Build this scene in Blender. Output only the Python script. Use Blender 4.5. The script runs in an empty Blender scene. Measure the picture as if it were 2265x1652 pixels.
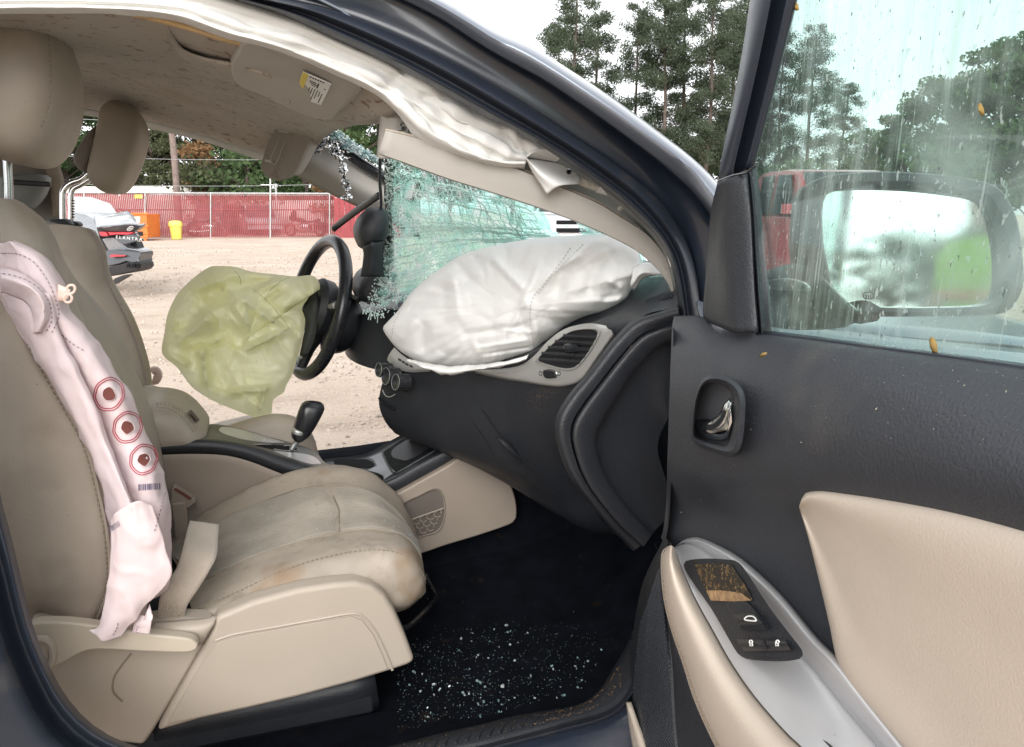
import bpy, bmesh, math, random
import numpy as np
from mathutils import Vector
from mathutils.bvhtree import BVHTree

sc = bpy.context.scene
R = math.radians
rng = np.random.default_rng(7)
random.seed(7)

# ------------------------------------------------------------------ camera
# car frame: x forward, y across the car away from the open door, z up
F, CX, CY = 1660.0, 1132.5, 826.0          # focal length and centre in 2265-wide picture units
YAW, PIT = R(18), R(12.17)
C = np.array([0.0, -1.0, 1.28])
cfw = np.array([math.sin(YAW)*math.cos(PIT), math.cos(YAW)*math.cos(PIT), -math.sin(PIT)])
crt = np.array([math.cos(YAW), -math.sin(YAW), 0.0])
cup = np.cross(crt, cfw)
cam_data = bpy.data.cameras.new('camera')
cam = bpy.data.objects.new('camera', cam_data)
sc.collection.objects.link(cam)
cam.location = C
cam.rotation_euler = (R(90) - PIT, 0, -YAW)
cam_data.sensor_width = 36
cam_data.lens = F/2265*36
cam_data.clip_start = 0.02
cam_data.clip_end = 2000
sc.camera = cam

# ------------------------------------------------------------------ sky, sun, exposure
world = bpy.data.worlds.new('World'); sc.world = world
world.use_nodes = True
wn, wl = world.node_tree.nodes, world.node_tree.links
wn.clear()
wo = wn.new('ShaderNodeOutputWorld'); wb = wn.new('ShaderNodeBackground')
sky = wn.new('ShaderNodeTexSky'); sky.sky_type = 'NISHITA'; sky.sun_disc = False
SUN_EL, SUN_AZ = R(31), R(200)             # azimuth: direction the light comes from, from +y towards +x
sky.sun_elevation = SUN_EL; sky.sun_rotation = SUN_AZ
sky.air_density = 1.0; sky.dust_density = 1.5; sky.ozone_density = 1.0
whs = wn.new('ShaderNodeHueSaturation'); whs.inputs['Saturation'].default_value = 0.16
wl.new(sky.outputs[0], whs.inputs['Color'])
# a thin, uneven overcast layer
wtc = wn.new('ShaderNodeTexCoord'); wno = wn.new('ShaderNodeTexNoise')
wno.inputs['Scale'].default_value = 2.2; wno.inputs['Detail'].default_value = 5
wl.new(wtc.outputs['Generated'], wno.inputs['Vector'])
wmr = wn.new('ShaderNodeMapRange')
for k, v in zip(('From Min', 'From Max', 'To Min', 'To Max'), (.3, .7, .92, 1.08)): wmr.inputs[k].default_value = v
wl.new(wno.outputs[0], wmr.inputs['Value'])
wmx = wn.new('ShaderNodeMixRGB'); wmx.blend_type = 'MULTIPLY'; wmx.inputs[0].default_value = 1
wov = wn.new('ShaderNodeMixRGB'); wov.inputs[0].default_value = .62; wov.inputs[2].default_value = (5.3, 5.35, 5.4, 1)   # even cloud cover over the clear sky
wl.new(whs.outputs[0], wov.inputs[1]); wl.new(wov.outputs[0], wmx.inputs[1]); wl.new(wmr.outputs[0], wmx.inputs[2])
wl.new(wmx.outputs[0], wb.inputs['Color'])
wb.inputs['Strength'].default_value = 0.15
wl.new(wb.outputs[0], wo.inputs[0])
sun_d = bpy.data.lights.new('sun', 'SUN'); sun = bpy.data.objects.new('sun', sun_d)
sc.collection.objects.link(sun)
sun_d.energy = 1.3; sun_d.angle = R(45); sun_d.color = (1, .97, .93)
sdir = Vector((math.sin(SUN_AZ)*math.cos(SUN_EL), math.cos(SUN_AZ)*math.cos(SUN_EL), math.sin(SUN_EL)))
sun.rotation_euler = (-sdir).to_track_quat('-Z', 'Y').to_euler()
vs = sc.view_settings
vs.view_transform = 'Standard'; vs.look = 'None'; vs.gamma = 1.0; vs.use_curve_mapping = False
vs.exposure = 1.12
sc.cycles.max_bounces = 10; sc.cycles.diffuse_bounces = 5; sc.cycles.transparent_max_bounces = 16
sc.cycles.use_denoising = True
sc.cycles.caustics_reflective = False; sc.cycles.caustics_refractive = False

# ------------------------------------------------------------------ picture rays -> places in the car
def ray(x, y): return cfw + crt*(x-CX)/F - cup*(y-CY)/F
def L(x, y, Y):                            # where the ray meets the lengthwise plane y = Y
    r = ray(x, y); return C + r*(Y-C[1])/r[1]
def H(x, y, Z):                            # ... the level z = Z
    r = ray(x, y); return C + r*(Z-C[2])/r[2]
def B(x, d, z=0.0):                        # column x at distance d from the camera, height z
    hf = np.array([math.sin(YAW), math.cos(YAW), 0])
    dd = d*math.cos(PIT) + (C[2]-z)*math.sin(PIT)
    p = C + hf*d + crt*dd*(x-CX)/F
    return np.array([p[0], p[1], z])
def BZ(x, y, d):                           # pixel at distance d
    r = ray(x, y); h = math.hypot(*[r[0]*math.sin(YAW)+r[1]*math.cos(YAW), 0]); return C + r*d/h
TH = R(80)                                 # the passenger door stands open this far
DH = np.array([.566, -.02, 0.0])
De = np.array([-math.cos(TH), -math.sin(TH), 0.0])
Dn = np.array([-math.sin(TH), math.cos(TH), 0.0])
def Dp(x, y, t=0.0):                       # ... the door's plane, t towards the cabin
    r = ray(x, y); k = ((DH-C) @ Dn + t)/(r @ Dn); return C + r*k
def Lr(row): return [L(*p) for p in row]
def Dr(row): return [Dp(*p) for p in row]
def zipY(row, Y): return [L(p[0], p[1], Y) for p in row]

# ------------------------------------------------------------------ numeric noise
def _h(ix, iy, iz, s):
    n = (ix*374761393 + iy*668265263 + iz*2147483647 + s*974634777) & 0xFFFFFFFF
    n = ((n ^ (n >> 13))*1274126177) & 0xFFFFFFFF
    return ((n ^ (n >> 16)) & 0xFFFF)/32767.5 - 1.0
def vnoise(P, s=0):
    P = np.asarray(P, float); i = np.floor(P).astype(np.int64); f = P - i; u = f*f*(3-2*f)
    r = 0
    for a in (0, 1):
        for b in (0, 1):
            for c in (0, 1):
                w = (u[..., 0] if a else 1-u[..., 0])*(u[..., 1] if b else 1-u[..., 1])*(u[..., 2] if c else 1-u[..., 2])
                r = r + w*_h(i[..., 0]+a, i[..., 1]+b, i[..., 2]+c, s)
    return r
def fbm(P, o=3, s=0):
    r = 0; a = 1.0
    for k in range(o): r = r + a*vnoise(np.asarray(P)*2.0**k, s+k); a *= .5
    return r
def voro(P2, n, box, s=0):
    g = np.random.default_rng(s); S = np.c_[g.uniform(box[0], box[2], n), g.uniform(box[1], box[3], n)]
    d = np.sort(np.linalg.norm(P2[..., None, :]-S, axis=-1), axis=-1)
    return d[..., 0], d[..., 1]

# ------------------------------------------------------------------ mesh helpers
col = sc.collection
ORG = {}
GEO = {}
def mk(name, V, Fc, mat, parent=None, smooth=True, sharp=40, solid=0, off=-1, bevel=0, bseg=2, sub=0, kind=None):
    V = np.asarray(V, float); V0 = V
    if parent is not None: V = V - ORG.get(parent.name, np.zeros(3))
    me = bpy.data.meshes.new(name); me.from_pydata(V.tolist(), [], [list(map(int, f)) for f in Fc]); me.update()
    if mat is not None: me.materials.append(mat)
    if smooth:
        me.shade_smooth(); me.set_sharp_from_angle(angle=R(sharp))
    o = bpy.data.objects.new(name, me); col.objects.link(o)
    if parent is not None: o.parent = parent
    GEO[o.name] = (V0, Fc)
    if sub: m = o.modifiers.new('sub', 'SUBSURF'); m.levels = m.render_levels = sub
    if solid: m = o.modifiers.new('solid', 'SOLIDIFY'); m.thickness = solid; m.offset = off
    if bevel:
        m = o.modifiers.new('bevel', 'BEVEL'); m.width = bevel; m.segments = bseg; m.limit_method = 'ANGLE'; m.angle_limit = R(35)
        m.harden_normals = True
    if kind: o['kind'] = kind
    return o
def empty(name, parent=None, loc=(0, 0, 0)):
    o = bpy.data.objects.new(name, None); col.objects.link(o); o.empty_display_size = .1
    loc = np.array(loc, float)
    if parent is not None: o.parent = parent; o.location = loc - ORG.get(parent.name, np.zeros(3))
    else: o.location = loc
    ORG[o.name] = loc
    return o
def tag(o, label=None, cat=None, group=None, kind=None):
    if label: o['label'] = label
    if cat: o['category'] = cat
    if group: o['group'] = group
    if kind: o['kind'] = kind
    return o
def cr(pts, n, closed=False):
    """Catmull-Rom through pts, n points evenly by length"""
    P = np.asarray(pts, float)
    if len(P) == 2: return P[0] + np.linspace(0, 1, n)[:, None]*(P[1]-P[0])
    Q = np.vstack([P[-1], P, P[0], P[1]]) if closed else np.vstack([2*P[0]-P[1], P, 2*P[-1]-P[-2]])
    seg = len(P) if closed else len(P)-1
    out = []
    for i in range(seg):
        p0, p1, p2, p3 = Q[i:i+4]
        t = np.linspace(0, 1, 17)[:-1, None]
        out.append(.5*((2*p1) + (-p0+p2)*t + (2*p0-5*p1+4*p2-p3)*t*t + (-p0+3*p1-3*p2+p3)*t**3))
    A = np.vstack(out + [P[:1] if closed else P[-1:]])
    d = np.r_[0, np.cumsum(np.linalg.norm(np.diff(A, axis=0), axis=1))]
    s = np.linspace(0, d[-1], n+1)[:-1] if closed else np.linspace(0, d[-1], n)
    return np.stack([np.interp(s, d, A[:, k]) for k in range(A.shape[1])], 1)
def poly(pts, n):
    P = np.asarray(pts, float); d = np.r_[0, np.cumsum(np.linalg.norm(np.diff(P, axis=0), axis=1))]
    s = np.linspace(0, d[-1], n); return np.stack([np.interp(s, d, P[:, k]) for k in range(P.shape[1])], 1)
def grid(rows, n=28, k=6, lin=False):
    Rw = [cr(r, n) for r in rows]; G = np.array(Rw)
    if len(Rw) == 2 or lin:
        out = []
        for i in range(len(Rw)-1):
            for t in np.linspace(0, 1, k+1)[:-1]: out.append(G[i]*(1-t)+G[i+1]*t)
        return np.array(out+[G[-1]])
    Q = np.concatenate([[2*G[0]-G[1]], G, [2*G[-1]-G[-2]]]); out = []
    for i in range(len(G)-1):
        p0, p1, p2, p3 = Q[i:i+4]
        for t in np.linspace(0, 1, k+1)[:-1]:
            out.append(.5*((2*p1)+(-p0+p2)*t+(2*p0-5*p1+4*p2-p3)*t*t+(-p0+3*p1-3*p2+p3)*t**3))
    return np.array(out+[G[-1]])
def gfaces(m, n, closed=False):
    f = []
    for i in range(m-1):
        for j in range(n if closed else n-1):
            a = i*n+j; b = i*n+(j+1) % n; f.append((a, b, b+n, a+n))
    return f
def gnormals(G):
    du = np.gradient(G, axis=1); dv = np.gradient(G, axis=0); N = np.cross(du, dv)
    return N/np.maximum(np.linalg.norm(N, axis=-1, keepdims=True), 1e-9)
def facing(G):
    """normals of a grid, turned to the camera side"""
    N = gnormals(G); s = np.sign(np.sum(N*(C-G), axis=-1).mean()) or 1.0
    return N*s, s
def surf(name, rows, mat, parent, n=28, k=6, lin=False, solid=0, disp=None, sharp=60, kind=None):
    G = grid(rows, n, k, lin)
    N, s = facing(G)
    if disp is not None: G = G + N*disp(G)[..., None]
    m, nn = G.shape[:2]
    fc = gfaces(m, nn)
    if s < 0: fc = [f[::-1] for f in fc]
    return mk(name, G.reshape(-1, 3), fc, mat, parent, sharp=sharp, solid=solid, kind=kind)
def loftrings(name, rings, mat, parent, caps=True, **kw):
    G = np.array(rings); m, n = G.shape[:2]
    fc = gfaces(m, n, True)
    if caps: fc += [tuple(range(n))[::-1], tuple((m-1)*n+j for j in range(n))]
    return mk(name, G.reshape(-1, 3), fc, mat, parent, **kw)
def pix(G):
    d = np.asarray(G)-C; z = d @ cfw; return np.stack([CX+F*(d @ crt)/z, CY-F*(d @ cup)/z], -1)
def frames(P):
    T = np.gradient(P, axis=0); T /= np.maximum(np.linalg.norm(T, axis=1, keepdims=True), 1e-9)
    u = np.cross(T[0], [0, 0, 1.0]);
    if np.linalg.norm(u) < .1: u = np.cross(T[0], [1.0, 0, 0])
    U = []
    for t in T:
        u = u - t*(u @ t); u /= np.linalg.norm(u); U.append(u)
    U = np.array(U); return T, U, np.cross(T, U)
def tube(name, path, r, mat, parent, seg=10, n=None, closed=False, rx=1.0, **kw):
    P = np.asarray(path, float)
    if n: P = cr(P, n, closed)
    T, U, W = frames(P)
    if closed:
        T = np.roll(P, -1, 0)-np.roll(P, 1, 0); T /= np.linalg.norm(T, axis=1, keepdims=True)
        c = P.mean(0); U = P-c; U -= T*np.sum(U*T, 1, keepdims=True); U /= np.linalg.norm(U, axis=1, keepdims=True); W = np.cross(T, U)
    r = np.atleast_1d(np.asarray(r, float)); r = np.interp(np.linspace(0, 1, len(P)), np.linspace(0, 1, len(r)), r)
    a = np.linspace(0, 2*math.pi, seg, endpoint=False)
    G = P[:, None]+(np.cos(a)[None, :, None]*U[:, None]*rx+np.sin(a)[None, :, None]*W[:, None])*r[:, None, None]
    m, nn = G.shape[:2]; fc = gfaces(m, nn, True)
    if closed: fc += [((m-1)*nn+j, (m-1)*nn+(j+1) % nn, (j+1) % nn, j) for j in range(nn)]
    else: fc += [tuple(range(nn))[::-1], tuple((m-1)*nn+j for j in range(nn))]
    return mk(name, G.reshape(-1, 3), fc, mat, parent, **kw)
def plate(name, outline, vec, mat, parent, smoothn=0, bevel=0, **kw):
    """an outline in space given thickness by vec"""
    P = cr(outline, smoothn, True) if smoothn else np.asarray(outline, float)
    n = len(P); vec = np.asarray(vec, float)
    V = np.vstack([P, P+vec])
    nrm = np.zeros(3)
    for i in range(n): nrm += np.cross(P[i], P[(i+1) % n])
    fl = nrm @ vec > 0
    f0, f1 = tuple(range(n)), tuple(range(n, 2*n))
    fc = [f0[::-1], f1] if fl else [f0, f1[::-1]]
    for i in range(n):
        j = (i+1) % n; q = (i, j, j+n, i+n); fc.append(q if fl else q[::-1])
    return mk(name, V, fc, mat, parent, bevel=bevel, **kw)
def puff(name, outline, Y0, Y1, mat, parent, n=40, m=14, p=3.0, tilt=0.0, yref=None, disp=None, **kw):
    """a soft body: side outline (picture units, at the middle), rounded off towards both sides"""
    Ym = (Y0+Y1)/2 if yref is None else yref
    O = cr([L(x, y, Ym) for x, y in outline], n, True); c = O.mean(0)
    rings = []
    for t in np.sin(np.linspace(-math.pi/2, math.pi/2, m)):
        t = max(min(t, .9995), -.9995)
        s = (1-abs(t)**p)**(1/p)
        q = c+(O-c)*s; q[:, 1] = Ym+(Y1-Y0)/2*t; q[:, 0] += tilt*t
        rings.append(q)
    G = np.array(rings)
    if disp is not None: G = G+disp(G)
    return loftrings(name, G, mat, parent, **kw)
def box(name, c, s, mat, parent, rz=0, bevel=0, ry=0, rx=0, **kw):
    V = np.array([[x, y, z] for x in (-.5, .5) for y in (-.5, .5) for z in (-.5, .5)])*np.array(s)
    cz, sz = math.cos(rz), math.sin(rz); cy, sy = math.cos(ry), math.sin(ry); cx_, sx_ = math.cos(rx), math.sin(rx)
    Mx = np.array([[1, 0, 0], [0, cx_, -sx_], [0, sx_, cx_]]); My = np.array([[cy, 0, sy], [0, 1, 0], [-sy, 0, cy]]); Mz = np.array([[cz, -sz, 0], [sz, cz, 0], [0, 0, 1]])
    V = V @ (Mz @ My @ Mx).T + np.array(c)
    fc = [(0, 1, 3, 2), (4, 6, 7, 5), (0, 4, 5, 1), (2, 3, 7, 6), (0, 2, 6, 4), (1, 5, 7, 3)]
    return mk(name, V, fc, mat, parent, bevel=bevel, smooth=bool(bevel), **kw)
class Bag:
    """collects loose pieces that become one mesh"""
    def __init__(s): s.V = []; s.F = []; s.n = 0
    def add(s, V, Fc):
        s.V.append(np.asarray(V, float)); s.F += [tuple(i+s.n for i in f) for f in Fc]; s.n += len(V)
    def box(s, c, sz, ax=None):
        A = np.eye(3) if ax is None else np.asarray(ax)
        V = np.array([[x, y, z] for x in (-.5, .5) for y in (-.5, .5) for z in (-.5, .5)])*np.array(sz)
        s.add(V @ A + np.array(c), [(0, 1, 3, 2), (4, 6, 7, 5), (0, 4, 5, 1), (2, 3, 7, 6), (0, 2, 6, 4), (1, 5, 7, 3)])
    def bar(s, a, b, w, h=None, up=(0, 0, 1.0)):
        a, b = np.asarray(a, float), np.asarray(b, float); t = b-a; l = np.linalg.norm(t); t = t/l
        u = np.cross(up, t);
        if np.linalg.norm(u) < 1e-3: u = np.cross((1.0, 0, 0), t)
        u /= np.linalg.norm(u); v = np.cross(t, u)
        s.box((a+b)/2, (l, w, h or w), np.array([t, u, v]))
    def build(s, name, mat, parent, smooth=False, **kw):
        return mk(name, np.vstack(s.V), s.F, mat, parent, smooth=smooth, **kw)
def onto(objs):
    """returns f(x, y, lift): the point where the picture ray first meets the given objects"""
    V, Fc, n = [], [], 0
    for o in objs:
        v, f = GEO[o.name]; V.append(v); Fc += [tuple(int(i)+n for i in q) for q in f]; n += len(v)
    bv = BVHTree.FromPolygons([Vector(v) for v in np.vstack(V)], Fc); last = [1.2]
    def f(x, y, lift=.0015):
        r = ray(x, y); r = r/np.linalg.norm(r); h = bv.ray_cast(Vector(C), Vector(r))
        if h[0] is not None: last[0] = h[3]
        return C+r*(last[0]-lift)
    return f
def patch(name, top, bot, f, lift, mat, parent, n=24, m=8, **kw):
    """a thin skin laid on a surface between two traced edges"""
    A, Bq = cr(np.array(top, float), n), cr(np.array(bot, float), n)
    G = np.array([[f(*(A[j]*(1-t)+Bq[j]*t), lift) for j in range(n)] for t in np.linspace(0, 1, m)])
    N, s = facing(G); fc = gfaces(m, n)
    return mk(name, G.reshape(-1, 3), fc if s > 0 else [q[::-1] for q in fc], mat, parent, **kw)
def stitch(name, path, mat, parent, dash=.005, gap=.003, w=.0012, lift=.001):
    P = np.asarray(path, float); d = np.r_[0, np.cumsum(np.linalg.norm(np.diff(P, axis=0), axis=1))]
    g = Bag(); s = 0
    at = lambda q: np.array([np.interp(q, d, P[:, k]) for k in range(3)])
    while s+dash < d[-1]:
        a, b = at(s), at(s+dash); v = (C-a); v /= np.linalg.norm(v)
        g.bar(a+v*lift, b+v*lift, w); s += dash+gap
    return g.build(name, mat, parent)

# ------------------------------------------------------------------ materials
def lin(c):
    c = np.asarray(c[:3], float)/255.0
    return tuple(np.where(c <= .04045, c/12.92, ((c+.055)/1.055)**2.4))+(1.0,)
def rgba(c): return tuple(c)+(1.0,) if len(c) == 3 else tuple(c)
class NT:
    def __init__(s, name):
        s.m = bpy.data.materials.new(name); s.m.use_nodes = True; s.t = s.m.node_tree; s.t.nodes.clear()
        s.out = s.n('ShaderNodeOutputMaterial'); s.tc = s.n('ShaderNodeTexCoord'); s.co = s.tc.outputs['Object']
    def n(s, t, **kw):
        o = s.t.nodes.new(t)
        for k, v in kw.items(): setattr(o, k, v)
        return o
    def l(s, a, b): s.t.links.new(a, b)
    def noise(s, scale, detail=4, rough=.55, co=None, dist=0, stretch=None):
        o = s.n('ShaderNodeTexNoise'); o.inputs['Scale'].default_value = scale; o.inputs['Detail'].default_value = detail
        o.inputs['Roughness'].default_value = rough; o.inputs['Distortion'].default_value = dist
        src = co or s.co
        if stretch is not None:
            mp = s.n('ShaderNodeMapping'); mp.inputs['Scale'].default_value = stretch; s.l(src, mp.inputs[0]); src = mp.outputs[0]
        s.l(src, o.inputs['Vector']); return o.outputs[0]
    def ramp(s, v, a, b, lo=0., hi=1.):
        o = s.n('ShaderNodeMapRange'); o.inputs['From Min'].default_value = a; o.inputs['From Max'].default_value = b
        o.inputs['To Min'].default_value = lo; o.inputs['To Max'].default_value = hi; s.l(v, o.inputs['Value']); return o.outputs[0]
    def mix(s, f, a, b, mode='MIX'):
        o = s.n('ShaderNodeMixRGB'); o.blend_type = mode
        for k, v in ((0, f), (1, a), (2, b)):
            if hasattr(v, 'links') or hasattr(v, 'is_linked'): s.l(v, o.inputs[k])
            elif k == 0: o.inputs[0].default_value = v
            else: o.inputs[k].default_value = rgba(v)
        return o.outputs[0]
    def math(s, op, a, b=0.):
        o = s.n('ShaderNodeMath'); o.operation = op
        for k, v in ((0, a), (1, b)):
            if hasattr(v, 'is_linked'): s.l(v, o.inputs[k])
            else: o.inputs[k].default_value = v
        return o.outputs[0]
    def bump(s, h, strength, dist=.01, nrm=None):
        o = s.n('ShaderNodeBump'); o.inputs['Strength'].default_value = strength; o.inputs['Distance'].default_value = dist
        s.l(h, o.inputs['Height'])
        if nrm is not None: s.l(nrm, o.inputs['Normal'])
        return o.outputs[0]
def M(name, c, rough=.5, metal=0., var=.12, vsc=7., bump=0., bsc=250., specks=(), coat=0., sheen=0., trans=None, spec=.5, wear=0., bdist=.002):
    """a principled surface: colour with slow variation, fine relief, and specks or stains (colour, scale, threshold, softness, strength)"""
    t = NT(name); b = t.n('ShaderNodeBsdfPrincipled')
    c = np.asarray(c[:3], float)
    k = t.mix(t.ramp(t.noise(vsc, 6), .3, .7), tuple(c*(1-var)), tuple(np.minimum(c*(1+var), .9)))
    for sp in specks:
        scol, ssc, thr, soft, amt = sp[:5]
        f = t.ramp(t.noise(ssc, sp[5] if len(sp) > 5 else 3, .6, stretch=sp[6] if len(sp) > 6 else None), thr, thr+soft, 0, amt)
        k = t.mix(f, k, scol)
    t.l(k, b.inputs['Base Color'])
    r = t.ramp(t.noise(vsc*2.3, 5), .25, .75, max(rough-.08-wear, .02), min(rough+.08+wear, 1))
    t.l(r, b.inputs['Roughness'])
    b.inputs['Metallic'].default_value = metal; b.inputs['Coat Weight'].default_value = coat; b.inputs['Coat Roughness'].default_value = .12
    b.inputs['Specular IOR Level'].default_value = spec
    if sheen: b.inputs['Sheen Weight'].default_value = sheen
    if bump: t.l(t.bump(t.noise(bsc, 2, .5), bump, bdist), b.inputs['Normal'])
    sh = b.outputs[0]
    if trans:
        tr = t.n('ShaderNodeBsdfTranslucent'); tr.inputs[0].default_value = rgba(trans[0]); ms = t.n('ShaderNodeMixShader'); ms.inputs[0].default_value = trans[1]
        t.l(sh, ms.inputs[1]); t.l(tr.outputs[0], ms.inputs[2]); sh = ms.outputs[0]
    t.l(sh, t.out.inputs[0])
    return t.m

dust = (.32, .30, .27)
MAT = dict(
    vinyl=M('beige_vinyl', (.395, .34, .282), .52, var=.07, vsc=9, bump=.25, bsc=420, specks=[((.20, .16, .115), 5, .56, .16, .45), ((.26, .17, .09), 3.2, .60, .12, .3), ((.10, .08, .06), 110, .70, .03, .6)]),
    vinyl_light=M('pale_vinyl', (.55, .472, .392), .45, var=.05, vsc=6, bump=.2, bsc=500, specks=[((.3, .2, .12), 30, .74, .04, .5)]),
    cloth=M('ribbed_seat_cloth', (.265, .236, .198), .85, var=.22, vsc=10, bump=.3, bsc=600, sheen=.2, specks=[((.2, .16, .12), 14, .58, .15, .45), ((.6, .58, .52), 160, .735, .03, .7)]),
    plastic=M('beige_plastic', (.395, .34, .282), .5, var=.05, vsc=5, bump=.12, bsc=700, specks=[((.2, .15, .1), 60, .75, .04, .5)]),
    console_tan=M('taupe_plastic', (.29, .242, .20), .55, var=.06, vsc=5, bump=.12, bsc=700, specks=[((.15, .11, .08), 70, .74, .03, .5)]),
    greytrim=M('grey_beige_trim', (.40, .375, .34), .55, var=.04, vsc=4, bump=.15, bsc=700),
    headliner=M('headliner_felt', (.40, .36, .312), .95, var=.06, vsc=5, bump=.3, bsc=900, sheen=.1, specks=[((.24, .165, .11), 5, .50, .2, .5), ((.16, .08, .04), 45, .60, .05, .75), ((.08, .04, .025), 110, .68, .03, .85)]),
    edgefibre=M('tan_fibre_edge', (.52, .36, .19), .9, var=.2, vsc=40, bump=.5, bsc=300),
    black=M('black_grained_plastic', (.017, .019, .024), .45, var=.12, vsc=6, bump=.5, bsc=420, specks=[((.25, .24, .22), 260, .755, .03, .4), ((.07, .06, .05), 5, .60, .2, .25)]),
    blacksoft=M('black_soft_door_skin', (.037, .040, .048), .47, var=.10, vsc=4, bump=.45, bsc=380, specks=[((.35, .34, .32), 300, .75, .03, .4), ((.13, .115, .095), 6, .58, .18, .3), ((.16, .15, .13), 2.2, .56, .2, .22)]),
    blackshiny=M('black_smooth_plastic', (.018, .019, .022), .28, var=.1, specks=[((.4, .4, .4), 200, .75, .03, .5)]),
    rubber=M('door_seal_rubber', (.016, .021, .032), .40, var=.15, vsc=5, specks=[((.16, .16, .16), 180, .74, .03, .5), ((.09, .08, .07), 9, .58, .15, .4)]),
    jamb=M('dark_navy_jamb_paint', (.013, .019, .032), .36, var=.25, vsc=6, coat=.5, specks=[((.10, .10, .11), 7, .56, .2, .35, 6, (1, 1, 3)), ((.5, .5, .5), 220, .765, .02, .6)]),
    paint=M('slate_metallic_paint', (.20, .225, .27), .34, metal=.45, var=.08, vsc=5, coat=.8, specks=[((.3, .3, .31), 8, .60, .2, .25), ((.6, .6, .6), 260, .765, .02, .6)]),
    carpet=M('black_carpet', (.006, .0075, .012), .95, var=.35, vsc=18, bump=1.0, bsc=900, bdist=.004, spec=.08, specks=[((.05, .032, .018), 14, .63, .12, .5)]),
    silver=M('silver_painted_plastic', (.60, .60, .61), .33, metal=.5, var=.03, vsc=4, specks=[((.05, .045, .04), 75, .735, .02, .9)]),
    bezel=M('satin_bezel', (.50, .50, .48), .36, metal=.5, var=.04, vsc=5),
    chrome=M('chrome', (.75, .76, .77), .07, metal=1, var=.04),
    steel=M('steel_post', (.55, .57, .58), .22, metal=1, var=.1),
    bagwhite=M('white_airbag_nylon', (.86, .86, .845), .85, var=.03, vsc=8, bump=.12, bsc=1200, spec=.15, trans=((.9, .9, .87), .2), specks=[((.60, .57, .50), 5, .60, .2, .3)]),
    bagcurtain=M('curtain_airbag_nylon', (.88, .872, .85), .6, var=.03, vsc=6, bump=.1, bsc=1200, spec=.15, trans=((.85, .84, .8), .15)),
    bagyellow=M('yellow_airbag_nylon', (.95, .955, .69), .75, var=.05, vsc=6, bump=.15, bsc=1000, spec=.15, trans=((.99, .99, .72), .5), specks=[((.62, .60, .42), 9, .57, .15, .35), ((.25, .22, .16), 70, .70, .04, .5)]),
    bagpink=M('pink_airbag_nylon', (.80, .675, .68), .5, var=.03, vsc=7, bump=.1, bsc=1300, spec=.2, trans=((.88, .55, .5), .15), specks=[((.82, .74, .79), 6, .48, .2, .6)]),
    thread=M('dark_thread', (.30, .22, .26), .9), seam=M('olive_seam', (.42, .43, .28), .9), redthread=M('red_thread', (.45, .06, .09), .9), tanthread=M('tan_thread', (.24, .20, .15), .9),
    ink=M('black_ink', (.012, .012, .014), .8, spec=.1), vinyl_dirty=M('soiled_beige_vinyl', (.37, .318, .262), .55, var=.08, vsc=9, bump=.3, bsc=420, specks=[((.165, .14, .11), 4.5, .47, .20, .62), ((.25, .155, .08), 6.5, .57, .10, .6), ((.12, .10, .08), 16, .60, .10, .35), ((.07, .055, .045), 120, .69, .03, .7)]), white=M('white_print', (.78, .78, .76), .6), yellow=M('yellow_print', (.78, .62, .12), .6),  # the print black also paints the shade of the cup hollows
    belt=M('tan_webbing', (.40, .34, .28), .6, var=.08, vsc=20, bump=.6, bsc=900, sheen=.3),
    foil=M('crumpled_foil', (.85, .86, .87), .16, metal=1, var=.05),
    mirror=M('mirror_glass', (.86, .9, .9), .015, metal=1, var=.01),
    hole=M('dark_red_hole', (.16, .05, .04), .9), dirt=M('rust_dirt', (.26, .16, .08), .95, var=.5, vsc=90, bump=.8, bsc=300),
    crack=M('pale_crack', (.80, .92, .89), .4, var=.1, trans=((.85, .97, .94), .55)),
    braid=M('grey_braid', (.48, .46, .41), .9, var=.25, vsc=160, bump=.8, bsc=500),
    pillar_metal=M('grey_green_primer', (.25, .27, .26), .5, var=.08),
)

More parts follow.
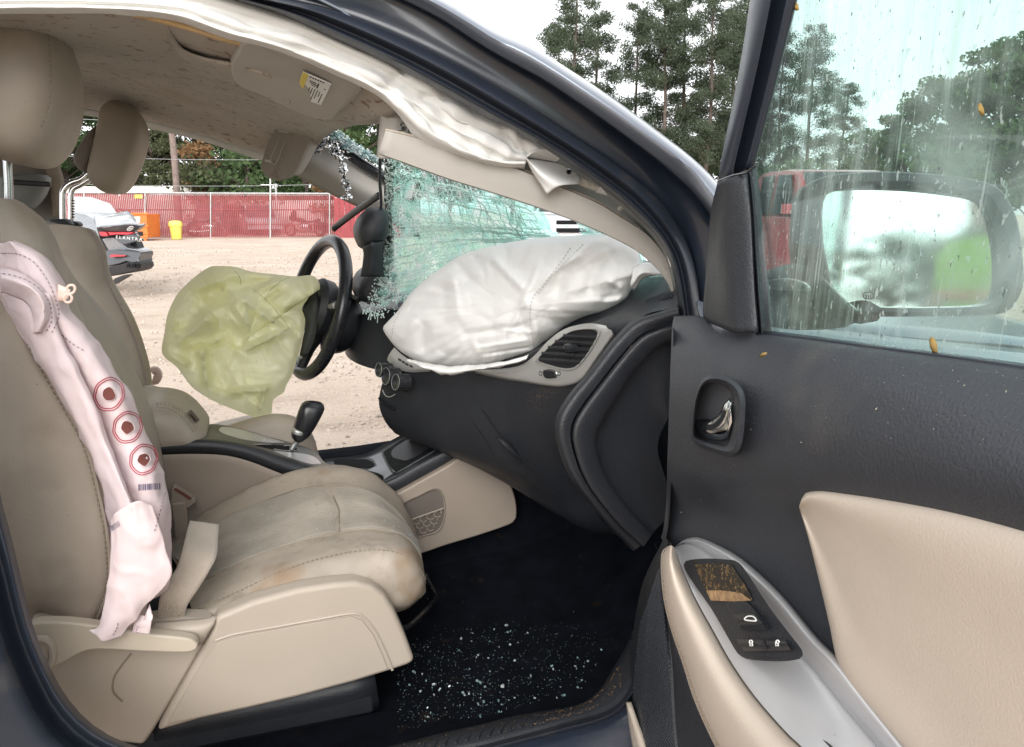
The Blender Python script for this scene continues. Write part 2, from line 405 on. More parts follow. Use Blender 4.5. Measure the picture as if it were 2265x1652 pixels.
def glass_mat(name, tint, dirt_col, streak_scale, thr, soft, amt, base=0.0, gloss=.06):
    t = NT(name)
    tr = t.n('ShaderNodeBsdfTransparent'); tr.inputs[0].default_value = rgba(tint)
    gl = t.n('ShaderNodeBsdfGlossy'); gl.inputs['Roughness'].default_value = .03
    di = t.n('ShaderNodeBsdfDiffuse'); di.inputs[0].default_value = rgba(dirt_col)
    tl = t.n('ShaderNodeBsdfTranslucent'); tl.inputs[0].default_value = rgba(dirt_col)
    dm = t.n('ShaderNodeMixShader'); dm.inputs[0].default_value = .5; t.l(di.outputs[0], dm.inputs[1]); t.l(tl.outputs[0], dm.inputs[2])
    return t, tr, gl, dm
def door_glass():
    t, tr, gl, dm = glass_mat('door_glass', (.76, .88, .85), (.68, .78, .755), 1, 1, 1, 1)
    mp = t.n('ShaderNodeMapping'); mp.inputs['Rotation'].default_value = (R(12), 0, 0); mp.inputs['Scale'].default_value = (30, 75, 3.2)
    t.l(t.co, mp.inputs[0])
    s1 = t.ramp(t.noise(1, 4, .6, mp.outputs[0]), .50, .80, 0, .42)
    mp2 = t.n('ShaderNodeMapping'); mp2.inputs['Rotation'].default_value = (R(14), 0, 0); mp2.inputs['Scale'].default_value = (60, 260, 9); t.l(t.co, mp2.inputs[0])
    s2 = t.ramp(t.noise(1, 2, .5, mp2.outputs[0]), .62, .76, 0, .45)
    blot = t.ramp(t.noise(5, 4, .55, dist=.6), .54, .76, 0, .40)
    drops = t.ramp(t.noise(170, 2, .5, stretch=(1, 1, .55)), .66, .70, 0, .5)
    m = t.math('MAXIMUM', t.math('MAXIMUM', s1, s2), t.math('MAXIMUM', blot, drops))
    m = t.math('ADD', m, .05)
    a = t.n('ShaderNodeMixShader'); t.l(m, a.inputs[0]); t.l(tr.outputs[0], a.inputs[1]); t.l(dm.outputs[0], a.inputs[2])
    # dark specks of grit
    gr = t.n('ShaderNodeBsdfDiffuse'); gr.inputs[0].default_value = (.10, .13, .10, 1)
    g = t.ramp(t.noise(210, 2, .5, stretch=(1, 1, .6)), .70, .735, 0, .8)
    b = t.n('ShaderNodeMixShader'); t.l(g, b.inputs[0]); t.l(a.outputs[0], b.inputs[1]); t.l(gr.outputs[0], b.inputs[2])
    lw = t.n('ShaderNodeLayerWeight'); lw.inputs[0].default_value = .5
    fr = t.math('ADD', t.math('MULTIPLY', t.math('POWER', lw.outputs['Facing'], 4.0), .55), .03)
    c = t.n('ShaderNodeMixShader'); t.l(fr, c.inputs[0]); t.l(b.outputs[0], c.inputs[1]); t.l(gl.outputs[0], c.inputs[2])
    t.l(c.outputs[0], t.out.inputs[0]); return t.m
def cracked_glass():
    t, tr, gl, dm = glass_mat('shattered_windscreen', (.52, .89, .81), (.60, .86, .80), 1, 1, 1, 1)
    warp = t.noise(9, 3, .6)
    wv = t.n('ShaderNodeVectorMath'); wv.operation = 'MULTIPLY_ADD'
    nz = t.n('ShaderNodeTexNoise'); nz.inputs['Scale'].default_value = 7; t.l(t.co, nz.inputs['Vector'])
    t.l(nz.outputs['Color'], wv.inputs[0]); wv.inputs[1].default_value = (.05, .05, .05); t.l(t.co, wv.inputs[2])
    def edges(scale, width, stretch, rot):
        mp = t.n('ShaderNodeMapping'); mp.inputs['Scale'].default_value = stretch; mp.inputs['Rotation'].default_value = rot
        t.l(wv.outputs[0], mp.inputs[0])
        v = t.n('ShaderNodeTexVoronoi'); v.feature = 'DISTANCE_TO_EDGE'; v.inputs['Scale'].default_value = scale; t.l(mp.outputs[0], v.inputs['Vector'])
        return t.ramp(v.outputs['Distance'], width*.35, width, 1, 0)
    e1 = edges(17, .020, (1, 1, 2.6), (0, R(25), R(20)))
    e2 = edges(44, .040, (1.6, 1.6, .6), (R(30), 0, R(10)))
    e3 = edges(120, .10, (1, 1, 1), (0, 0, 0))
    dens = t.ramp(t.noise(6, 3), .42, .62)
    sep = t.n('ShaderNodeSeparateXYZ'); t.l(t.co, sep.inputs[0])
    left = t.ramp(sep.outputs['Y'], .72, .96)
    d3 = t.math('MAXIMUM', left, t.math('MULTIPLY', dens, .55))
    m = t.math('MAXIMUM', e1, t.math('MAXIMUM', t.math('MULTIPLY', e2, .95), t.math('MULTIPLY', e3, d3)))
    vc = t.n('ShaderNodeTexVoronoi'); vc.inputs['Scale'].default_value = 38; t.l(wv.outputs[0], vc.inputs['Vector'])
    vs_ = t.n('ShaderNodeSeparateColor'); t.l(vc.outputs['Color'], vs_.inputs[0]); shard = t.ramp(vs_.outputs[0], .55, 1.0, 0, .58)  # random cell paleness paints in the glint of tilted shards
    m = t.math('MINIMUM', t.math('ADD', m, t.math('ADD', shard, t.ramp(warp, .35, .7, .06, .34))), 1.0)
    hue = t.mix(t.ramp(t.noise(30, 2), .4, .62), (.48, .86, .78), (.95, .99, .98))
    p = t.n('ShaderNodeBsdfPrincipled'); t.l(hue, p.inputs['Base Color']); p.inputs['Roughness'].default_value = .18
    tl = t.n('ShaderNodeBsdfTranslucent'); t.l(hue, tl.inputs[0])
    pm = t.n('ShaderNodeMixShader'); pm.inputs[0].default_value = .68; t.l(p.outputs[0], pm.inputs[1]); t.l(tl.outputs[0], pm.inputs[2])
    a = t.n('ShaderNodeMixShader'); t.l(m, a.inputs[0]); t.l(tr.outputs[0], a.inputs[1]); t.l(pm.outputs[0], a.inputs[2])
    lw = t.n('ShaderNodeLayerWeight'); lw.inputs[0].default_value = .5
    fr = t.math('ADD', t.math('MULTIPLY', t.math('POWER', lw.outputs['Facing'], 4.0), .5), .03)
    bn = t.bump(m, .6, .003); t.l(bn, gl.inputs['Normal'])
    c = t.n('ShaderNodeMixShader'); t.l(fr, c.inputs[0]); t.l(a.outputs[0], c.inputs[1]); t.l(gl.outputs[0], c.inputs[2])
    t.l(c.outputs[0], t.out.inputs[0]); return t.m
MAT['doorglass'] = door_glass()
MAT['cracked'] = cracked_glass()
def crumb_mat():
    t = NT('glass_crumbs'); p = t.n('ShaderNodeBsdfPrincipled')
    k = t.mix(t.ramp(t.noise(60, 2), .4, .62), (.30, .50, .50), (.72, .80, .80)); t.l(k, p.inputs['Base Color'])
    p.inputs['Roughness'].default_value = .12; p.inputs['Transmission Weight'].default_value = .35
    t.l(p.outputs[0], t.out.inputs[0]); return t.m
MAT['crumb'] = crumb_mat()
mt = MAT

# ================================================================== THE CAR
car = empty('wrecked_car', loc=(0.2, .9, 0))
tag(car, 'wrecked dark SUV with its door open, beige seats and burst airbags', 'car')

# ---- door-opening frame: painted roof rail, jamb, rubber seal, A-pillar
top_edge = [(780, -90), (987, 0), (1091, 64), (1175, 101), (1259, 154), (1360, 221), (1444, 282), (1512, 334), (1559, 375), (1600, 420)]
paint_lo = [(700, -90), (907, 0), (991, 44), (1091, 111), (1185, 161), (1259, 208), (1360, 278), (1444, 339), (1512, 387), (1542, 420), (1585, 470)]
seal_hi = [(380, -90), (603, -10), (756, 27), (857, 67), (957, 114), (1058, 168), (1158, 228), (1259, 295), (1360, 362), (1427, 412), (1477, 463), (1512, 513), (1538, 600), (1552, 700), (1556, 800)]
seal_lo = [(250, -90), (503, -4), (587, 20), (671, 50), (756, 92), (857, 137), (924, 171), (1024, 231), (1115, 275), (1192, 319), (1259, 362), (1326, 412), (1393, 463), (1444, 513), (1470, 550), (1492, 620), (1504, 700), (1508, 800)]
def yr(row, y0, y1):                        # y0 at the roof end, y1 at the belt end
    n = len(row); return [L(p[0], p[1], y0+(y1-y0)*i/(n-1)) for i, p in enumerate(row)]
def mid(a, b, t, n=14):
    A, Bq = cr(np.array(a, float), n), cr(np.array(b, float), n); return [tuple(x) for x in A*(1-t)+Bq*t]
body = empty('body_shell', car, (0.2, .9, 0.2))
rail_rows = [yr(top_edge, .34, .16), yr(top_edge, .20, .05), yr(mid(top_edge, paint_lo, .35), .165, .015), yr(paint_lo, .17, .02), yr(mid(paint_lo, seal_hi, .06), .20, .05)]
surf('painted_pillar', rail_rows, mt['paint'], body, n=40, k=5)
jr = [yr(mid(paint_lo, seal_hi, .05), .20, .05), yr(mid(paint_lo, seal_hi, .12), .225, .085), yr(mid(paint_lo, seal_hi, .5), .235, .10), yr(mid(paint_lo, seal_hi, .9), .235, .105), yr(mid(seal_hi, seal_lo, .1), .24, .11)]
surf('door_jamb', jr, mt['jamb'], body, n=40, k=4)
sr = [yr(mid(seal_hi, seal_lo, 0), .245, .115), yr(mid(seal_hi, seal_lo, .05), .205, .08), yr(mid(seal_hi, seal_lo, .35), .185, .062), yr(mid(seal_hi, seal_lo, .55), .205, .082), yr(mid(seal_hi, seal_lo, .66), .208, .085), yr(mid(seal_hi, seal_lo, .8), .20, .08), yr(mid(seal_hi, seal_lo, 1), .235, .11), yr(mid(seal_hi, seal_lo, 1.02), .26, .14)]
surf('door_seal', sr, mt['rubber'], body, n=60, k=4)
# bare pillar metal behind the torn-off trim
surf('bare_pillar', [yr(seal_lo[6:-2], .25, .15), yr([(900, 290), (1000, 330), (1150, 375), (1300, 440), (1420, 520), (1475, 600), (1500, 690)], .30, .2)], mt['pillar_metal'], body, n=24, k=4)

# ---- roof skin, far rail, headliner
roof = [[(-1.9, .22, 1.60), (-1.0, .2, 1.66), (-.3, .2, 1.655), (0.05, .2, 1.60), (.22, .2, 1.50)],
        [(-1.9, .5, 1.67), (-1.0, .5, 1.72), (-.3, .5, 1.715), (.05, .5, 1.655), (.22, .5, 1.55)],
        [(-1.9, .9, 1.69), (-1.0, .9, 1.74), (-.3, .9, 1.735), (.05, .9, 1.67), (.22, .9, 1.56)],
        [(-1.9, 1.35, 1.67), (-1.0, 1.35, 1.72), (-.3, 1.35, 1.71), (.05, 1.35, 1.65), (.22, 1.35, 1.55)],
        [(-1.9, 1.62, 1.58), (-1.0, 1.63, 1.63), (-.3, 1.63, 1.61), (.05, 1.63, 1.55), (.22, 1.63, 1.47)]]
surf('roof_panel', roof, mt['paint'], body, n=20, k=5, solid=.004, disp=None)
hl = [Lr([(-90, 14, .27), (150, 20, .27), (302, 32, .27), (400, 58, .27), (503, 90, .27), (600, 112, .27), (662, 127, .27), (762, 168, .27), (829, 204, .27), (907, 240, .27)]),
      Lr([(-90, 40, .33), (150, 46, .33), (300, 60, .33), (400, 86, .33), (503, 120, .33), (600, 150, .33), (690, 180, .33), (770, 212, .33), (815, 235, .33), (850, 262, .33)]),
      Lr([(-90, 88, .52), (100, 94, .52), (240, 102, .52), (350, 122, .52), (440, 150, .52), (530, 185, .52), (610, 215, .52), (690, 246, .52), (740, 264, .52), (790, 276, .52)]),
      Lr([(-90, 130, .85), (100, 140, .85), (220, 150, .85), (330, 172, .85), (430, 198, .85), (520, 226, .85), (600, 252, .85), (660, 272, .85), (700, 284, .85), (735, 292, .85)]),
      Lr([(-90, 175, 1.2), (100, 186, 1.2), (220, 198, 1.2), (320, 215, 1.2), (420, 240, 1.2), (510, 264, 1.2), (590, 286, 1.2), (640, 300, 1.2), (680, 312, 1.2), (705, 320, 1.2)]),
      Lr([(-90, 208, 1.42), (100, 221, 1.42), (220, 238, 1.42), (322, 258, 1.42), (436, 288, 1.42), (537, 318, 1.42), (590, 336, 1.42), (625, 350, 1.42), (650, 362, 1.42), (672, 374, 1.42)]),
      Lr([(-90, 214, 1.5), (100, 227, 1.5), (231, 247, 1.5), (322, 266, 1.5), (436, 296, 1.5), (537, 326, 1.5), (585, 343, 1.5), (620, 356, 1.5), (648, 368, 1.5), (670, 382, 1.5)])]
surf('headliner', hl, mt['headliner'], body, n=50, k=7, solid=.006)
# the part of the headliner behind the picture's left edge
hr = np.array([[p[0] for p in hl]])[0]
rear = [[(p[0]-1.5, p[1], min(p[2]+.02, 1.62)) for p in [r[0]]] + [tuple(r[0])] for r in hl]
surf('rear_headliner', [[np.array(a), np.array(b)+np.array([.01, 0, .002])] for a, b in rear], mt['headliner'], body, n=4, k=3, solid=.006)
tube('headliner_edge', [L(p[0], p[1]-1, .262) for p in [(290, 30), (400, 57), (503, 89), (600, 111), (662, 126), (762, 167), (829, 203), (880, 226), (907, 239), (914, 252), (908, 268)]], .0045, mt['edgefibre'], body, seg=8, n=50)
surf('far_roof_trim', [Lr([(-90, 214, 1.515), (100, 229, 1.515), (231, 248, 1.515), (322, 267, 1.515), (436, 297, 1.515), (537, 327, 1.515), (600, 349, 1.515)]),
                       Lr([(-90, 232, 1.53), (100, 246, 1.53), (231, 262, 1.53), (322, 283, 1.53), (436, 309, 1.53), (537, 342, 1.53), (600, 362, 1.53)])], mt['white'], body, n=24, k=2, solid=.01)
# visor recess pressed into the headliner
surf('visor_recess', [Lr([(372, 60, .285), (398, 108, .36), (446, 130, .37), (520, 145, .34), (600, 168, .33)]), Lr([(376, 88, .33), (406, 132, .44), (456, 156, .46), (525, 172, .42), (600, 196, .40)]), Lr([(378, 112, .46), (415, 158, .62), (465, 178, .60), (525, 194, .52), (600, 222, .50)])], mt['headliner'], body, n=20, k=5, solid=.004)

# ---- sun visors
vz = empty('sun_visor', car, L(640, 190, .5))
vis = [(545, 96, .245), (526, 118, .28), (511, 150, .35), (514, 172, .41), (530, 190, .45), (590, 217, .46), (650, 246, .465), (700, 264, .47), (735, 266, .45), (752, 248, .40), (790, 215, .29), (800, 190, .255), (720, 150, .25), (630, 120, .25)]
plate('visor_body', Lr(vis), np.array([0, .0, .018]), mt['greytrim'], vz, smoothn=48, bevel=.004)
def on_vis(x, y):                            # a point just under the visor face
    yy = .245+.215*min(max((y-(96+(x-545)*.38))/((190+(x-530)*.43)-(96+(x-545)*.38)), 0), 1)
    p = L(x, y, yy); d = C-p; return p+d/np.linalg.norm(d)*.004
lab = plate('warning_label', [on_vis(*q) for q in ((670, 159), (733, 186), (710, 233), (652, 211))], (0, 0, .001), mt['white'], vz)
def lab_pt(u, v):
    a, b, c_, d = [np.array(q, float) for q in ((670, 159), (733, 186), (710, 233), (652, 211))]
    q = (a*(1-u)+b*u)*(1-v)+(d*(1-u)+c_*u)*v; p = on_vis(*q); dd = C-p; return p+dd/np.linalg.norm(dd)*.0015
def lab_quads(name, rects, mat):
    g = Bag()
    for u0, v0, u1, v1 in rects: g.add([lab_pt(u0, v0), lab_pt(u1, v0), lab_pt(u1, v1), lab_pt(u0, v1)], [(0, 1, 2, 3)])
    g.build(name, mat, vz)
lab_quads('label_band', [(0, 0, .2, 1)], mt['yellow'])
lab_quads('label_print', [(.28+.095*i, .45, .31+.095*i, .95-.12*(i % 3)) for i in range(7)] + [(.27+.09*i, .05, .32+.09*i, .1) for i in range(6)] + [(.3, .2, .55, .24), (.32, .27, .62, .31), (.3, .34, .56, .37), (.6, .18, .64, .4), (.84, .3, .92, .33)], mt['ink'])
lab_quads('label_heading', [(.05, .6, .11, .95)], M('brown_ink', (.35, .18, .03), .7))
tube('visor_clip', [on_vis(x, y) for x, y in ((598, 205), (622, 208), (640, 216), (636, 226), (612, 220), (598, 212))], .004, mt['greytrim'], vz, n=20)
vd = empty('driver_sun_visor', car, L(630, 330, 1.2))
plate('visor_body', Lr([(648, 252, 1.12), (688, 262, 1.1), (698, 275, 1.1), (676, 330, 1.14), (652, 378, 1.18), (634, 396, 1.2), (604, 400, 1.22), (578, 380, 1.24), (577, 360, 1.24), (592, 315, 1.2), (618, 268, 1.14)]), np.array([.012, .012, .004]), M('shaded_visor_vinyl', (.30, .265, .235), .7, var=.08, bump=.2, specks=[((.16, .12, .09), 25, .6, .1, .5)]), vd, smoothn=40, bevel=.005)  # grey-brown visor skin with darker brown specks
plate('visor_edge', Lr([(690, 264, 1.16), (702, 280, 1.16), (672, 352, 1.2), (648, 388, 1.22), (640, 380, 1.22), (668, 330, 1.18)]), np.array([.02, .02, 0]), mt['greytrim'], vd, smoothn=24, bevel=.004)
box('clip', L(597, 357, 1.215), (.026, .006, .006), mt['bezel'], vd, ry=.25, bevel=.001)
box('clip', L(628, 291, 1.15), (.026, .006, .005), mt['bezel'], vd, ry=.1, bevel=.001)
tube('mirror_flap_groove', [L(x, y, 1.17) for x, y in ((630, 270), (612, 320), (598, 352), (610, 362), (630, 312), (646, 275))], .0015, mt['greytrim'], vd, n=30, seg=6)

# ---- far A-pillar, header, torn foil
surf('far_pillar_trim', [Lr([(690, 300, 1.50), (730, 322, 1.5), (790, 357, 1.5), (850, 392, 1.5), (930, 440, 1.5)]), Lr([(670, 340, 1.46), (715, 368, 1.46), (780, 405, 1.46), (850, 440, 1.46), (930, 486, 1.46)]), Lr([(645, 380, 1.50), (690, 408, 1.5), (770, 448, 1.5), (850, 485, 1.5), (930, 530, 1.5)])], mt['greytrim'], body, n=20, k=5, solid=.01)
tube('far_windscreen_seal', Lr([(690, 278, 1.47), (720, 300, 1.47), (770, 340, 1.47), (810, 368, 1.47), (850, 392, 1.47), (920, 436, 1.47)]), .016, mt['blackshiny'], body, seg=8, n=20)
surf('header_trim', [Lr([(842, 232, .34), (842, 262, .5), (800, 270, .6), (760, 274, .8), (700, 280, 1.1), (690, 300, 1.42)]), Lr([(860, 244, .35), (846, 272, .5), (806, 276, .6), (766, 278, .8), (706, 286, 1.1), (694, 306, 1.42)])], mt['greytrim'], body, n=24, k=3, solid=.01)
def foil_strip(name, pts, w, Y, seed):
    g = np.random.default_rng(seed); P = cr(np.array(pts, float), 46); G = []
    for i, (x, y) in enumerate(P):
        row = []
        ww = w*(.55+.45*math.sin(i*.55+seed)+.4*g.random())
        for j in range(7):
            row.append(L(x+(j-3)/3*ww+g.normal()*2.2, y+g.normal()*2.2, Y+g.normal()*.006))
        G.append(row)
    G = np.array(G); return mk(name, G.reshape(-1, 3), gfaces(46, 7), mt['foil'], body, smooth=False)
foil_strip('foil_scrap', [(703, 280), (712, 298), (718, 318), (735, 330), (748, 345), (762, 350)], 12, 1.38, 1)
foil_strip('foil_scrap', [(738, 312), (748, 330), (757, 360), (762, 395), (768, 420), (766, 440)], 9, 1.36, 2)
foil_strip('foil_scrap', [(720, 302), (708, 322), (698, 338)], 9, 1.37, 3)
# crumbs of glass still hanging on the far pillar
g = Bag(); gr = np.random.default_rng(5)
for i in range(900):
    t = gr.random(); x = 702+t*140; y = 278+t*78+gr.normal()*(3+8*(1-t)); p = L(x, y+6*gr.random(), 1.44+gr.normal()*.006)
    A = np.linalg.qr(gr.normal(size=(3, 3)))[0]; s = gr.uniform(.003, .008); g.box(p, (s, s*gr.uniform(.5, 1), s*.6), A)
g.build('hanging_glass_crumbs', mt['crumb'], body, kind='stuff')

# ---- torn-off near pillar trim and the panel behind it
tt = [(853, 287), (907, 299), (991, 324), (1091, 355), (1159, 377), (1239, 411), (1326, 449), (1376, 480), (1427, 513), (1460, 546), (1480, 590), (1490, 640), (1494, 690)]
tb = [(837, 341), (890, 360), (991, 397), (1091, 428), (1192, 461), (1259, 485), (1326, 513), (1376, 537), (1413, 559), (1454, 596), (1480, 632), (1488, 670), (1490, 700)]
surf('pillar_trim', [yr(tt, .262, .19), yr(mid(tt, tb, .04), .242, .172), yr(mid(tt, tb, .5), .244, .172), yr(mid(tt, tb, .96), .250, .178), yr(tb, .268, .195)], mt['greytrim'], body, n=44, k=2, lin=True, solid=.004, sharp=30)
tube('trim_edge', [np.array(q)+(C-np.array(q))*.004 for q in yr(tt, .262, .19)], .0022, mt['vinyl_light'], body, seg=6, n=50)
surf('upper_pillar_trim', [Lr([(842, 236, .33), (838, 290, .33), (832, 345, .33)]), Lr([(875, 245, .31), (880, 290, .31), (850, 350, .31)]), Lr([(912, 262, .32), (930, 310, .32), (950, 345, .32)]), Lr([(960, 300, .33), (990, 325, .33), (1010, 350, .33)])], mt['greytrim'], body, n=10, k=4, solid=.004)
g = Bag()
for a, b in (((882, 290), (890, 258)), ((898, 294), (904, 264)), ((884, 276), (902, 280)), ((880, 291), (899, 296)), ((889, 258), (905, 265))): g.bar(L(*a, .30), L(*b, .30), .004, .012, up=(0, 1, 0))
g.build('trim_clip', mt['bezel'], body)
tube('wiring', Lr([(836, 262, .8), (838, 300, .85), (841, 350, .9), (840, 400, .92), (843, 440, .93), (842, 470, .94)]), .004, mt['blackshiny'], body, n=20, seg=8)

def crease_field(P, lines):
    """folds traced from life: (x0, y0, x1, y1, height, width); positive = ridge towards the door"""
    h = np.zeros(P.shape[:2])
    for x0, y0, x1, y1, a, w in lines:
        d = np.array([x1-x0, y1-y0], float); l = np.linalg.norm(d); d /= l
        q = P-np.array([x0, y0]); s = np.clip(q @ d, 0, l); dist = np.linalg.norm(q-s[..., None]*d, axis=-1)
        tap = np.minimum(1, np.minimum(s, l-s)/(l*.25)+.15)
        h += a*tap*np.maximum(0, 1-dist/w)
    return h
# ---- curtain airbag along the roof rail
ca = empty('curtain_airbag', car, L(900, 200, .22))
def wrinkle(amp, sc, s=0):
    def f(G): return amp*(fbm(G*np.array(sc), 3, s))
    return f
cur = [yr([(-500, -66), (-90, -60), (300, -55), (503, -25), (671, 28), (756, 75), (924, 152), (1024, 212), (1115, 258), (1175, 292), (1210, 318)], .25, .21),
       yr([(-500, -34), (-90, -30), (200, -28), (400, -18), (520, 10), (650, 52), (760, 100), (850, 142), (930, 188), (1010, 238), (1100, 282), (1165, 312), (1195, 330)], .222, .190),
       yr([(-500, -18), (-90, -14), (200, -12), (400, 2), (520, 32), (640, 70), (750, 112), (840, 155), (910, 198), (985, 248), (1070, 292), (1135, 326), (1172, 342)], .228, .203),
       yr([(-500, -4), (-90, 0), (200, 2), (400, 16), (520, 50), (640, 88), (745, 130), (835, 174), (900, 216), (970, 264), (1050, 308), (1120, 340), (1166, 350)], .224, .192),
       yr([(-500, 5), (-90, 9), (200, 10), (390, 24), (505, 62), (630, 98), (740, 140), (830, 184), (895, 226), (955, 276), (1035, 318), (1110, 350), (1164, 356)], .230, .206),
       yr([(-500, 14), (-90, 18), (200, 18), (380, 32), (500, 72), (620, 104), (735, 150), (825, 194), (890, 236), (945, 290), (1020, 332), (1105, 360), (1162, 362)], .225, .195),
       yr([(-500, 28), (-90, 32), (200, 30), (380, 46), (500, 86), (620, 116), (735, 162), (828, 208), (885, 256), (930, 316), (1010, 350), (1100, 376), (1160, 380)], .262, .25)]
def cwr(G):
    s = G[..., 0]
    a = .010*np.clip((s-.0)/.25, 0, 1)
    P = G*np.array([9, 18, 16])
    w = np.abs(vnoise(P+vnoise(P*.5, 3)[..., None]*.8, 1))
    h = .25*a*(1-2.0*w)+.0010*fbm(G*26, 2, 4)
    return h+.55*crease_field(pix(G), [(903, 154, 850, 195, -.012, 21), (903, 154, 968, 207, .015, 22), (923, 214, 997, 218, -.015, 19), (958, 248, 1071, 345, -.019, 25), (985, 222, 1092, 345, .018, 27), (1007, 268, 1114, 359, -.018, 24), (1050, 292, 1150, 350, .016, 22), (1124, 275, 1158, 349, .016, 15), (1108, 282, 1150, 348, -.016, 18), (640, 96, 800, 152, -.012, 18), (560, 58, 700, 98, .010, 21), (700, 120, 860, 190, .012, 16), (520, 40, 640, 80, -.010, 15), (860, 205, 960, 290, .014, 21), (900, 215, 1000, 330, -.014, 21), (420, 20, 560, 70, .009, 18)])
surf('curtain', cur, mt['bagcurtain'], ca, n=260, k=12, solid=.0012, disp=cwr, sharp=180)
fl = [[(1163, 352, .20), (1178, 382, .195), (1195, 408, .19), (1209, 430, .185)], [(1164, 351, .185), (1196, 382, .175), (1222, 400, .17), (1240, 410, .17)],
      [(1165, 350, .20), (1206, 366, .205), (1248, 386, .205), (1286, 403, .20)], [(1166, 349, .215), (1210, 356, .225), (1248, 364, .22), (1277, 381, .215)],
      [(1166, 347, .19), (1182, 334, .185), (1205, 328, .19), (1232, 338, .20)], [(1160, 345, .2), (1168, 326, .22), (1178, 314, .23), (1190, 306, .235)]]
surf('airbag_flap', [Lr(r) for r in fl[:4]], mt['bagcurtain'], ca, n=16, k=6, solid=.0012, sharp=180)
surf('airbag_flap', [Lr(r) for r in (fl[3], [(1166, 348, .205), (1206, 340, .20), (1240, 345, .205), (1262, 364, .21)], fl[4], fl[5])], mt['bagcurtain'], ca, n=16, k=6, solid=.0012, sharp=180)
tube('eyelet', [L(1258+5*math.cos(a), 380+5*math.sin(a), .196) for a in np.linspace(0, 2*math.pi, 16, endpoint=False)], .0012, mt['steel'], ca, seg=6, closed=True)
plate('eyelet_hole', [L(1258+4*math.cos(a), 380+4*math.sin(a), .197) for a in np.linspace(0, 2*math.pi, 14, endpoint=False)], (0, .001, 0), mt['ink'], ca)
tube('tether', Lr([(1282, 398, .21), (1300, 406, .21), (1320, 413, .205), (1345, 421, .205), (1368, 428, .205), (1390, 440, .21), (1405, 448, .215), (1425, 455, .22)]), [.008, .0085, .0085, .0085, .008, .0075, .006, .003], mt['braid'], ca, seg=10)
tube('tether', Lr([(1378, 436, .205), (1382, 448, .205), (1374, 458, .205), (1368, 466, .205)]), [.007, .007, .006, .004], mt['braid'], ca, seg=8)
tube('tether_label', Lr([(1322, 413.5, .204), (1340, 419, .204), (1352, 423, .204)]), .0095, mt['white'], ca, seg=12)

# ---- floor, sills, firewall, far side of the cabin
floor = [[H(-200, 1760, .36), H(300, 1730, .36), H(700, 1690, .36), (.45, .13, .36), (.62, .16, .37), (.74, .2, .42)],
         [(-1.4, .3, .34), (-.4, .3, .34), (.1, .3, .345), (.4, .3, .345), (.66, .3, .36), (.80, .3, .45)],
         [(-1.4, .55, .33), (-.4, .55, .33), (.1, .55, .335), (.4, .55, .335), (.70, .55, .36), (.86, .55, .5)],
         [(-1.4, .78, .38), (-.4, .78, .38), (.1, .78, .38), (.4, .78, .38), (.72, .78, .42), (.88, .78, .55)]]
surf('carpet', floor, mt['carpet'], body, n=40, k=8, disp=lambda G: .004*fbm(G*16, 3, 2))
surf('firewall_carpet', [[(.74, .12, .42), (.86, .14, .7), (.92, .16, .95)], [(.80, .3, .45), (.90, .35, .7), (.95, .35, .95)], [(.86, .55, .5), (.95, .6, .75), (1.0, .6, .95)], [(.88, .8, .5), (.98, .85, .75), (1.0, .9, .95)], [(.9, 1.6, .5), (.98, 1.6, .75), (1., 1.6, .95)]], mt['carpet'], body, n=10, k=5)
surf('kick_panel', [Lr([(1478, 1210, .12), (1470, 1300, .12), (1440, 1420, .11), (1393, 1415, .13)]), [(.70, .14, .40), (.78, .16, .5), (.84, .16, .7), (.85, .16, .95)]], mt['carpet'], body, n=10, k=4)
surf('driver_floor', [[(-1.4, 1.0, .36), (.3, 1.0, .36), (.9, 1.0, .5)], [(-1.4, 1.6, .34), (.3, 1.6, .34), (.9, 1.6, .5)], [(-1.4, 1.64, .42), (.3, 1.64, .42), (.9, 1.64, .5)], [(-1.4, 1.78, .40), (.3, 1.78, .40), (.9, 1.78, .5)], [(-1.4, 1.80, .2), (.3, 1.80, .2), (.9, 1.8, .2)]], mt['carpet'], body, n=12, k=3)
surf('tunnel_side', [[(-1.4, .785, .28), (.2, .785, .28), (1.0, .785, .3)], [(-1.4, .80, .5), (.2, .80, .56), (.6, .80, .60), (1.0, .80, .8)]], mt['carpet'], body, n=14, k=4)
surf('tunnel_top', [[(.3, .80, .57), (.6, .80, .60), (1.0, .80, .8)], [(.3, 1.05, .57), (.6, 1.05, .60), (1.0, 1.05, .8)], [(.3, 1.06, .3), (.6, 1.06, .3), (1.0, 1.06, .3)]], mt['carpet'], body, n=10, k=3)
# near sill: scuff plate, seal, painted sill
si = [(560, 1715), (760, 1675), (973, 1622), (1067, 1601), (1144, 1582), (1220, 1570), (1261, 1563), (1299, 1549), (1330, 1520), (1361, 1469), (1393, 1412), (1420, 1330)]
so = [(560, 1775), (760, 1730), (973, 1668), (1067, 1648), (1144, 1628), (1220, 1608), (1261, 1597), (1307, 1585), (1345, 1570), (1377, 1546), (1402, 1500), (1440, 1420)]
s2 = [(560, 1800), (760, 1755), (973, 1690), (1067, 1668), (1144, 1648), (1220, 1628), (1261, 1617), (1307, 1606), (1350, 1590), (1384, 1566), (1412, 1525), (1455, 1440)]
zi = [.37]*7+[.37, .385, .41, .44, .50]; zo = [.452]*7+[.452, .456, .465, .49, .54]
def HZ(row, zz, dz=0): return [H(p[0], p[1], z+dz) for p, z in zip(row, zz)]
A0 = HZ(si, zi); A1 = HZ([(p[0]*.85+q[0]*.15, p[1]*.85+q[1]*.15) for p, q in zip(si, so)], [.45*.0+z for z in zo], -.01)
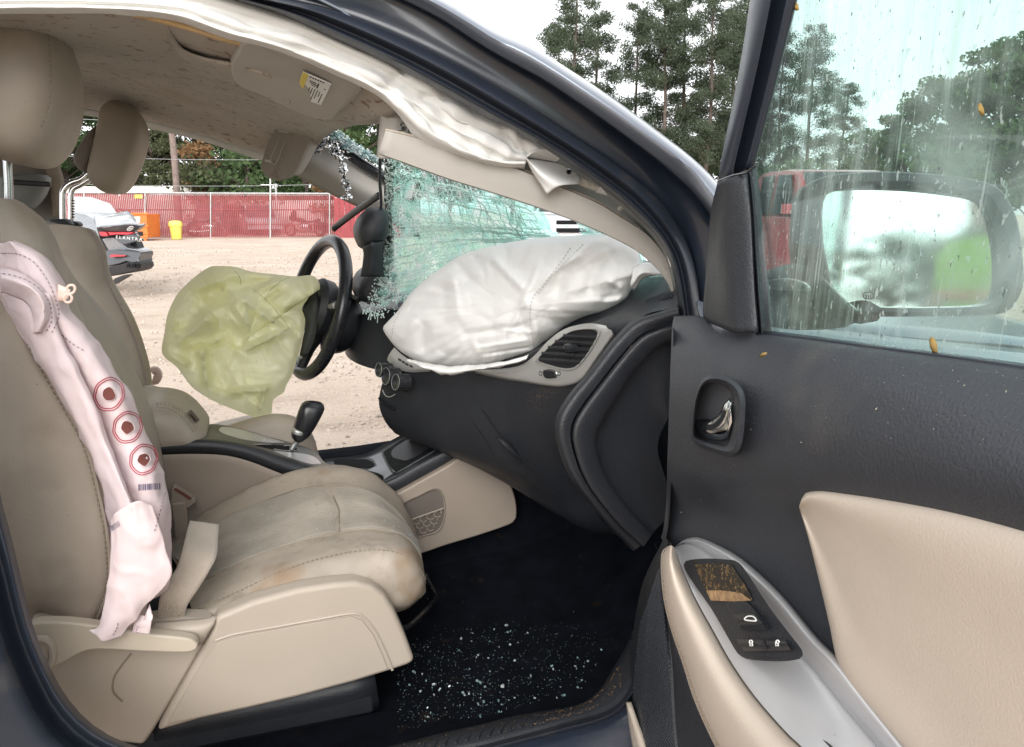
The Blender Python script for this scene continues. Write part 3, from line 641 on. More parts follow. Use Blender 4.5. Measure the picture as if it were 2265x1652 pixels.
A2 = HZ([(p[0]*.3+q[0]*.7, p[1]*.3+q[1]*.7) for p, q in zip(si, so)], zo); A3 = HZ(so, zo, -.004)
surf('scuff_plate', [A0, A1, A2, A3], mt['black'], body, n=60, k=4)
A4 = HZ([(p[0]*.5+q[0]*.5, p[1]*.5+q[1]*.5) for p, q in zip(so, s2)], zo, .012); A5 = HZ(s2, zo, -.006)
surf('sill_seal', [A3, A4, A5], mt['rubber'], body, n=50, k=5)
A6 = [np.array([p[0], p[1]-.02, p[2]-.012]) for p in A5]; A7 = [np.array([p[0], -.045 if i < 8 else p[1]-.05, p[2]-.06]) for i, p in enumerate(A5)]; A8 = [np.array([p[0], -.02, .22]) for p in A5]
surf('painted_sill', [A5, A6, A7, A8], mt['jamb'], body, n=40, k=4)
gA2 = cr(A2, 200); gA1 = cr(A1, 200)
for i in range(58, 128, 5):
    a, b = gA1[i]*.55+gA2[i]*.45, gA2[i]*.98+gA1[i]*.02
    tube('scuff_rib', [a+np.array([0, 0, .003]), b+np.array([0, 0, .0015])], .0028, mt['black'], body, seg=6)
g = Bag(); gr = np.random.default_rng(11)
for i in range(420):                          # rusty grit along the sill
    k = gr.integers(120, 170) if gr.random() < .6 else gr.integers(20, 150)
    t = gr.random(); p = gA1[k]*(1-t)+gA2[k]*t+np.array([0, 0, .002+.001*gr.random()])
    s = gr.uniform(.0004, .0015); g.box(p, (s, s, s*.5), np.linalg.qr(gr.normal(size=(3, 3)))[0])
g.build('sill_grit', mt['dirt'], body, kind='stuff')
# B-pillar end of the opening: seal sweeping down into the sill
bi = [(-190, -60), (-120, 350), (-60, 700), (-20, 950), (2, 1100), (22, 1174), (47, 1279), (72, 1380), (108, 1471), (150, 1545), (202, 1600), (253, 1632), (330, 1660), (450, 1690), (600, 1700)]
bm = [(-215, -60), (-145, 350), (-85, 700), (-48, 950), (-28, 1110), (-8, 1190), (18, 1290), (45, 1395), (84, 1490), (128, 1570), (185, 1628), (240, 1658), (320, 1685), (440, 1715), (600, 1725)]
bo = [(-240, -60), (-170, 350), (-110, 700), (-75, 950), (-55, 1120), (-36, 1205), (-10, 1305), (18, 1410), (58, 1508), (104, 1592), (166, 1655), (225, 1685), (310, 1712), (430, 1742), (600, 1755)]
def yv(row, Y): return [L(p[0], p[1], Y) for p in row]
def yq(row, Y): return [L(p[0], p[1], Y+.15*max(0, (700-p[1])/760)) for p in row]
surf('rear_opening_seal', [yq(bi, .06), yq(mid(bi, bm, .35, 30), .035), yq(mid(bi, bm, .7, 30), .03), yq(bm, .05), yq(mid(bm, bo, .5, 30), .045), yq(bo, .03)], mt['rubber'], body, n=50, k=4)
surf('rear_pillar_skin', [yq(bo, .028), yq([(p[0]-40, p[1]+(30 if p[1] > 800 else 0)) for p in bo], .0), yq([(p[0]-260, p[1]+(160 if p[1] > 800 else 0)) for p in bo], -.03)], mt['rubber'], body, n=30, k=4)
# rear bodyside, quarter, rear gate so the cabin is closed behind the seats
surf('rear_door_skin', [[(-.45, -.01, .3), (-.42, -.05, .7), (-.44, -.03, 1.08)], [(-1.0, -.01, .3), (-1.0, -.05, .7), (-1.0, -.03, 1.1)], [(-1.9, .02, .3), (-1.95, -.03, .7), (-1.95, 0, 1.12)]], mt['paint'], body, n=10, k=5, solid=.04)
surf('rear_pillar', [[(-.42, .02, 1.08), (-.5, .12, 1.4), (-.52, .2, 1.62)], [(-.52, .02, 1.08), (-.60, .12, 1.4), (-.62, .2, 1.62)]], mt['jamb'], body, n=8, k=2, solid=.05)
surf('tailgate', [[(-1.95, .05, .4), (-2.0, .05, 1.1)], [(-2.05, .9, .4), (-2.1, .9, 1.1)], [(-1.95, 1.75, .4), (-2.0, 1.75, 1.1)]], mt['paint'], body, n=6, k=4, solid=.05)
surf('far_rear_side', [[(-.75, 1.8, .3), (-.75, 1.83, .7), (-.75, 1.80, 1.08)], [(-1.9, 1.78, .3), (-1.95, 1.82, .7), (-1.95, 1.78, 1.12)]], mt['paint'], body, n=8, k=4, solid=.04)
# far B-pillar with its belt guide
surf('far_pillar', [Lr([(-90, 250, 1.57), (-90, 350, 1.6), (-90, 500, 1.66), (-90, 700, 1.68)]), Lr([(60, 250, 1.57), (72, 350, 1.59), (86, 450, 1.62), (80, 600, 1.66)]), Lr([(122, 250, 1.6), (131, 362, 1.62), (143, 405, 1.63), (140, 490, 1.65), (140, 600, 1.68)])], M('far_pillar_trim', (.24, .225, .20), .7, var=.08, bump=.2), body, n=16, k=4, solid=.03)
puff('belt_guide', [(2, 392), (60, 386), (107, 388), (111, 405), (101, 432), (86, 451), (70, 463), (40, 462), (2, 440)], 1.50, 1.60, mt['pillar_metal'], body, n=30, m=8)
box('guide_slot', L(66, 405, 1.50), (.105, .02, .014), mt['black'], body, bevel=.004, ry=.06)
surf('pillar_seal', [Lr([(104, 372, 1.58), (112, 420, 1.58), (122, 480, 1.6)]), Lr([(131, 362, 1.6), (143, 405, 1.6), (146, 480, 1.62)])], M('pillar_beige', (.36, .30, .25), .6), body, n=10, k=3, solid=.01)
# hood, fender, far A-pillar base
surf('hood', [[(.98, .1, 1.06), (1.5, .1, 1.0), (2.0, .12, .9), (2.25, .15, .75)], [(1.02, .5, 1.1), (1.5, .5, 1.06), (2.05, .5, .95), (2.32, .5, .78)], [(1.04, .9, 1.11), (1.5, .9, 1.07), (2.07, .9, .96), (2.34, .9, .79)], [(1.02, 1.4, 1.09), (1.5, 1.4, 1.05), (2.05, 1.4, .94), (2.3, 1.4, .77)], [(.98, 1.72, 1.05), (1.5, 1.72, .99), (2., 1.7, .89), (2.2, 1.68, .75)]], mt['paint'], body, n=20, k=5, solid=.01)
surf('fender', [[(.66, .06, 1.14), (.8, .05, 1.1), (1.1, .06, 1.055), (1.5, .08, 1.0), (2.0, .1, .9), (2.25, .14, .75)], [(.64, .0, 1.08), (.8, -.01, 1.05), (1.1, -.02, 1.0), (1.5, -.01, .95), (2.0, .02, .85), (2.28, .1, .7)], [(.62, -.035, .9), (.8, -.05, .88), (1.1, -.06, .86), (1.5, -.05, .82), (2.0, -.01, .75), (2.3, .08, .62)], [(.62, -.04, .3), (.8, -.05, .3), (.92, -.06, .4), (1.3, -.06, .68), (1.85, -.04, .5), (2.3, .08, .4)]], mt['paint'], body, n=30, k=5, solid=.006)
surf('front_bumper', [[(2.25, .12, .78), (2.35, .9, .8), (2.25, 1.68, .78)], [(2.38, .12, .6), (2.5, .9, .6), (2.38, 1.68, .6)], [(2.3, .14, .3), (2.42, .9, .3), (2.3, 1.66, .3)]], mt['paint'], body, n=16, k=4, solid=.01)
for wx, wy in ((1.35, .09), (1.35, 1.71), (-1.5, .06), (-1.5, 1.74)):
    w = empty('wheel', car, (wx, wy, .35)); s = 1 if wy > .9 else -1
    a = np.linspace(0, 2*math.pi, 28, endpoint=False)
    rg = [[(wx+r*math.cos(q), wy+s*y, .35+r*math.sin(q)) for q in a] for r, y in ((.24, -.1), (.33, -.1), (.35, -.07), (.35, .07), (.33, .1), (.24, .1), (.22, .07))]
    loftrings('tyre', rg, mt['rubber'], w, caps=False)
    rg = [[(wx+r*math.cos(q), wy+s*y, .35+r*math.sin(q)) for q in a] for r, y in ((.235, .08), (.2, .06), (.07, .075), (.02, .08))]
    loftrings('rim', rg, mt['silver'], w)

# ---- dashboard
YX = np.array([[840, .88], [880, .82], [960, .70], [1050, .60], [1150, .48], [1260, .33], [1340, .24], [1400, .17], [1500, .10]])
def Yd(px): return float(np.interp(px, YX[:, 0], YX[:, 1]))
dash = empty('dashboard', car, (.6, .5, .9))
def dr(row, dy=0): return [L(x, y, Yd(x)+dy) for x, y in row]
d_rows = [Lr([(1504, 596, .2), (1420, 575, .55), (1300, 575, .85), (1150, 590, 1.0), (1000, 620, 1.1), (880, 670, 1.15)]),
          Lr([(1500, 640, .16), (1430, 640, .30), (1330, 650, .45), (1180, 690, .65), (1020, 720, .85), (880, 735, .95)]),
          Lr([(1497, 676, .125), (1440, 672, .20), (1360, 690, .30), (1220, 745, .46), (1060, 790, .62), (960, 800, .72), (872, 775, .84)]),
          dr([(1420, 700), (1352, 722), (1262, 735), (1150, 790), (1050, 812), (960, 816), (876, 796)]),
          dr([(1352, 765), (1300, 795), (1230, 800), (1140, 815), (1045, 820), (960, 824), (866, 806)], -.004),
          dr([(1300, 835), (1262, 855), (1195, 852), (1120, 840), (1040, 834), (955, 834), (858, 818)], -.006),
          dr([(1246, 895), (1200, 905), (1130, 895), (1050, 880), (975, 868), (905, 858), (848, 838)], -.01),
          dr([(1233, 940), (1180, 962), (1105, 962), (1020, 950), (950, 935), (895, 912), (838, 888)], -.004),
          dr([(1246, 1008), (1190, 1030), (1112, 1030), (1035, 1005), (965, 985), (910, 962), (848, 925)], .02),
          dr([(1290, 1090), (1245, 1105), (1180, 1085), (1100, 1048), (1020, 1015), (955, 990), (866, 950)], .07),
          dr([(1350, 1170), (1300, 1172), (1220, 1130), (1140, 1080), (1050, 1030), (975, 1000), (884, 962)], .14),
          dr([(1400, 1190), (1370, 1180), (1300, 1130), (1200, 1080), (1100, 1030), (1020, 1000), (930, 960)], .40)]
surf('dash_skin', d_rows, mt['black'], dash, n=64, k=7)
# side cap seen past the open door
lip = [(1500, 680, .10), (1440, 697, .13), (1400, 712, .145), (1352, 762, .15), (1300, 830, .15), (1258, 880, .15), (1232, 930, .15), (1236, 985, .15), (1268, 1062, .15), (1338, 1152, .15), (1402, 1218, .15)]
lp2 = [(1500, 716, .09), (1452, 730, .11), (1415, 748, .12), (1372, 795, .125), (1325, 855, .125), (1288, 905, .125), (1268, 946, .125), (1272, 995, .125), (1300, 1068, .125), (1362, 1150, .125), (1420, 1205, .125)]
lp3 = [(1500, 745, .10), (1466, 757, .11), (1440, 772, .115), (1400, 815, .12), (1362, 872, .12), (1330, 925, .12), (1313, 962, .12), (1316, 1000, .12), (1338, 1060, .12), (1392, 1135, .12), (1440, 1185, .12)]
lp4 = [(1502, 770, .135), (1476, 782, .135), (1452, 798, .135), (1416, 838, .14), (1382, 890, .14), (1352, 938, .14), (1337, 970, .14), (1339, 1003, .14), (1358, 1056, .14), (1404, 1122, .14), (1452, 1170, .14)]
lp5 = [(1506, 900, .14), (1498, 905, .14), (1490, 910, .14), (1480, 920, .14), (1470, 940, .145), (1460, 960, .145), (1455, 985, .145), (1456, 1005, .145), (1466, 1040, .145), (1480, 1080, .145), (1500, 1120, .145)]
surf('dash_lip', [Lr([(p[0]-4, p[1]-2, p[2]+.03) for p in lip]), Lr(lip), Lr([((a[0]*.7+b[0]*.3), a[1]*.7+b[1]*.3, a[2]-.012) for a, b in zip(lip, lp2)]), Lr([(a[0]*.15+b[0]*.85, a[1]*.15+b[1]*.85, b[2]+.012) for a, b in zip(lip, lp2)])], mt['black'], dash, n=50, k=4)
surf('dash_end_cap', [Lr([(p[0], p[1], p[2]+.014) for p in lp2]), Lr([(p[0]+4, p[1]+3, p[2]-.008) for p in lp2]), Lr(lp3), Lr(lp4), Lr(lp5)], mt['black'], dash, n=50, k=5)
# satin bezel with the air vent
def on_dash(x, y, lift=0.0):
    p = L(x, y, Yd(x)-.006); d = C-p; return p+d/np.linalg.norm(d)*lift
bez = [(1040, 818), (1100, 832), (1160, 842), (1215, 850), (1245, 851), (1272, 842), (1296, 820), (1325, 780), (1354, 738), (1352, 729), (1334, 721), (1300, 718), (1272, 721), (1248, 731), (1220, 750), (1196, 772), (1176, 795), (1140, 812), (1090, 818)]
surf('vent_bezel', [[on_dash(x, y, .004) for x, y in ((1040, 817), (1100, 816), (1150, 808), (1180, 788), (1214, 752), (1250, 727), (1300, 715), (1340, 720))],
                    [on_dash(x, y, .016) for x, y in ((1042, 818), (1100, 820), (1155, 815), (1188, 796), (1222, 766), (1258, 745), (1306, 735), (1345, 727))],
                    [on_dash(x, y, .018) for x, y in ((1046, 820), (1110, 828), (1170, 832), (1215, 830), (1250, 824), (1285, 800), (1320, 765), (1352, 730))],
                    [on_dash(x, y, .014) for x, y in ((1050, 822), (1110, 834), (1165, 843), (1212, 850), (1246, 851), (1282, 838), (1315, 796), (1356, 738))],
                    [on_dash(x, y, .0) for x, y in ((1050, 825), (1110, 838), (1165, 847), (1212, 854), (1248, 855), (1286, 842), (1320, 798), (1360, 742))]], mt['bezel'], dash, n=40, k=5)
vo = [(1188, 797), (1200, 781), (1232, 752), (1262, 733), (1292, 727), (1318, 728), (1325, 734), (1320, 748), (1298, 785), (1276, 810), (1262, 816), (1240, 815), (1206, 806)]
P = cr(np.array(vo, float), 40, True); cpt = P.mean(0)
loftrings('vent_frame', [[on_dash(*(cpt+(q-cpt)*s), l) for q in P] for s, l in ((1.05, .020), (1.03, .024), (.98, .024), (.95, .019), (.93, .004))], mt['bezel'], dash, caps=False)
plate('vent_well', [on_dash(*(cpt+(q-cpt)*.97), .0195) for q in P], (0, .001, 0), M('vent_dark', (.006, .007, .009), .6), dash)
def vxl(y):                                   # the opening's left and right edge at height y
    xs = [P[i, 0]+(y-P[i, 1])*(P[(i+1) % 40, 0]-P[i, 0])/(P[(i+1) % 40, 1]-P[i, 1]+1e-9) for i in range(40) if (P[i, 1]-y)*(P[(i+1) % 40, 1]-y) <= 0]
    return min(xs)+3, max(xs)-3
for yy in (743, 757, 771, 785, 799):
    x0, x1 = vxl(yy); q = [on_dash(x, yy+(x-1255)*.06, .022) for x in np.linspace(x0, x1, 6)]
    tube('vent_slat', q, .0042, mt['blackshiny'], dash, seg=8, rx=.45)
puff('vent_tab', [(1248, 764), (1262, 758), (1278, 762), (1280, 774), (1266, 780), (1250, 776)], Yd(1262)-.052, Yd(1262)-.032, mt['blackshiny'], dash, n=20, m=6)
tube('vent_tab_trim', [on_dash(1266, 763, .034), on_dash(1271, 768, .036), on_dash(1268, 774, .034)], .0016, mt['chrome'], dash, seg=6)
plate('bezel_switch', [on_dash(*q, .019) for q in ((1205, 820), (1226, 822), (1228, 833), (1208, 833))], (-.004, -.004, 0), mt['blackshiny'], dash, smoothn=20, bevel=.001)
tube('bezel_switch_ring', [on_dash(*q, .021) for q in ((1203, 819), (1227, 820), (1230, 834), (1207, 835))], .0012, mt['chrome'], dash, seg=6, n=24, closed=True)
for qx in (1196, 1237): tube('switch_icon', [on_dash(qx-3, 822, .0185), on_dash(qx+2, 823, .0185), on_dash(qx+2, 830, .0185), on_dash(qx-3, 829, .0185)], .0007, mt['ink'], dash, seg=4, n=12, closed=True)
# defroster grille on the dash top
surf('defroster_frame', [Lr([(1418, 678, .232), (1432, 662, .232), (1470, 648, .2), (1494, 643, .165)]), Lr([(1420, 682, .222), (1450, 678, .205), (1478, 668, .185), (1495, 656, .155)])], mt['blackshiny'], dash, n=16, k=4, solid=.003)
for i in range(8):
    u = i/7; a = np.array([1430+u*58, 671-u*18]); tube('defroster_slat', [L(a[0]-4, a[1]+6, .218-.055*u), L(a[0]+8, a[1]-8, .225-.055*u)], .0026, mt['black'], dash, seg=6)
# glovebox lines and latch
tube('glovebox_seam', dr([(1066, 905), (1090, 940), (1128, 990), (1160, 1032), (1200, 1070), (1235, 1096)], -.012), .0009, mt['ink'], dash, seg=6, n=40)
tube('glovebox_seam', dr([(1000, 860), (1040, 925), (1075, 975), (1110, 1040)], -.008), .0007, mt['ink'], dash, seg=6, n=40)
puff('glovebox_latch', [(1100, 968), (1116, 972), (1142, 1000), (1160, 1024), (1150, 1022), (1124, 998)], Yd(1120)-.035, Yd(1120)-.005, mt['blackshiny'], dash, n=24, m=6)
# centre stack controls
def knob(x, y, Y, r, l=.022):
    c0 = L(x, y, Y); ax = np.array([-.9, -.30, .18]); ax /= np.linalg.norm(ax); u = np.cross(ax, [0, 0, 1]); u /= np.linalg.norm(u); w = np.cross(ax, u)
    a = np.linspace(0, 2*math.pi, 28, endpoint=False)
    rg = [[c0+ax*h+(u*math.cos(q)+w*math.sin(q))*rr for q in a] for h, rr in ((-.01, r), (l-.003, r*.97), (l, r*.92), (l-.001, r*.75), (l-.004, r*.5))]
    k = loftrings('climate_knob', rg, mt['blackshiny'], dash)
    tube('knob_ring', [c0+ax*(l+.0005)+(u*math.cos(q)+w*math.sin(q))*r*.9 for q in a], .0006, mt['pillar_metal'], dash, seg=5, closed=True)
knob(855, 819, .82, .019); knob(871, 833, .79, .023); knob(893, 846, .74, .021)
plate('dash_side_filler', [L(x, y, .215) for x, y in ((1390, 700), (1440, 672), (1506, 640), (1506, 800), (1400, 800))], (0, .01, 0), mt['black'], dash)
surf('radio_panel', [dr([(872, 768), (890, 785), (915, 800), (945, 806)], -.022), dr([(860, 785), (882, 803), (910, 815), (950, 817)], -.026), dr([(856, 796), (876, 814), (905, 823), (952, 822)], -.018)], mt['bezel'], dash, n=20, k=4)
for q in ((885, 794), (893, 799), (901, 804), (910, 808)): plate('radio_button', [L(q[0]+a, q[1]+b, Yd(q[0])-.031) for a, b in ((-3, -2), (3, 1), (3, 5), (-3, 2))], (-.002, -.002, 0), mt['black'], dash)
tube('stack_slot', dr([(838, 880), (850, 893), (862, 901), (872, 906)], -.012), .0032, mt['ink'], dash, seg=6, n=14)
tube('stack_trim', dr([(846, 862), (852, 874), (862, 878), (874, 872)], -.015), .0013, mt['bezel'], dash, seg=6, n=16)
g = Bag(); gr = np.random.default_rng(4)
for i in range(300):                           # rusty smear below the bezel
    x = 1195+gr.normal()*18+20*gr.random(); y = 858+abs(gr.normal())*30; x -= (y-858)*.35
    p = L(x, y, Yd(x)-.0125); s = gr.uniform(.0003, .0008); g.box(p, (s, s, s*.4), np.linalg.qr(gr.normal(size=(3, 3)))[0])
g.build('dash_grit', mt['dirt'], dash, kind='stuff')
# driver's side: lower dash, cluster hood
surf('driver_dash', [Lr([(905, 690, 1.0), (905, 760, .98), (900, 830, .96)]), Lr([(866, 684, 1.08), (858, 760, 1.05), (850, 822, 1.02)]), Lr([(806, 690, 1.18), (790, 750, 1.16), (790, 804, 1.12)]), Lr([(790, 690, 1.35), (768, 745, 1.35), (764, 782, 1.3)]), Lr([(800, 660, 1.65), (780, 730, 1.65), (770, 760, 1.65)])], mt['black'], dash, n=14, k=5)
surf('driver_dash_top', [Lr([(905, 690, 1.0), (866, 684, 1.08), (806, 690, 1.18), (790, 690, 1.35), (800, 660, 1.65)]), [(.8, 1.0, 1.08), (.82, 1.1, 1.08), (.85, 1.25, 1.08), (.85, 1.4, 1.08), (.82, 1.65, 1.05)]], mt['black'], dash, n=16, k=4)
puff('cluster_hood', [(782, 630), (788, 615), (798, 601), (815, 590), (838, 582), (860, 582), (870, 600), (868, 640), (850, 660), (820, 664), (793, 662), (784, 648)], 1.02, 1.34, mt['black'], dash, n=32, m=10)

# ---- interior mirror hanging from the broken glass, loose moulding
rm = empty('interior_mirror', car, L(815, 500, .95))
puff('mirror_housing', [(816, 460), (838, 458), (852, 470), (856, 500), (850, 528), (826, 540), (800, 550), (788, 534), (783, 507), (794, 481)], .90, 1.06, mt['black'], rm, n=32, m=10)
surf('mirror_neck', [Lr([(800, 546, .93), (804, 560, .93), (801, 590, .94), (797, 612, .95)]), Lr([(822, 540, .90), (824, 560, .91), (823, 590, .92), (822, 612, .93)]), Lr([(850, 532, .93), (848, 560, .93), (848, 590, .94), (850, 612, .95)])], mt['black'], rm, n=12, k=4, solid=.02)
tube('loose_moulding', Lr([(738, 506, 1.25), (752, 494, 1.22), (790, 465, 1.12), (838, 432, 1.0)]), [.010, .0105, .0105, .0095], mt['blackshiny'], body, seg=8, n=24, rx=.7)

# ---- shattered windscreen
ws = empty('windscreen', car, L(1000, 500, .8))
top_w = [(848, 338, 1.0), (890, 352, .95), (940, 368, .88), (991, 386, .8), (1091, 416, .65), (1192, 450, .52), (1259, 474, .44), (1326, 503, .37), (1400, 548, .32), (1470, 615, .27)]
mid_w = [(846, 440, 1.02), (880, 450, .96), (940, 462, .92), (991, 470, .86), (1091, 492, .74), (1192, 512, .62), (1259, 525, .55), (1326, 540, .48), (1400, 575, .40), (1475, 630, .30)]
low_w = [(840, 560, 1.02), (874, 566, .98), (920, 560, .92), (991, 552, .88), (1091, 545, .80), (1192, 540, .70), (1259, 542, .62), (1326, 556, .54), (1400, 590, .45), (1478, 640, .33)]
bot_w = [(800, 690, 1.0), (840, 700, .96), (890, 690, .90), (960, 650, .86), (1060, 610, .82), (1170, 585, .76), (1250, 580, .68), (1326, 590, .58), (1400, 615, .48), (1480, 650, .35)]
Gw = grid([Lr(top_w), Lr(mid_w), Lr(low_w), Lr(bot_w)], 90, 18)
Nw, sw = facing(Gw)
Gw = Gw+Nw*(.006*fbm(Gw*14, 3, 9)+.0025*fbm(Gw*60, 2, 3))[..., None]
m_, n_ = Gw.shape[:2]
gr = np.random.default_rng(8); fc = []
for i, f in enumerate(gfaces(m_, n_)):
    r_, c_ = divmod(i, n_-1)
    if c_ < 1+3.5*abs(math.sin(r_*.55+math.sin(r_*1.7)))*gr.random(): continue
    if r_ > m_-1-3-2*gr.random() and c_ < 14: continue
    u, v = c_/(n_-1), r_/(m_-1)
    # torn-out gap towards the passenger pillar, where the white truck shows
    if .615+.05*v < u < .725 and .03 < v < .40 and gr.random() < .96: continue
    fc.append(f if sw > 0 else f[::-1])
mk('shattered_pane', Gw.reshape(-1, 3), fc, mt['cracked'], ws, sharp=20)
# long crack ridges and splinters standing proud of the sheet
def on_ws(u, v):
    i, j = v*(m_-1), u*(n_-1); i0, j0 = min(int(i), m_-2), min(int(j), n_-2); a, b = i-i0, j-j0
    return (Gw[i0, j0]*(1-b)+Gw[i0, j0+1]*b)*(1-a)+(Gw[i0+1, j0]*(1-b)+Gw[i0+1, j0+1]*b)*a
g = Bag(); gr = np.random.default_rng(21)
def crack(u, v, du, dv, n, w, jit):
    p = on_ws(u, v)
    for _ in range(n):
        u2, v2 = u+du+gr.normal()*jit, v+dv+gr.normal()*jit
        if not (0.02 < u2 < .98 and .01 < v2 < .97): break
        q = on_ws(u2, v2); d = (C-q); d /= np.linalg.norm(d)
        if np.linalg.norm(q-p) > .001 and not (.60 < u2 < .74 and v2 < .42): g.bar(p+d*.002, q+d*.002, w*gr.uniform(.5, 1.2))
        p, u, v = q, u2, v2
for k in range(12):                            # main fracture ridges
    crack(gr.uniform(.03, .10), gr.uniform(.08, .85), .024, gr.normal()*.005-.003, gr.integers(20, 40), .0034, .003)
for k in range(16): crack(gr.uniform(.08, .6), gr.uniform(.02, .35), gr.uniform(-.004, .012), gr.uniform(.03, .045), gr.integers(7, 16), .0028, .004)
for k in range(34):                            # sweeping arcs across the sheet
    v0 = gr.uniform(.05, .9); crack(gr.uniform(.03, .2), v0, .022, gr.normal()*.004-.002, gr.integers(14, 40), .0015, .003)
for k in range(95):                           # steep slanting fractures
    crack(gr.uniform(.05, .8), gr.uniform(.02, .6), gr.uniform(-.004, .010), gr.uniform(.02, .04), gr.integers(5, 16), .0012, .003)
for k in range(60):
    a = gr.uniform(0, 6.3); crack(gr.uniform(.03, .7), gr.uniform(.05, .9), .010*math.cos(a), .03*math.sin(a), gr.integers(3, 8), .0010, .005)
g.build('crack_lines', mt['crack'], ws, kind='stuff')
g = Bag()
for k in range(1500):                          # crumbs clinging to the torn edge
    v = gr.random(); u = abs(gr.normal())*.035+.012
    p = on_ws(min(u, .9), min(v, .99)) if gr.random() < .8 else on_ws(gr.uniform(.02, .35), gr.uniform(.1, .98))
    p = p+gr.normal(size=3)*.003; s = gr.uniform(.0015, .0048); A = np.linalg.qr(gr.normal(size=(3, 3)))[0]; g.box(p, (s, s*gr.uniform(.4, 1.6), s*.5), A)
for k in range(14):                            # slivers hanging from the bottom edge
    u = gr.uniform(0, .16); p = on_ws(u, .985); l = gr.uniform(.006, .03); g.bar(p, p+np.array([gr.normal()*.005, gr.normal()*.004, -l]), .002)
g.build('edge_crumbs', mt['crack'], ws, kind='stuff')
surf('frit_band', [[on_ws(.012, v)+np.array([-.002, .004, 0]) for v in np.linspace(.02, .95, 8)], [on_ws(.06, v)+np.array([-.002, .008, 0]) for v in np.linspace(.02, .95, 8)]], mt['black'], ws, n=40, k=3, disp=lambda G: .003*fbm(G*70, 2, 1))

# ---- airbags
def bag(name, outline, centre, Yof, thick, back, mat, parent, n=150, rings=44, crump=None, seed=0, open_back=False):
    O = cr(np.array(outline, float), n, True); c = np.array(centre, float); P2, T = [], []
    ts = np.sin(np.linspace(0, math.pi/2, rings+1))[1:]
    for t in ts: P2.append(c+(O-c)*t); T.append(np.full(n, t))
    P2, T = np.array(P2), np.array(T)
    dome = np.sqrt(np.maximum(1-T**2.4, 0))
    h = crump(P2, T) if crump else np.zeros_like(T)
    h0 = h[0].mean(); ss = np.clip((T-.02)/.10, 0, 1); h = h0+(h-h0)*ss*ss*(3-2*ss)
    Yv = np.vectorize(Yof)(P2[..., 0], P2[..., 1])
    fr = Yv-dome*thick-h*np.minimum(1, (1-T)*9+.15)
    bk = Yv+dome*back
    V = [[*L(c[0], c[1], Yof(*c)-thick-(float(h[0].mean()) if crump else 0))]]
    front = np.array([[L(P2[i, j, 0], P2[i, j, 1], fr[i, j]) for j in range(n)] for i in range(rings)])
    rear = np.array([[L(P2[i, j, 0], P2[i, j, 1], bk[i, j]) for j in range(n)] for i in range(0 if not open_back else int(rings*.80), rings-1, 4)])
    V = np.vstack([V, front.reshape(-1, 3), rear[::-1].reshape(-1, 3), [L(c[0], c[1], Yof(*c)+back)]])
    m = rings+len(rear); fc = [(0, 1+(j+1) % n, 1+j) for j in range(n)]
    fc += [tuple(1+q for q in f) for f in gfaces(m, n, True)]
    last = len(V)-1; b0 = 1+(m-1)*n; fc += [] if open_back else [(last, b0+j, b0+(j+1) % n) for j in range(n)]
    return mk(name, V, fc, mat, parent, sharp=180)
def facets(P, n, box_, amp, seed, scale):
    g = np.random.default_rng(seed); W = P+22*np.stack([fbm(np.dstack([P/90, np.zeros(P.shape[:2])]), 2, seed), fbm(np.dstack([P/90, np.ones(P.shape[:2])]), 2, seed+5)], -1)
    a, b = voro(W, n, box_, seed)
    return amp*np.minimum((b-a)/scale, 1)
pa = empty('passenger_airbag', car, L(1130, 700, .5))
pout = [(847, 727), (857, 712), (880, 687), (907, 650), (944, 616), (974, 593), (1024, 563), (1091, 543), (1175, 528), (1259, 521), (1343, 518), (1376, 530), (1410, 554), (1422, 583), (1434, 597), (1417, 612), (1396, 640), (1383, 662), (1346, 686), (1293, 700), (1252, 720), (1226, 741), (1202, 761), (1179, 784), (1142, 794), (1092, 808), (1041, 818), (991, 814), (937, 805), (904, 789), (880, 772), (862, 752)]
def pcr(P, T):
    z = np.zeros(P.shape[:2]); P3 = np.dstack([P/120, z])
    h = .008*fbm(P3, 3, 3)
    h += .62*crease_field(P, [(1330, 520, 1165, 650, .028, 34), (1165, 650, 1195, 760, .030, 26), (890, 690, 1060, 610, -.022, 22), (1060, 560, 1010, 600, -.02, 30), (1000, 600, 1020, 720, .022, 30), (1080, 560, 1170, 650, .020, 14),
                          (870, 760, 930, 700, .018, 16), (930, 700, 940, 790, -.018, 22), (1020, 740, 1180, 720, -.012, 12), (1060, 790, 1040, 740, .012, 12), (1290, 560, 1240, 590, .026, 20), (1260, 560, 1220, 660, -.022, 26), (1340, 560, 1290, 660, -.02, 20), (1345, 620, 1380, 640, .022, 10), (1330, 660, 1375, 655, -.02, 8), (1050, 770, 1180, 750, .010, 7), (1060, 785, 1190, 765, -.010, 6), (1100, 730, 1190, 735, .008, 6), (1200, 560, 1120, 760, .012, 10)])
    th = np.arctan2(P[..., 1]-680, P[..., 0]-1120); h += .010*T**2.5*(.5-np.abs(vnoise(np.dstack([th*7, T*1.3, z]), 31)))+.005*T**2*(.5-np.abs(vnoise(np.dstack([th*17, T*2, z]), 32)))
    h += facets(P, 50, (840, 500, 1450, 840), .006, 5, 40)+.0008*fbm(np.dstack([P/16, z]), 2, 6)
    return h
PB = bag('inflated_bag', pout, (1120, 680), lambda x, y: .80-.48*min(max((x-850)/560, 0), 1), .105, .12, mt['bagwhite'], pa, crump=pcr, n=200, rings=60)
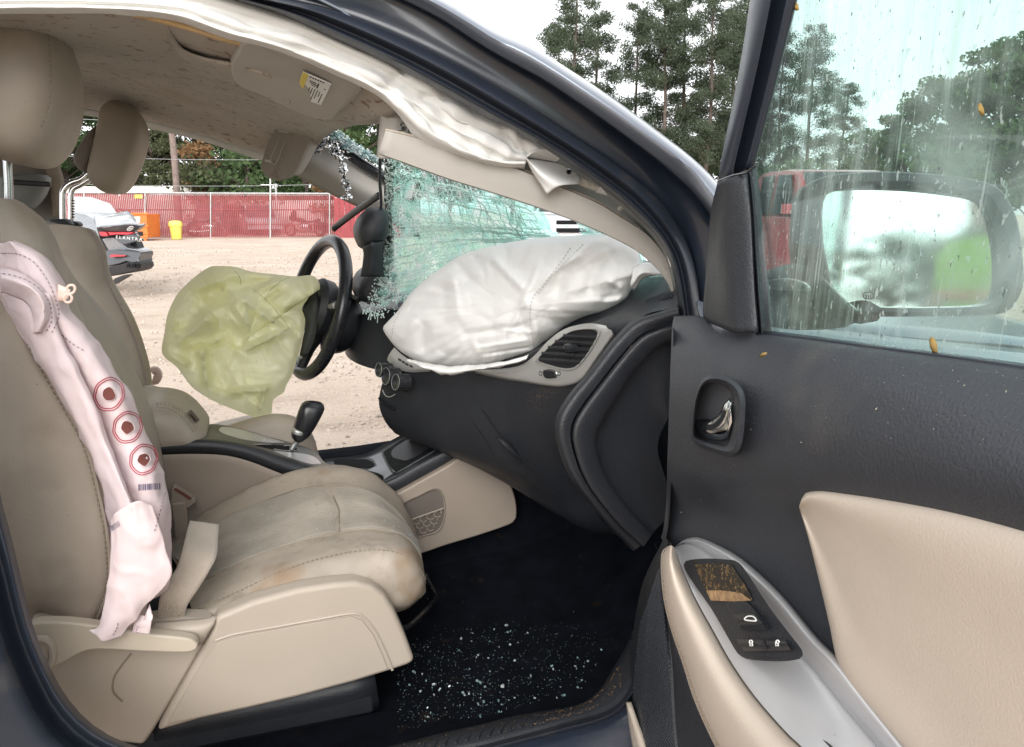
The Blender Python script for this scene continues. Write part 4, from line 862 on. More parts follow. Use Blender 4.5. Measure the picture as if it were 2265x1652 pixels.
surf('airbag_skirt', [Lr([(905, 792, .70), (940, 802, .66), (990, 808, .60), (1050, 806, .54), (1110, 800, .48), (1170, 786, .42)]), Lr([(900, 796, .68), (938, 812, .63), (990, 822, .57), (1045, 818, .51), (1105, 808, .46), (1165, 792, .41)]), Lr([(925, 805, .69), (955, 818, .65), (980, 829, .60), (1040, 823, .54), (1100, 812, .49), (1160, 798, .44)])], mt['bagwhite'], pa, n=40, k=5, solid=.001, disp=lambda G: .004*fbm(G*40, 2, 2))
surf('airbag_skirt', [Lr([(1400, 590, .26), (1425, 580, .26), (1450, 582, .25), (1468, 596, .24)]), Lr([(1395, 630, .24), (1412, 608, .23), (1436, 602, .23), (1462, 606, .22)]), Lr([(1400, 640, .26), (1414, 622, .25), (1430, 612, .25), (1455, 612, .24)])], mt['bagwhite'], pa, n=20, k=5, solid=.001, disp=lambda G: .006*fbm(G*30, 2, 2))
fpb = onto([PB])
for pth in (((1262, 548), (1240, 580), (1205, 625), (1178, 660), (1172, 700), (1178, 750), (1180, 775)), ((1290, 540), (1230, 600), (1190, 650)), ((866, 745), (872, 715), (885, 690))): stitch('seam_stitching', [fpb(x, y) for x, y in cr(np.array(pth, float), 70)], M('pale_thread', (.50, .50, .47), .9), pa, w=.0012)

sw_ = empty('steering_wheel', car, (.135, 1.27, 1.0))
Yw = 1.27; top, botm = L(742, 524, Yw), L(660, 832, Yw); wc = (top+botm)/2; upv = top-botm; Rw = np.linalg.norm(upv)/2-.014; upv /= np.linalg.norm(upv)
lat = np.array([-.27, 1.0, 0.0]); lat -= upv*(lat @ upv); lat /= np.linalg.norm(lat); axw = np.cross(lat, upv)
if axw[0] > 0: axw = -axw                       # towards the driver
ang = np.linspace(0, 2*math.pi, 72, endpoint=False)
tube('rim', [wc+(upv*math.cos(a)+lat*math.sin(a))*Rw for a in ang], .019, mt['blackshiny'], sw_, seg=14, closed=True)
for a in (R(78), R(282), R(180)):
    d = upv*math.cos(a)+lat*math.sin(a); tube('spoke', [wc+d*(Rw-.005), wc+d*(Rw*.6)-axw*.012, wc+d*.05-axw*.03], [.014, .017, .03], mt['black'], sw_, seg=10, n=10)
    tube('spoke_trim', [wc+d*(Rw*.8)+axw*.006, wc+d*(Rw*.5)-axw*.004], .009, mt['bezel'], sw_, seg=8)
rg = [[wc+axw*h+(upv*math.cos(a)+lat*math.sin(a))*r for a in ang] for h, r in ((-.10, .045), (-.06, .06), (-.03, .085), (.0, .088), (.018, .075), (.02, .06), (.0, .055))]
loftrings('hub', rg, mt['black'], sw_)
surf('torn_horn_pad', [Lr([(691, 632, 1.22), (702, 645, 1.22), (705, 660, 1.22)]), Lr([(684, 665, 1.21), (697, 672, 1.2), (706, 680, 1.2)]), Lr([(670, 684, 1.21), (690, 700, 1.2), (704, 705, 1.2)]), Lr([(676, 712, 1.21), (688, 725, 1.2), (700, 735, 1.2)]), Lr([(670, 748, 1.21), (680, 752, 1.2), (694, 758, 1.2)]), Lr([(662, 785, 1.21), (668, 788, 1.2), (680, 788, 1.2)])], M('horn_pad_skin', (.02, .024, .02), .6), sw_, n=12, k=4, solid=.004)
col_ = empty('steering_column', car, (.3, 1.27, .95))
puff('column_shroud', [(744, 645), (752, 640), (772, 643), (792, 666), (801, 692), (800, 720), (785, 748), (757, 773), (730, 778), (710, 775), (712, 740), (725, 690)], 1.16, 1.38, mt['black'], col_, n=36, m=10)
tube('stalk', Lr([(755, 646, 1.2), (775, 655, 1.16), (794, 664, 1.12)]), .008, mt['blackshiny'], col_, seg=8)
tube('ignition_trim', Lr([(756, 690, 1.15), (762, 686, 1.15), (766, 692, 1.15), (762, 704, 1.15), (756, 718, 1.15)]), .003, mt['black'], col_, seg=6, n=16)
ya = empty('driver_airbag', car, L(540, 760, 1.2))
yout = [(476, 588), (520, 590), (553, 600), (604, 606), (654, 611), (688, 609), (705, 622), (706, 642), (690, 634), (684, 655), (668, 682), (675, 702), (671, 742), (657, 796), (644, 833), (634, 850), (627, 868), (605, 884), (601, 910), (594, 930), (577, 928), (536, 913), (486, 893), (453, 876), (422, 853), (392, 813), (359, 782), (364, 735), (369, 702), (380, 672), (399, 642), (436, 608), (459, 593)]
def ycr(P, T):
    z = np.zeros(P.shape[:2])
    h = .014*fbm(np.dstack([P/100, z]), 3, 11)
    h += crease_field(P, [(440, 665, 600, 615, -.035, 30), (500, 640, 560, 740, .030, 26), (490, 640, 560, 655, .025, 22), (395, 760, 470, 690, .035, 24), (400, 765, 500, 745, -.03, 20), (500, 640, 630, 730, .028, 14), (495, 720, 540, 765, -.03, 20), (540, 775, 640, 730, .03, 14), (445, 765, 460, 870, .028, 16), (500, 745, 450, 770, -.026, 18), (470, 795, 505, 870, -.03, 26), (505, 870, 610, 860, .03, 14), (575, 920, 590, 850, .028, 12), (560, 650, 640, 610, .022, 10), (585, 670, 625, 640, -.02, 10), (370, 700, 400, 770, .025, 18), (420, 640, 500, 620, .022, 14), (600, 700, 670, 740, -.024, 20), (430, 820, 360, 785, .02, 18)])
    th = np.arctan2(P[..., 1]-760, P[..., 0]-530); h += .014*T**2*(.5-np.abs(vnoise(np.dstack([th*6, T*1.3, z]), 33)))
    h = 2.3*h+facets(P, 40, (340, 570, 720, 950), .055, 15, 46)+.0012*fbm(np.dstack([P/12, z]), 2, 3)
    return h
YB_ = bag('inflated_bag', yout, (530, 760), lambda x, y: 1.24, .15, .10, mt['bagyellow'], ya, open_back=True, crump=ycr, n=200, rings=60)
def Ly(x, y): return L(x, y, 1.24-.19)
fyb = onto([YB_])
for pth in (((520, 600), (530, 612), (533, 630)), ((585, 662), (600, 640), (622, 622), (640, 614)), ((560, 640), (590, 665), (625, 705), (640, 726)), ((640, 726), (600, 748), (560, 770), (545, 776))): tube('panel_seam', [fyb(x, y, .0008) for x, y in cr(np.array(pth, float), 40)], .0007, mt['seam'], ya, seg=5)

# ---- centre console
con = empty('centre_console', car, (.2, .9, .36))
bt = [(330, 976), (361, 974), (424, 971), (478, 973), (533, 982), (587, 998), (641, 1018), (690, 1030), (740, 1044), (800, 1058)]
bb = [(330, 1008), (362, 1006), (424, 1004), (496, 1007), (551, 1020), (605, 1041), (660, 1062), (720, 1078), (780, 1090), (840, 1100)]
surf('console_band', [yv(bt, .80), yv(mid(bt, bb, .1), .785), yv(mid(bt, bb, .5), .777), yv(mid(bt, bb, .9), .783), yv(bb, .80)], mt['black'], con, n=36, k=3)
surf('console_side', [yv(bb, .79), yv([(p[0], p[1]+6) for p in bb], .778), yv([(p[0], p[1]+70) for p in bb], .785), yv([(p[0], p[1]+230) for p in bb], .79)], mt['console_tan'], con, n=24, k=4)
tf = [(330, 955), (400, 950), (462, 938), (500, 941), (540, 950), (590, 965), (640, 978), (680, 990), (705, 1006), (716, 1024), (770, 1030)]
CT = surf('console_top', [yv(bt, .80), yv(mid(bt, tf, .08), .812), yv(mid(bt, tf, .5), .92), yv(tf, 1.03), yv([(p[0], p[1]+30) for p in tf], 1.045), yv([(p[0], p[1]+140) for p in tf], 1.05)], M('console_top_black', (.05, .05, .046), .4, var=.15, specks=[((.3, .28, .24), 120, .7, .05, .6)]), con, n=40, k=5)
fct = onto([CT])
patch('silver_insert', [(484, 950), (488, 945), (500, 944), (530, 949), (570, 960), (610, 972), (629, 978)], [(484, 951), (490, 957), (510, 964), (535, 971), (565, 976), (600, 979), (629, 979)], fct, .003, mt['silver'], con)
patch('silver_insert', [(606, 997), (640, 1000), (675, 1004), (698, 1012), (710, 1024)], [(606, 998), (640, 1012), (668, 1021), (690, 1026), (709, 1026)], fct, .003, mt['silver'], con)
def on_con(x, y, lift=.003):
    return fct(x, y, lift)
def on_con_old(x, y, lift=.003):                   # the console's upper face
    A, Bq = cr(np.array(bt, float), 60), cr(np.array(tf, float), 60)
    ya_, yb_ = np.interp(x, A[:, 0], A[:, 1]), np.interp(x, Bq[:, 0], Bq[:, 1]); t = min(max((y-ya_)/(yb_-ya_), 0), 1)
    Y = np.interp(t, [0, .08, .5, 1], [.80, .812, .92, 1.03]); p = L(x, y, Y); d = C-p; return p+d/np.linalg.norm(d)*lift
plate('gear_gate', [on_con(*q, .0035) for q in ((562, 984), (600, 983), (640, 986), (655, 988), (660, 994), (650, 997), (620, 995), (590, 991))], (0, 0, -.001), mt['ink'], con, smoothn=30)
tube('gate_trim', [on_con(*q, .005) for q in ((562, 983), (598, 983), (604, 988), (624, 989), (634, 985), (654, 988), (660, 994), (652, 998), (622, 996), (606, 993))], .0016, mt['bezel'], con, seg=6)
kn = [(649, 945), (655, 925), (662, 905), (670, 891), (683, 887), (700, 888), (712, 891), (718, 901), (710, 920), (696, 945), (684, 962), (670, 974), (658, 978), (648, 970), (644, 960)]
puff('gear_knob', kn, .895, .955, mt['blackshiny'], con, n=36, m=12)
puff('gear_collar', [(650, 946), (672, 952), (668, 962), (648, 958)], .893, .93, mt['bezel'], con, n=20, m=8)
tube('gear_stem', Lr([(664, 970, .925), (654, 980, .925), (645, 994, .925)]), .007, mt['steel'], con, seg=8)
arm_o = [(300, 876), (340, 874), (372, 877), (402, 886), (428, 904), (448, 926), (460, 944), (456, 956), (430, 963), (395, 967), (350, 975), (300, 978)]
puff('armrest', arm_o, .775, 1.05, mt['vinyl'], con, n=50, m=16, p=5)
for dx in (0, 8, 13): stitch('armrest_stitching', cr([L(x, y, .772) for x, y in ((345, 899-dx*.6), (375, 905-dx), (400, 920-dx), (420+dx*.4, 942-dx), (428+dx, 958-dx*.4))], 50), mt['tanthread'], con, dash=.006, gap=.002)
surf('armrest_latch', [Lr([(423, 906, .88), (430, 914, .88), (442, 928, .88)]), Lr([(418, 908, .82), (425, 918, .82), (436, 932, .82)])], M('latch_shadow', (.10, .08, .06), .8), con, n=8, k=2)  # plain dark brown latch strip
# front console: cup holders and bin, their hollows painted dark on the flat top
ft = [(716, 1020), (745, 1016), (774, 1013), (813, 1006), (851, 985), (894, 962), (960, 930)]
fn = [(790, 1062), (812, 1066), (830, 1066), (851, 1062), (880, 1048), (925, 1022), (976, 996), (1030, 968)]
fb = [(790, 1112), (820, 1106), (850, 1098), (878, 1088), (915, 1068), (960, 1044), (1000, 1020), (1022, 1010), (1060, 990)]
surf('front_console_band', [yv(fn, .79), yv([(p[0]+4, p[1]+3) for p in fn], .768), yv(mid(fn, fb, .5), .762), yv(mid(fn, fb, .95), .765), yv(fb, .785)], mt['black'], con, n=36, k=3)
FT = surf('front_console_top', [yv(fn, .79), yv(mid(fn, ft, .10), .81), yv(mid(fn, ft, .35), .865), yv(mid(fn, ft, .65), .94), yv(mid(fn, ft, .92), 1.02), yv(ft, 1.04), yv([(p[0], p[1]+60) for p in ft], 1.05)], mt['black'], con, n=40, k=4)
fft = onto([FT])
def on_fc(x, y, Y, l=.004): return fft(x, y, l)
plate('cup_frame', [on_fc(*q) for q in ((815, 1012, .97), (826, 1016, .95), (834, 1030, .90), (820, 1036, .88), (813, 1040, .88), (836, 1046, .85), (848, 1052, .84), (850, 1060, .82), (874, 1043, .83), (858, 1028, .88), (846, 1010, .95), (844, 1000, .99), (830, 1006, .99))], (0, 0, -.002), M('brushed_grey', (.16, .165, .18), .35, metal=.4), con)
plate('cup_well', [on_fc(*q, .003) for q in ((740, 1018, .98), (780, 1016, .98), (812, 1016, .97), (828, 1026, .93), (820, 1034, .89), (790, 1034, .89), (750, 1032, .90))], (0, 0, -.001), mt['ink'], con, smoothn=30)  # flat black patch: shade of the cup hollow painted on, no depth
plate('cup_well', [on_fc(*q, .003) for q in ((800, 1042, .87), (826, 1044, .86), (845, 1052, .84), (846, 1060, .82), (832, 1063, .81), (806, 1060, .82))], (0, 0, -.001), mt['ink'], con, smoothn=30)  # second cup hollow, likewise only its shade in black
plate('bin_well', [on_fc(*q, .003) for q in ((848, 1000, .99), (862, 990, 1.0), (900, 966, 1.01), (950, 950, .95), (968, 992, .83), (930, 1014, .83), (878, 1042, .83), (866, 1034, .86), (856, 1018, .92))], (0, 0, -.001), M('bin_dark', (.006, .007, .008), .7, spec=.1), con, smoothn=40)  # the bin's inner shade as a flat near-black skin
tube('bin_rim', [on_fc(*q, .005) for q in ((974, 990, .825), (930, 1015, .825), (882, 1043, .825), (870, 1045, .83), (858, 1028, .88), (847, 1004, .97))], .003, mt['black'], con, seg=8, n=40)
box('power_socket', L(958, 996, .84), (.02, .014, .012), mt['bezel'], con, bevel=.002, rz=.4)
# taupe lower panel with its netted pocket
tp = [(820, 1112), (878, 1092), (930, 1064), (985, 1033), (1014, 1014), (1024, 1010), (1050, 1020), (1104, 1040), (1127, 1066), (1141, 1103), (1144, 1142), (1136, 1157), (1110, 1168), (1050, 1188), (990, 1206), (943, 1222), (880, 1240), (820, 1250)]
plate('lower_panel', [L(x, y, .745) for x, y in cr(np.array(tp, float), 70, True)], (0, .03, 0), mt['console_tan'], con, bevel=.006, bseg=3)
po = [(890, 1117), (930, 1096), (957, 1083), (972, 1085), (980, 1100), (983, 1125), (980, 1155), (968, 1174), (945, 1182), (900, 1190), (880, 1150)]
Pp = cr(np.array(po, float), 44, True); pc = Pp.mean(0)
loftrings('pocket_rim', [[L(*(pc+(q-pc)*s), y) for q in Pp] for s, y in ((1.04, .7445), (1.02, .738), (.99, .739), (.96, .7446))], mt['console_tan'], con, caps=False)
plate('pocket_recess', [L(*(pc+(q-pc)*.985), .7435) for q in Pp], (0, .0006, 0), M('pocket_shade', (.13, .11, .095), .8), con)  # flat dark plate; pocket's inner shade is put into its colour
def in_pk(x, y): return x > 885 and y > 1146-(x-919)*.33 and (x-930)**2/52**2+(y-1128)**2/54**2 < 1
tube('net_edge', [L(x, y, .737) for x, y in ((886, 1158), (919, 1146), (950, 1135), (981, 1124))], .0022, mt['console_tan'], con, seg=6)
g = Bag(); sx, sy = 15.5, 12.5                      # hexagonal net
for r_ in range(-1, 8):
    for q_ in range(-2, 9):
        cx_ = 890+q_*sx+(r_ % 2)*sx/2; cy_ = 1118+r_*sy-(cx_-919)*.33+10
        hx = [(cx_+sx/2*math.cos(R(60*k+30))*1.1, cy_+sy*.62*math.sin(R(60*k+30))) for k in range(6)]
        for k in (0, 1, 2):
            a, b = hx[k], hx[k+1]
            if in_pk(*a) and in_pk(*b): g.bar(L(*a, .7385), L(*b, .7385), .0022, .003)
g.build('pocket_net', mt['console_tan'], con, kind='stuff')

# ---- passenger seat
ps = empty('passenger_seat', car, (-.05, .53, .4))
cu = [[(340, 1225, .79), (460, 1145, .79), (560, 1090, .785), (640, 1056, .78), (720, 1038, .78), (790, 1043, .77), (842, 1066, .76), (884, 1108, .74), (905, 1150, .73)],
      [(350, 1218, .755), (460, 1130, .755), (560, 1078, .755), (640, 1044, .755), (720, 1028, .75), (790, 1034, .74), (842, 1058, .73), (886, 1102, .71), (915, 1155, .69)],
      [(370, 1222, .67), (480, 1155, .67), (590, 1106, .67), (675, 1078, .67), (755, 1072, .66), (815, 1085, .65), (866, 1120, .63), (902, 1163, .61), (926, 1210, .6)],
      [(390, 1248, .53), (500, 1205, .53), (620, 1160, .53), (720, 1132, .53), (800, 1126, .52), (852, 1138, .51), (896, 1170, .5), (924, 1210, .49), (938, 1255, .48)],
      [(410, 1305, .39), (500, 1266, .39), (600, 1226, .39), (700, 1194, .39), (785, 1178, .38), (850, 1178, .37), (900, 1198, .36), (930, 1236, .355), (941, 1275, .36)],
      [(425, 1350, .30), (520, 1308, .30), (620, 1262, .30), (700, 1234, .30), (800, 1214, .295), (866, 1216, .29), (912, 1238, .29), (936, 1268, .295), (942, 1290, .31)],
      [(430, 1366, .272), (530, 1340, .27), (640, 1304, .268), (760, 1280, .265), (830, 1272, .262), (880, 1278, .262), (918, 1290, .27), (934, 1302, .28), (940, 1308, .30)],
      [(450, 1390, .275), (540, 1372, .275), (650, 1346, .275), (760, 1332, .275), (830, 1335, .27), (868, 1342, .27), (896, 1340, .275), (918, 1328, .285), (930, 1320, .30)],
      [(450, 1400, .33), (540, 1385, .33), (650, 1360, .33), (760, 1350, .33), (830, 1352, .33), (868, 1356, .33), (890, 1352, .33), (908, 1340, .34), (920, 1328, .35)]]
Gc = surf('seat_cushion', [Lr(r) for r in cu], mt['vinyl_dirty'], ps, n=70, k=8, disp=lambda G: .003*fbm(G*14, 3, 5)+.0012*fbm(G*50, 2, 8))
# ribbed cloth centre: real ribs, worn seams
def lerp_rows(a, b, t): return [(p[0]*(1-t)+q[0]*t, p[1]*(1-t)+q[1]*t, p[2]*(1-t)+q[2]*t) for p, q in zip(a, b)]
ins = [lerp_rows(cu[2], cu[3], t) for t in (.0, .35, .7)] + [cu[3]] + [lerp_rows(cu[3], cu[4], t) for t in (.35, .7, .92)]
def seg_rows(rows, a, b):
    out = []
    for r in rows:
        q = cr(np.array(r, float), 90); out.append([tuple(x) for x in q[int(a*89):int(b*89)+1:4]])
    return out
Gi = grid([Lr(r) for r in seg_rows(ins, .02, .60)], 60, 40)
Ni, si_ = facing(Gi)
mi, ni = Gi.shape[:2]
vv = np.linspace(0, 1, mi)[:, None]; uu = np.linspace(0, 1, ni)[None, :]
Gi = Gi+Ni*(.0035+.0020*np.sin(vv*2*math.pi*30)*np.ones_like(uu)+.002*fbm(Gi*16, 3, 4)-.006*(np.exp(-(vv/.03)**2)+np.exp(-((1-vv)/.03)**2)+np.exp(-((1-uu)/.03)**2)))[..., None]
mk('ribbed_insert', Gi.reshape(-1, 3), [f if si_ > 0 else f[::-1] for f in gfaces(mi, ni)], mt['cloth'], ps, sharp=180)
Gj = grid([Lr(r) for r in seg_rows(ins, .605, .96)], 44, 40); Nj, sj_ = facing(Gj); mj, nj = Gj.shape[:2]
vv = np.linspace(0, 1, mj)[:, None]; uu = np.linspace(0, 1, nj)[None, :]
Gj = Gj+Nj*(.003+.0016*np.sin(vv*2*math.pi*30+uu*3)+.002*fbm(Gj*16, 3, 4)-.005*(np.exp(-(vv/.03)**2)+np.exp(-((1-vv)/.03)**2)+np.exp(-(uu/.03)**2)+np.exp(-((1-uu)/.04)**2)))[..., None]
mk('ribbed_insert', Gj.reshape(-1, 3), [f if sj_ > 0 else f[::-1] for f in gfaces(mj, nj)], mt['cloth'], ps, sharp=180)
seam_m = mt['tanthread']
for rows_, a_, b_ in ((cu[2], .02, .96), (lerp_rows(cu[3], cu[4], .93), .02, .96)):
    q = cr(np.array(rows_, float), 120)[int(a_*119):int(b_*119)]; tube('cushion_seam', [(lambda p: p+(C-p)/np.linalg.norm(C-p)*.0025)(L(*k)) for k in q], .0016, seam_m, ps, seg=5)
tube('cushion_seam', [Gi[j, -1]+np.array([.002, 0, .002]) for j in range(0, mi, 4)], .0018, seam_m, ps, seg=5)
stitch('cushion_stitching', cr(Lr([(p[0], p[1]+3, p[2]-.006) for p in cu[5]]), 120), mt['tanthread'], ps, dash=.005, gap=.0035, w=.0016)
# backrest: side panel, near bolster, far bolster
bk = [[(-150, 560, .30), (-130, 900, .30), (-90, 1150, .30), (0, 1300, .30), (70, 1352, .30), (120, 1372, .30)],
      [(-120, 470, .28), (-70, 720, .26), (-40, 950, .255), (20, 1150, .255), (90, 1300, .26), (150, 1376, .27)],
      [(-60, 452, .285), (0, 640, .262), (50, 830, .25), (100, 1020, .25), (150, 1220, .25), (182, 1378, .262)],
      [(-30, 460, .29), (20, 660, .27), (84, 800, .258), (140, 900, .255), (185, 985, .255), (212, 1080, .255), (234, 1190, .255), (237, 1290, .26), (208, 1378, .275)],
      [(-10, 445, .30), (45, 620, .29), (112, 790, .285), (170, 900, .28), (215, 985, .28), (245, 1080, .28), (262, 1190, .285), (262, 1290, .29), (230, 1385, .31)],
      [(10, 440, .34), (80, 545, .34), (125, 650, .34), (185, 780, .34), (235, 890, .34), (275, 1010, .34), (296, 1120, .35), (300, 1210, .36), (290, 1300, .38)],
      [(30, 441, .42), (96, 495, .44), (128, 560, .44), (170, 680, .44), (225, 800, .44), (270, 920, .44), (300, 1020, .44), (318, 1120, .46), (320, 1200, .47)],
      [(45, 446, .55), (100, 492, .57), (133, 556, .58), (160, 650, .58), (215, 770, .58), (262, 880, .58), (300, 990, .58), (325, 1080, .60), (335, 1180, .62)],
      [(60, 458, .66), (108, 502, .68), (138, 575, .70), (190, 655, .71), (240, 735, .71), (280, 830, .71), (318, 930, .71), (342, 1020, .71), (352, 1150, .72)],
      [(60, 480, .74), (105, 520, .76), (142, 600, .77), (205, 665, .775), (262, 724, .775), (300, 820, .775), (338, 920, .775), (360, 1030, .775), (362, 1150, .78)],
      [(30, 500, .79), (70, 540, .80), (110, 620, .81), (170, 690, .815), (220, 770, .815), (260, 860, .815), (300, 960, .815), (325, 1050, .815), (330, 1150, .82)]]
surf('backrest', [Lr(r) for r in bk], mt['vinyl'], ps, n=60, k=7, disp=lambda G: .002*fbm(G*9, 2, 5))
surf('backrest_rear', [Lr(bk[0]), [(-.47, .35, 1.25), (-.50, .35, 1.0), (-.5, .35, .8), (-.45, .35, .62)], [(-.50, .55, 1.3), (-.54, .55, 1.0), (-.52, .55, .8), (-.46, .55, .6)], [(-.46, .78, 1.2), (-.48, .78, 1.0), (-.45, .78, .8), (-.40, .78, .6)], Lr(bk[-1])], mt['vinyl'], ps, n=20, k=5)
surf('backrest_top', [Lr([r[0] for r in bk[1:]]), [(-.46, .3, 1.30), (-.5, .45, 1.31), (-.5, .6, 1.31), (-.46, .75, 1.26)]], mt['vinyl'], ps, n=24, k=3)
stitch('backrest_stitching', cr(Lr([(p[0]-2, p[1], p[2]-.006) for p in bk[3]]), 200), mt['tanthread'], ps, dash=.006, gap=.003, w=.002)
tube('backrest_piping', cr(Lr([(p[0]+3, p[1], p[2]-.003) for p in bk[3]]), 80), .003, mt['vinyl'], ps, seg=6)
hd = [(33, 30), (80, 36), (116, 52), (143, 90), (163, 144), (169, 201), (165, 265), (148, 320), (122, 357), (92, 372), (50, 366), (8, 352), (-40, 320), (-75, 260), (-85, 180), (-70, 100), (-30, 45)]
puff('headrest', hd, .385, .675, mt['vinyl'], ps, n=60, m=24, p=3.2, yref=.53)
stitch('headrest_stitching', cr([L(x, y, .405+.05*((y-190)/190)**2) for x, y in ((60, 46), (98, 60), (110, 110), (112, 200), (98, 265), (70, 315), (30, 342), (-10, 340))], 100), mt['tanthread'], ps, dash=.005, gap=.003, w=.0012)
for dy in (.46, .60): tube('headrest_post', [(-.425, dy, 1.40), (-.43, dy, 1.33), (-.44, dy, 1.24)], .007, mt['steel'], ps, seg=10)
# side trim, recliner lever, rail
tr_o = [(478, 1364), (560, 1330), (660, 1303), (740, 1291), (785, 1287), (822, 1295), (850, 1314), (872, 1348), (896, 1402), (919, 1464), (900, 1474), (870, 1484), (780, 1512), (660, 1544), (540, 1572), (440, 1594), (345, 1622), (376, 1562), (420, 1486), (460, 1410)]
plate('side_trim', [L(x, y, .232) for x, y in tr_o], (0, .04, 0), mt['plastic'], ps, bevel=.01, bseg=4)
ln = [(476, 1416), (520, 1402), (600, 1388), (700, 1370), (778, 1357), (805, 1366), (832, 1400), (856, 1450), (868, 1482)]
tube('trim_step', [L(x, y, .2315) for x, y in cr(np.array(ln, float), 50)], .0026, mt['plastic'], ps, seg=6)
plate('trim_inset', [L(x, y, .2295) for x, y in [(478, 1424), (520, 1410), (600, 1395), (700, 1377), (778, 1364), (801, 1372), (826, 1404), (848, 1452), (858, 1480), (780, 1504), (660, 1536), (540, 1564), (440, 1586), (372, 1600), (400, 1548), (440, 1480)]], (0, .003, 0), mt['plastic'], ps, bevel=.001)
rt_o = [(62, 1378), (140, 1384), (240, 1392), (340, 1372), (400, 1368), (474, 1370), (472, 1392), (440, 1446), (396, 1524), (340, 1618), (318, 1650), (230, 1640), (150, 1600), (90, 1520), (60, 1440)]
plate('rear_side_trim', [L(x, y, .248) for x, y in rt_o], (0, .04, 0), mt['plastic'], ps, bevel=.008, bseg=3)
tube('trim_seam', [L(x, y, .247) for x, y in ((290, 1446), (268, 1474), (252, 1500), (250, 1530), (270, 1552))], .0016, mt['tanthread'], ps, seg=5, n=30)
surf('belt_anchor_cover', [Lr([(338, 1376, .24), (400, 1371, .24), (455, 1366, .24), (478, 1360, .24)]), Lr([(326, 1402, .222), (395, 1396, .222), (450, 1390, .222), (472, 1384, .226)]), Lr([(330, 1440, .228), (390, 1440, .228), (432, 1432, .228), (452, 1420, .232)])], mt['plastic'], ps, n=16, k=4, solid=.012)
lv = [(60, 1400), (72, 1380), (120, 1376), (181, 1380), (260, 1392), (330, 1403), (400, 1410), (428, 1416), (439, 1428), (430, 1440), (405, 1444), (325, 1442), (250, 1438), (202, 1438), (170, 1449), (140, 1466), (108, 1476), (90, 1466), (70, 1440)]
plate('recliner_lever', [L(x, y, .195) for x, y in cr(np.array(lv, float), 80, True)], (0, .022, 0), M('lever_plastic', (.47, .41, .33), .45, var=.04), ps, bevel=.008, bseg=4)
tube('lever_boss', [L(92+26*math.cos(a), 1446+34*math.sin(a), .193) for a in np.linspace(0, 2*math.pi, 30, endpoint=False)], .006, MAT['plastic'], ps, seg=8, closed=True)
tube('adjuster_bar', Lr([(880, 1392, .30), (905, 1384, .32), (940, 1352, .42), (962, 1326, .55), (964, 1316, .6), (948, 1285, .68), (942, 1270, .70)]), .0055, mt['blackshiny'], ps, seg=8, n=40)
surf('seat_base', [Lr([(340, 1600, .27), (500, 1570, .27), (700, 1530, .27), (830, 1500, .27)]), Lr([(340, 1680, .28), (500, 1650, .28), (700, 1610, .28), (842, 1572, .28)])], mt['black'], ps, n=10, k=3, solid=.03)
box('seat_rail', (-.09, .30, .375), (.46, .05, .05), mt['black'], ps, bevel=.006)
box('seat_rail', (-.09, .72, .375), (.46, .05, .05), mt['black'], ps, bevel=.006)
surf('under_seat', [[(-.3, .3, .54), (.18, .3, .54)], [(-.3, .76, .54), (.18, .76, .54)]], mt['black'], ps, n=4, k=2, solid=.02)
# burst side airbag
sa = empty('side_airbag', car, L(280, 1000, .22))
pl = [(0, 538), (-14, 600), (2, 662), (34, 715), (84, 796), (134, 883), (178, 963), (203, 1030), (228, 1091), (238, 1145), (246, 1200), (247, 1250), (236, 1308), (222, 1366), (197, 1391), (212, 1405), (228, 1418)]
pr_ = [(30, 532), (87, 554), (117, 581), (141, 615), (152, 645), (158, 685), (181, 709), (201, 739), (228, 779), (255, 826), (285, 866), (308, 920), (325, 960), (342, 997), (355, 1037), (366, 1080), (378, 1112), (380, 1190), (374, 1290), (352, 1314), (326, 1336), (318, 1372), (290, 1398), (262, 1406)]
def pm(t): return mid(pl, pr_, t, 40)
def pY(t): return [.258, .230, .216, .208, .202, .198, .20, .212, .25][int(round(t*8))]
prow = [yv(pm(i/8), pY(i/8)) for i in range(9)]
def pkd(G):
    P = G*np.array([11, 8, 6]); w = np.abs(vnoise(P+.9*vnoise(P*.6, 2)[..., None], 7)); return .008*(.4-np.minimum(w, .4)*1.6)+.0016*fbm(G*40, 3, 3)+.0035*(.4-np.minimum(np.abs(vnoise(G*np.array([38, 20, 22]), 41)), .4))
SB = [surf('side_bag', prow, mt['bagpink'], sa, n=160, k=9, solid=.0012, disp=pkd, sharp=180)]
fold = [[(2, 655, .235), (34, 715, .235), (84, 796, .235), (134, 883, .235), (178, 963, .235), (215, 1050, .235), (245, 1130, .23), (258, 1180, .23)],
        [(20, 640, .20), (50, 715, .20), (98, 800, .198), (145, 880, .196), (186, 955, .194), (226, 1045, .19), (256, 1120, .186), (274, 1178, .185)],
        [(70, 640, .19), (92, 722, .188), (132, 800, .184), (172, 880, .182), (206, 955, .18), (244, 1045, .176), (272, 1115, .172), (294, 1170, .172)],
        [(108, 650, .188), (116, 725, .184), (152, 800, .18), (190, 880, .177), (222, 955, .174), (259, 1045, .17), (288, 1112, .167), (308, 1165, .17)],
        [(112, 655, .20), (126, 730, .195), (163, 806, .19), (202, 886, .186), (233, 960, .184), (270, 1048, .18), (297, 1116, .178), (318, 1168, .18)]]
SB.append(surf('bag_fold', [Lr(r) for r in fold], mt['bagpink'], sa, n=90, k=9, solid=.0012, disp=lambda G: .008*(.35-np.minimum(np.abs(vnoise(G*np.array([14, 8, 9]), 5)), .35)*1.7)+.0014*fbm(G*30, 3, 6)+.0035*(.4-np.minimum(np.abs(vnoise(G*np.array([40, 20, 24]), 42)), .4)), sharp=180))
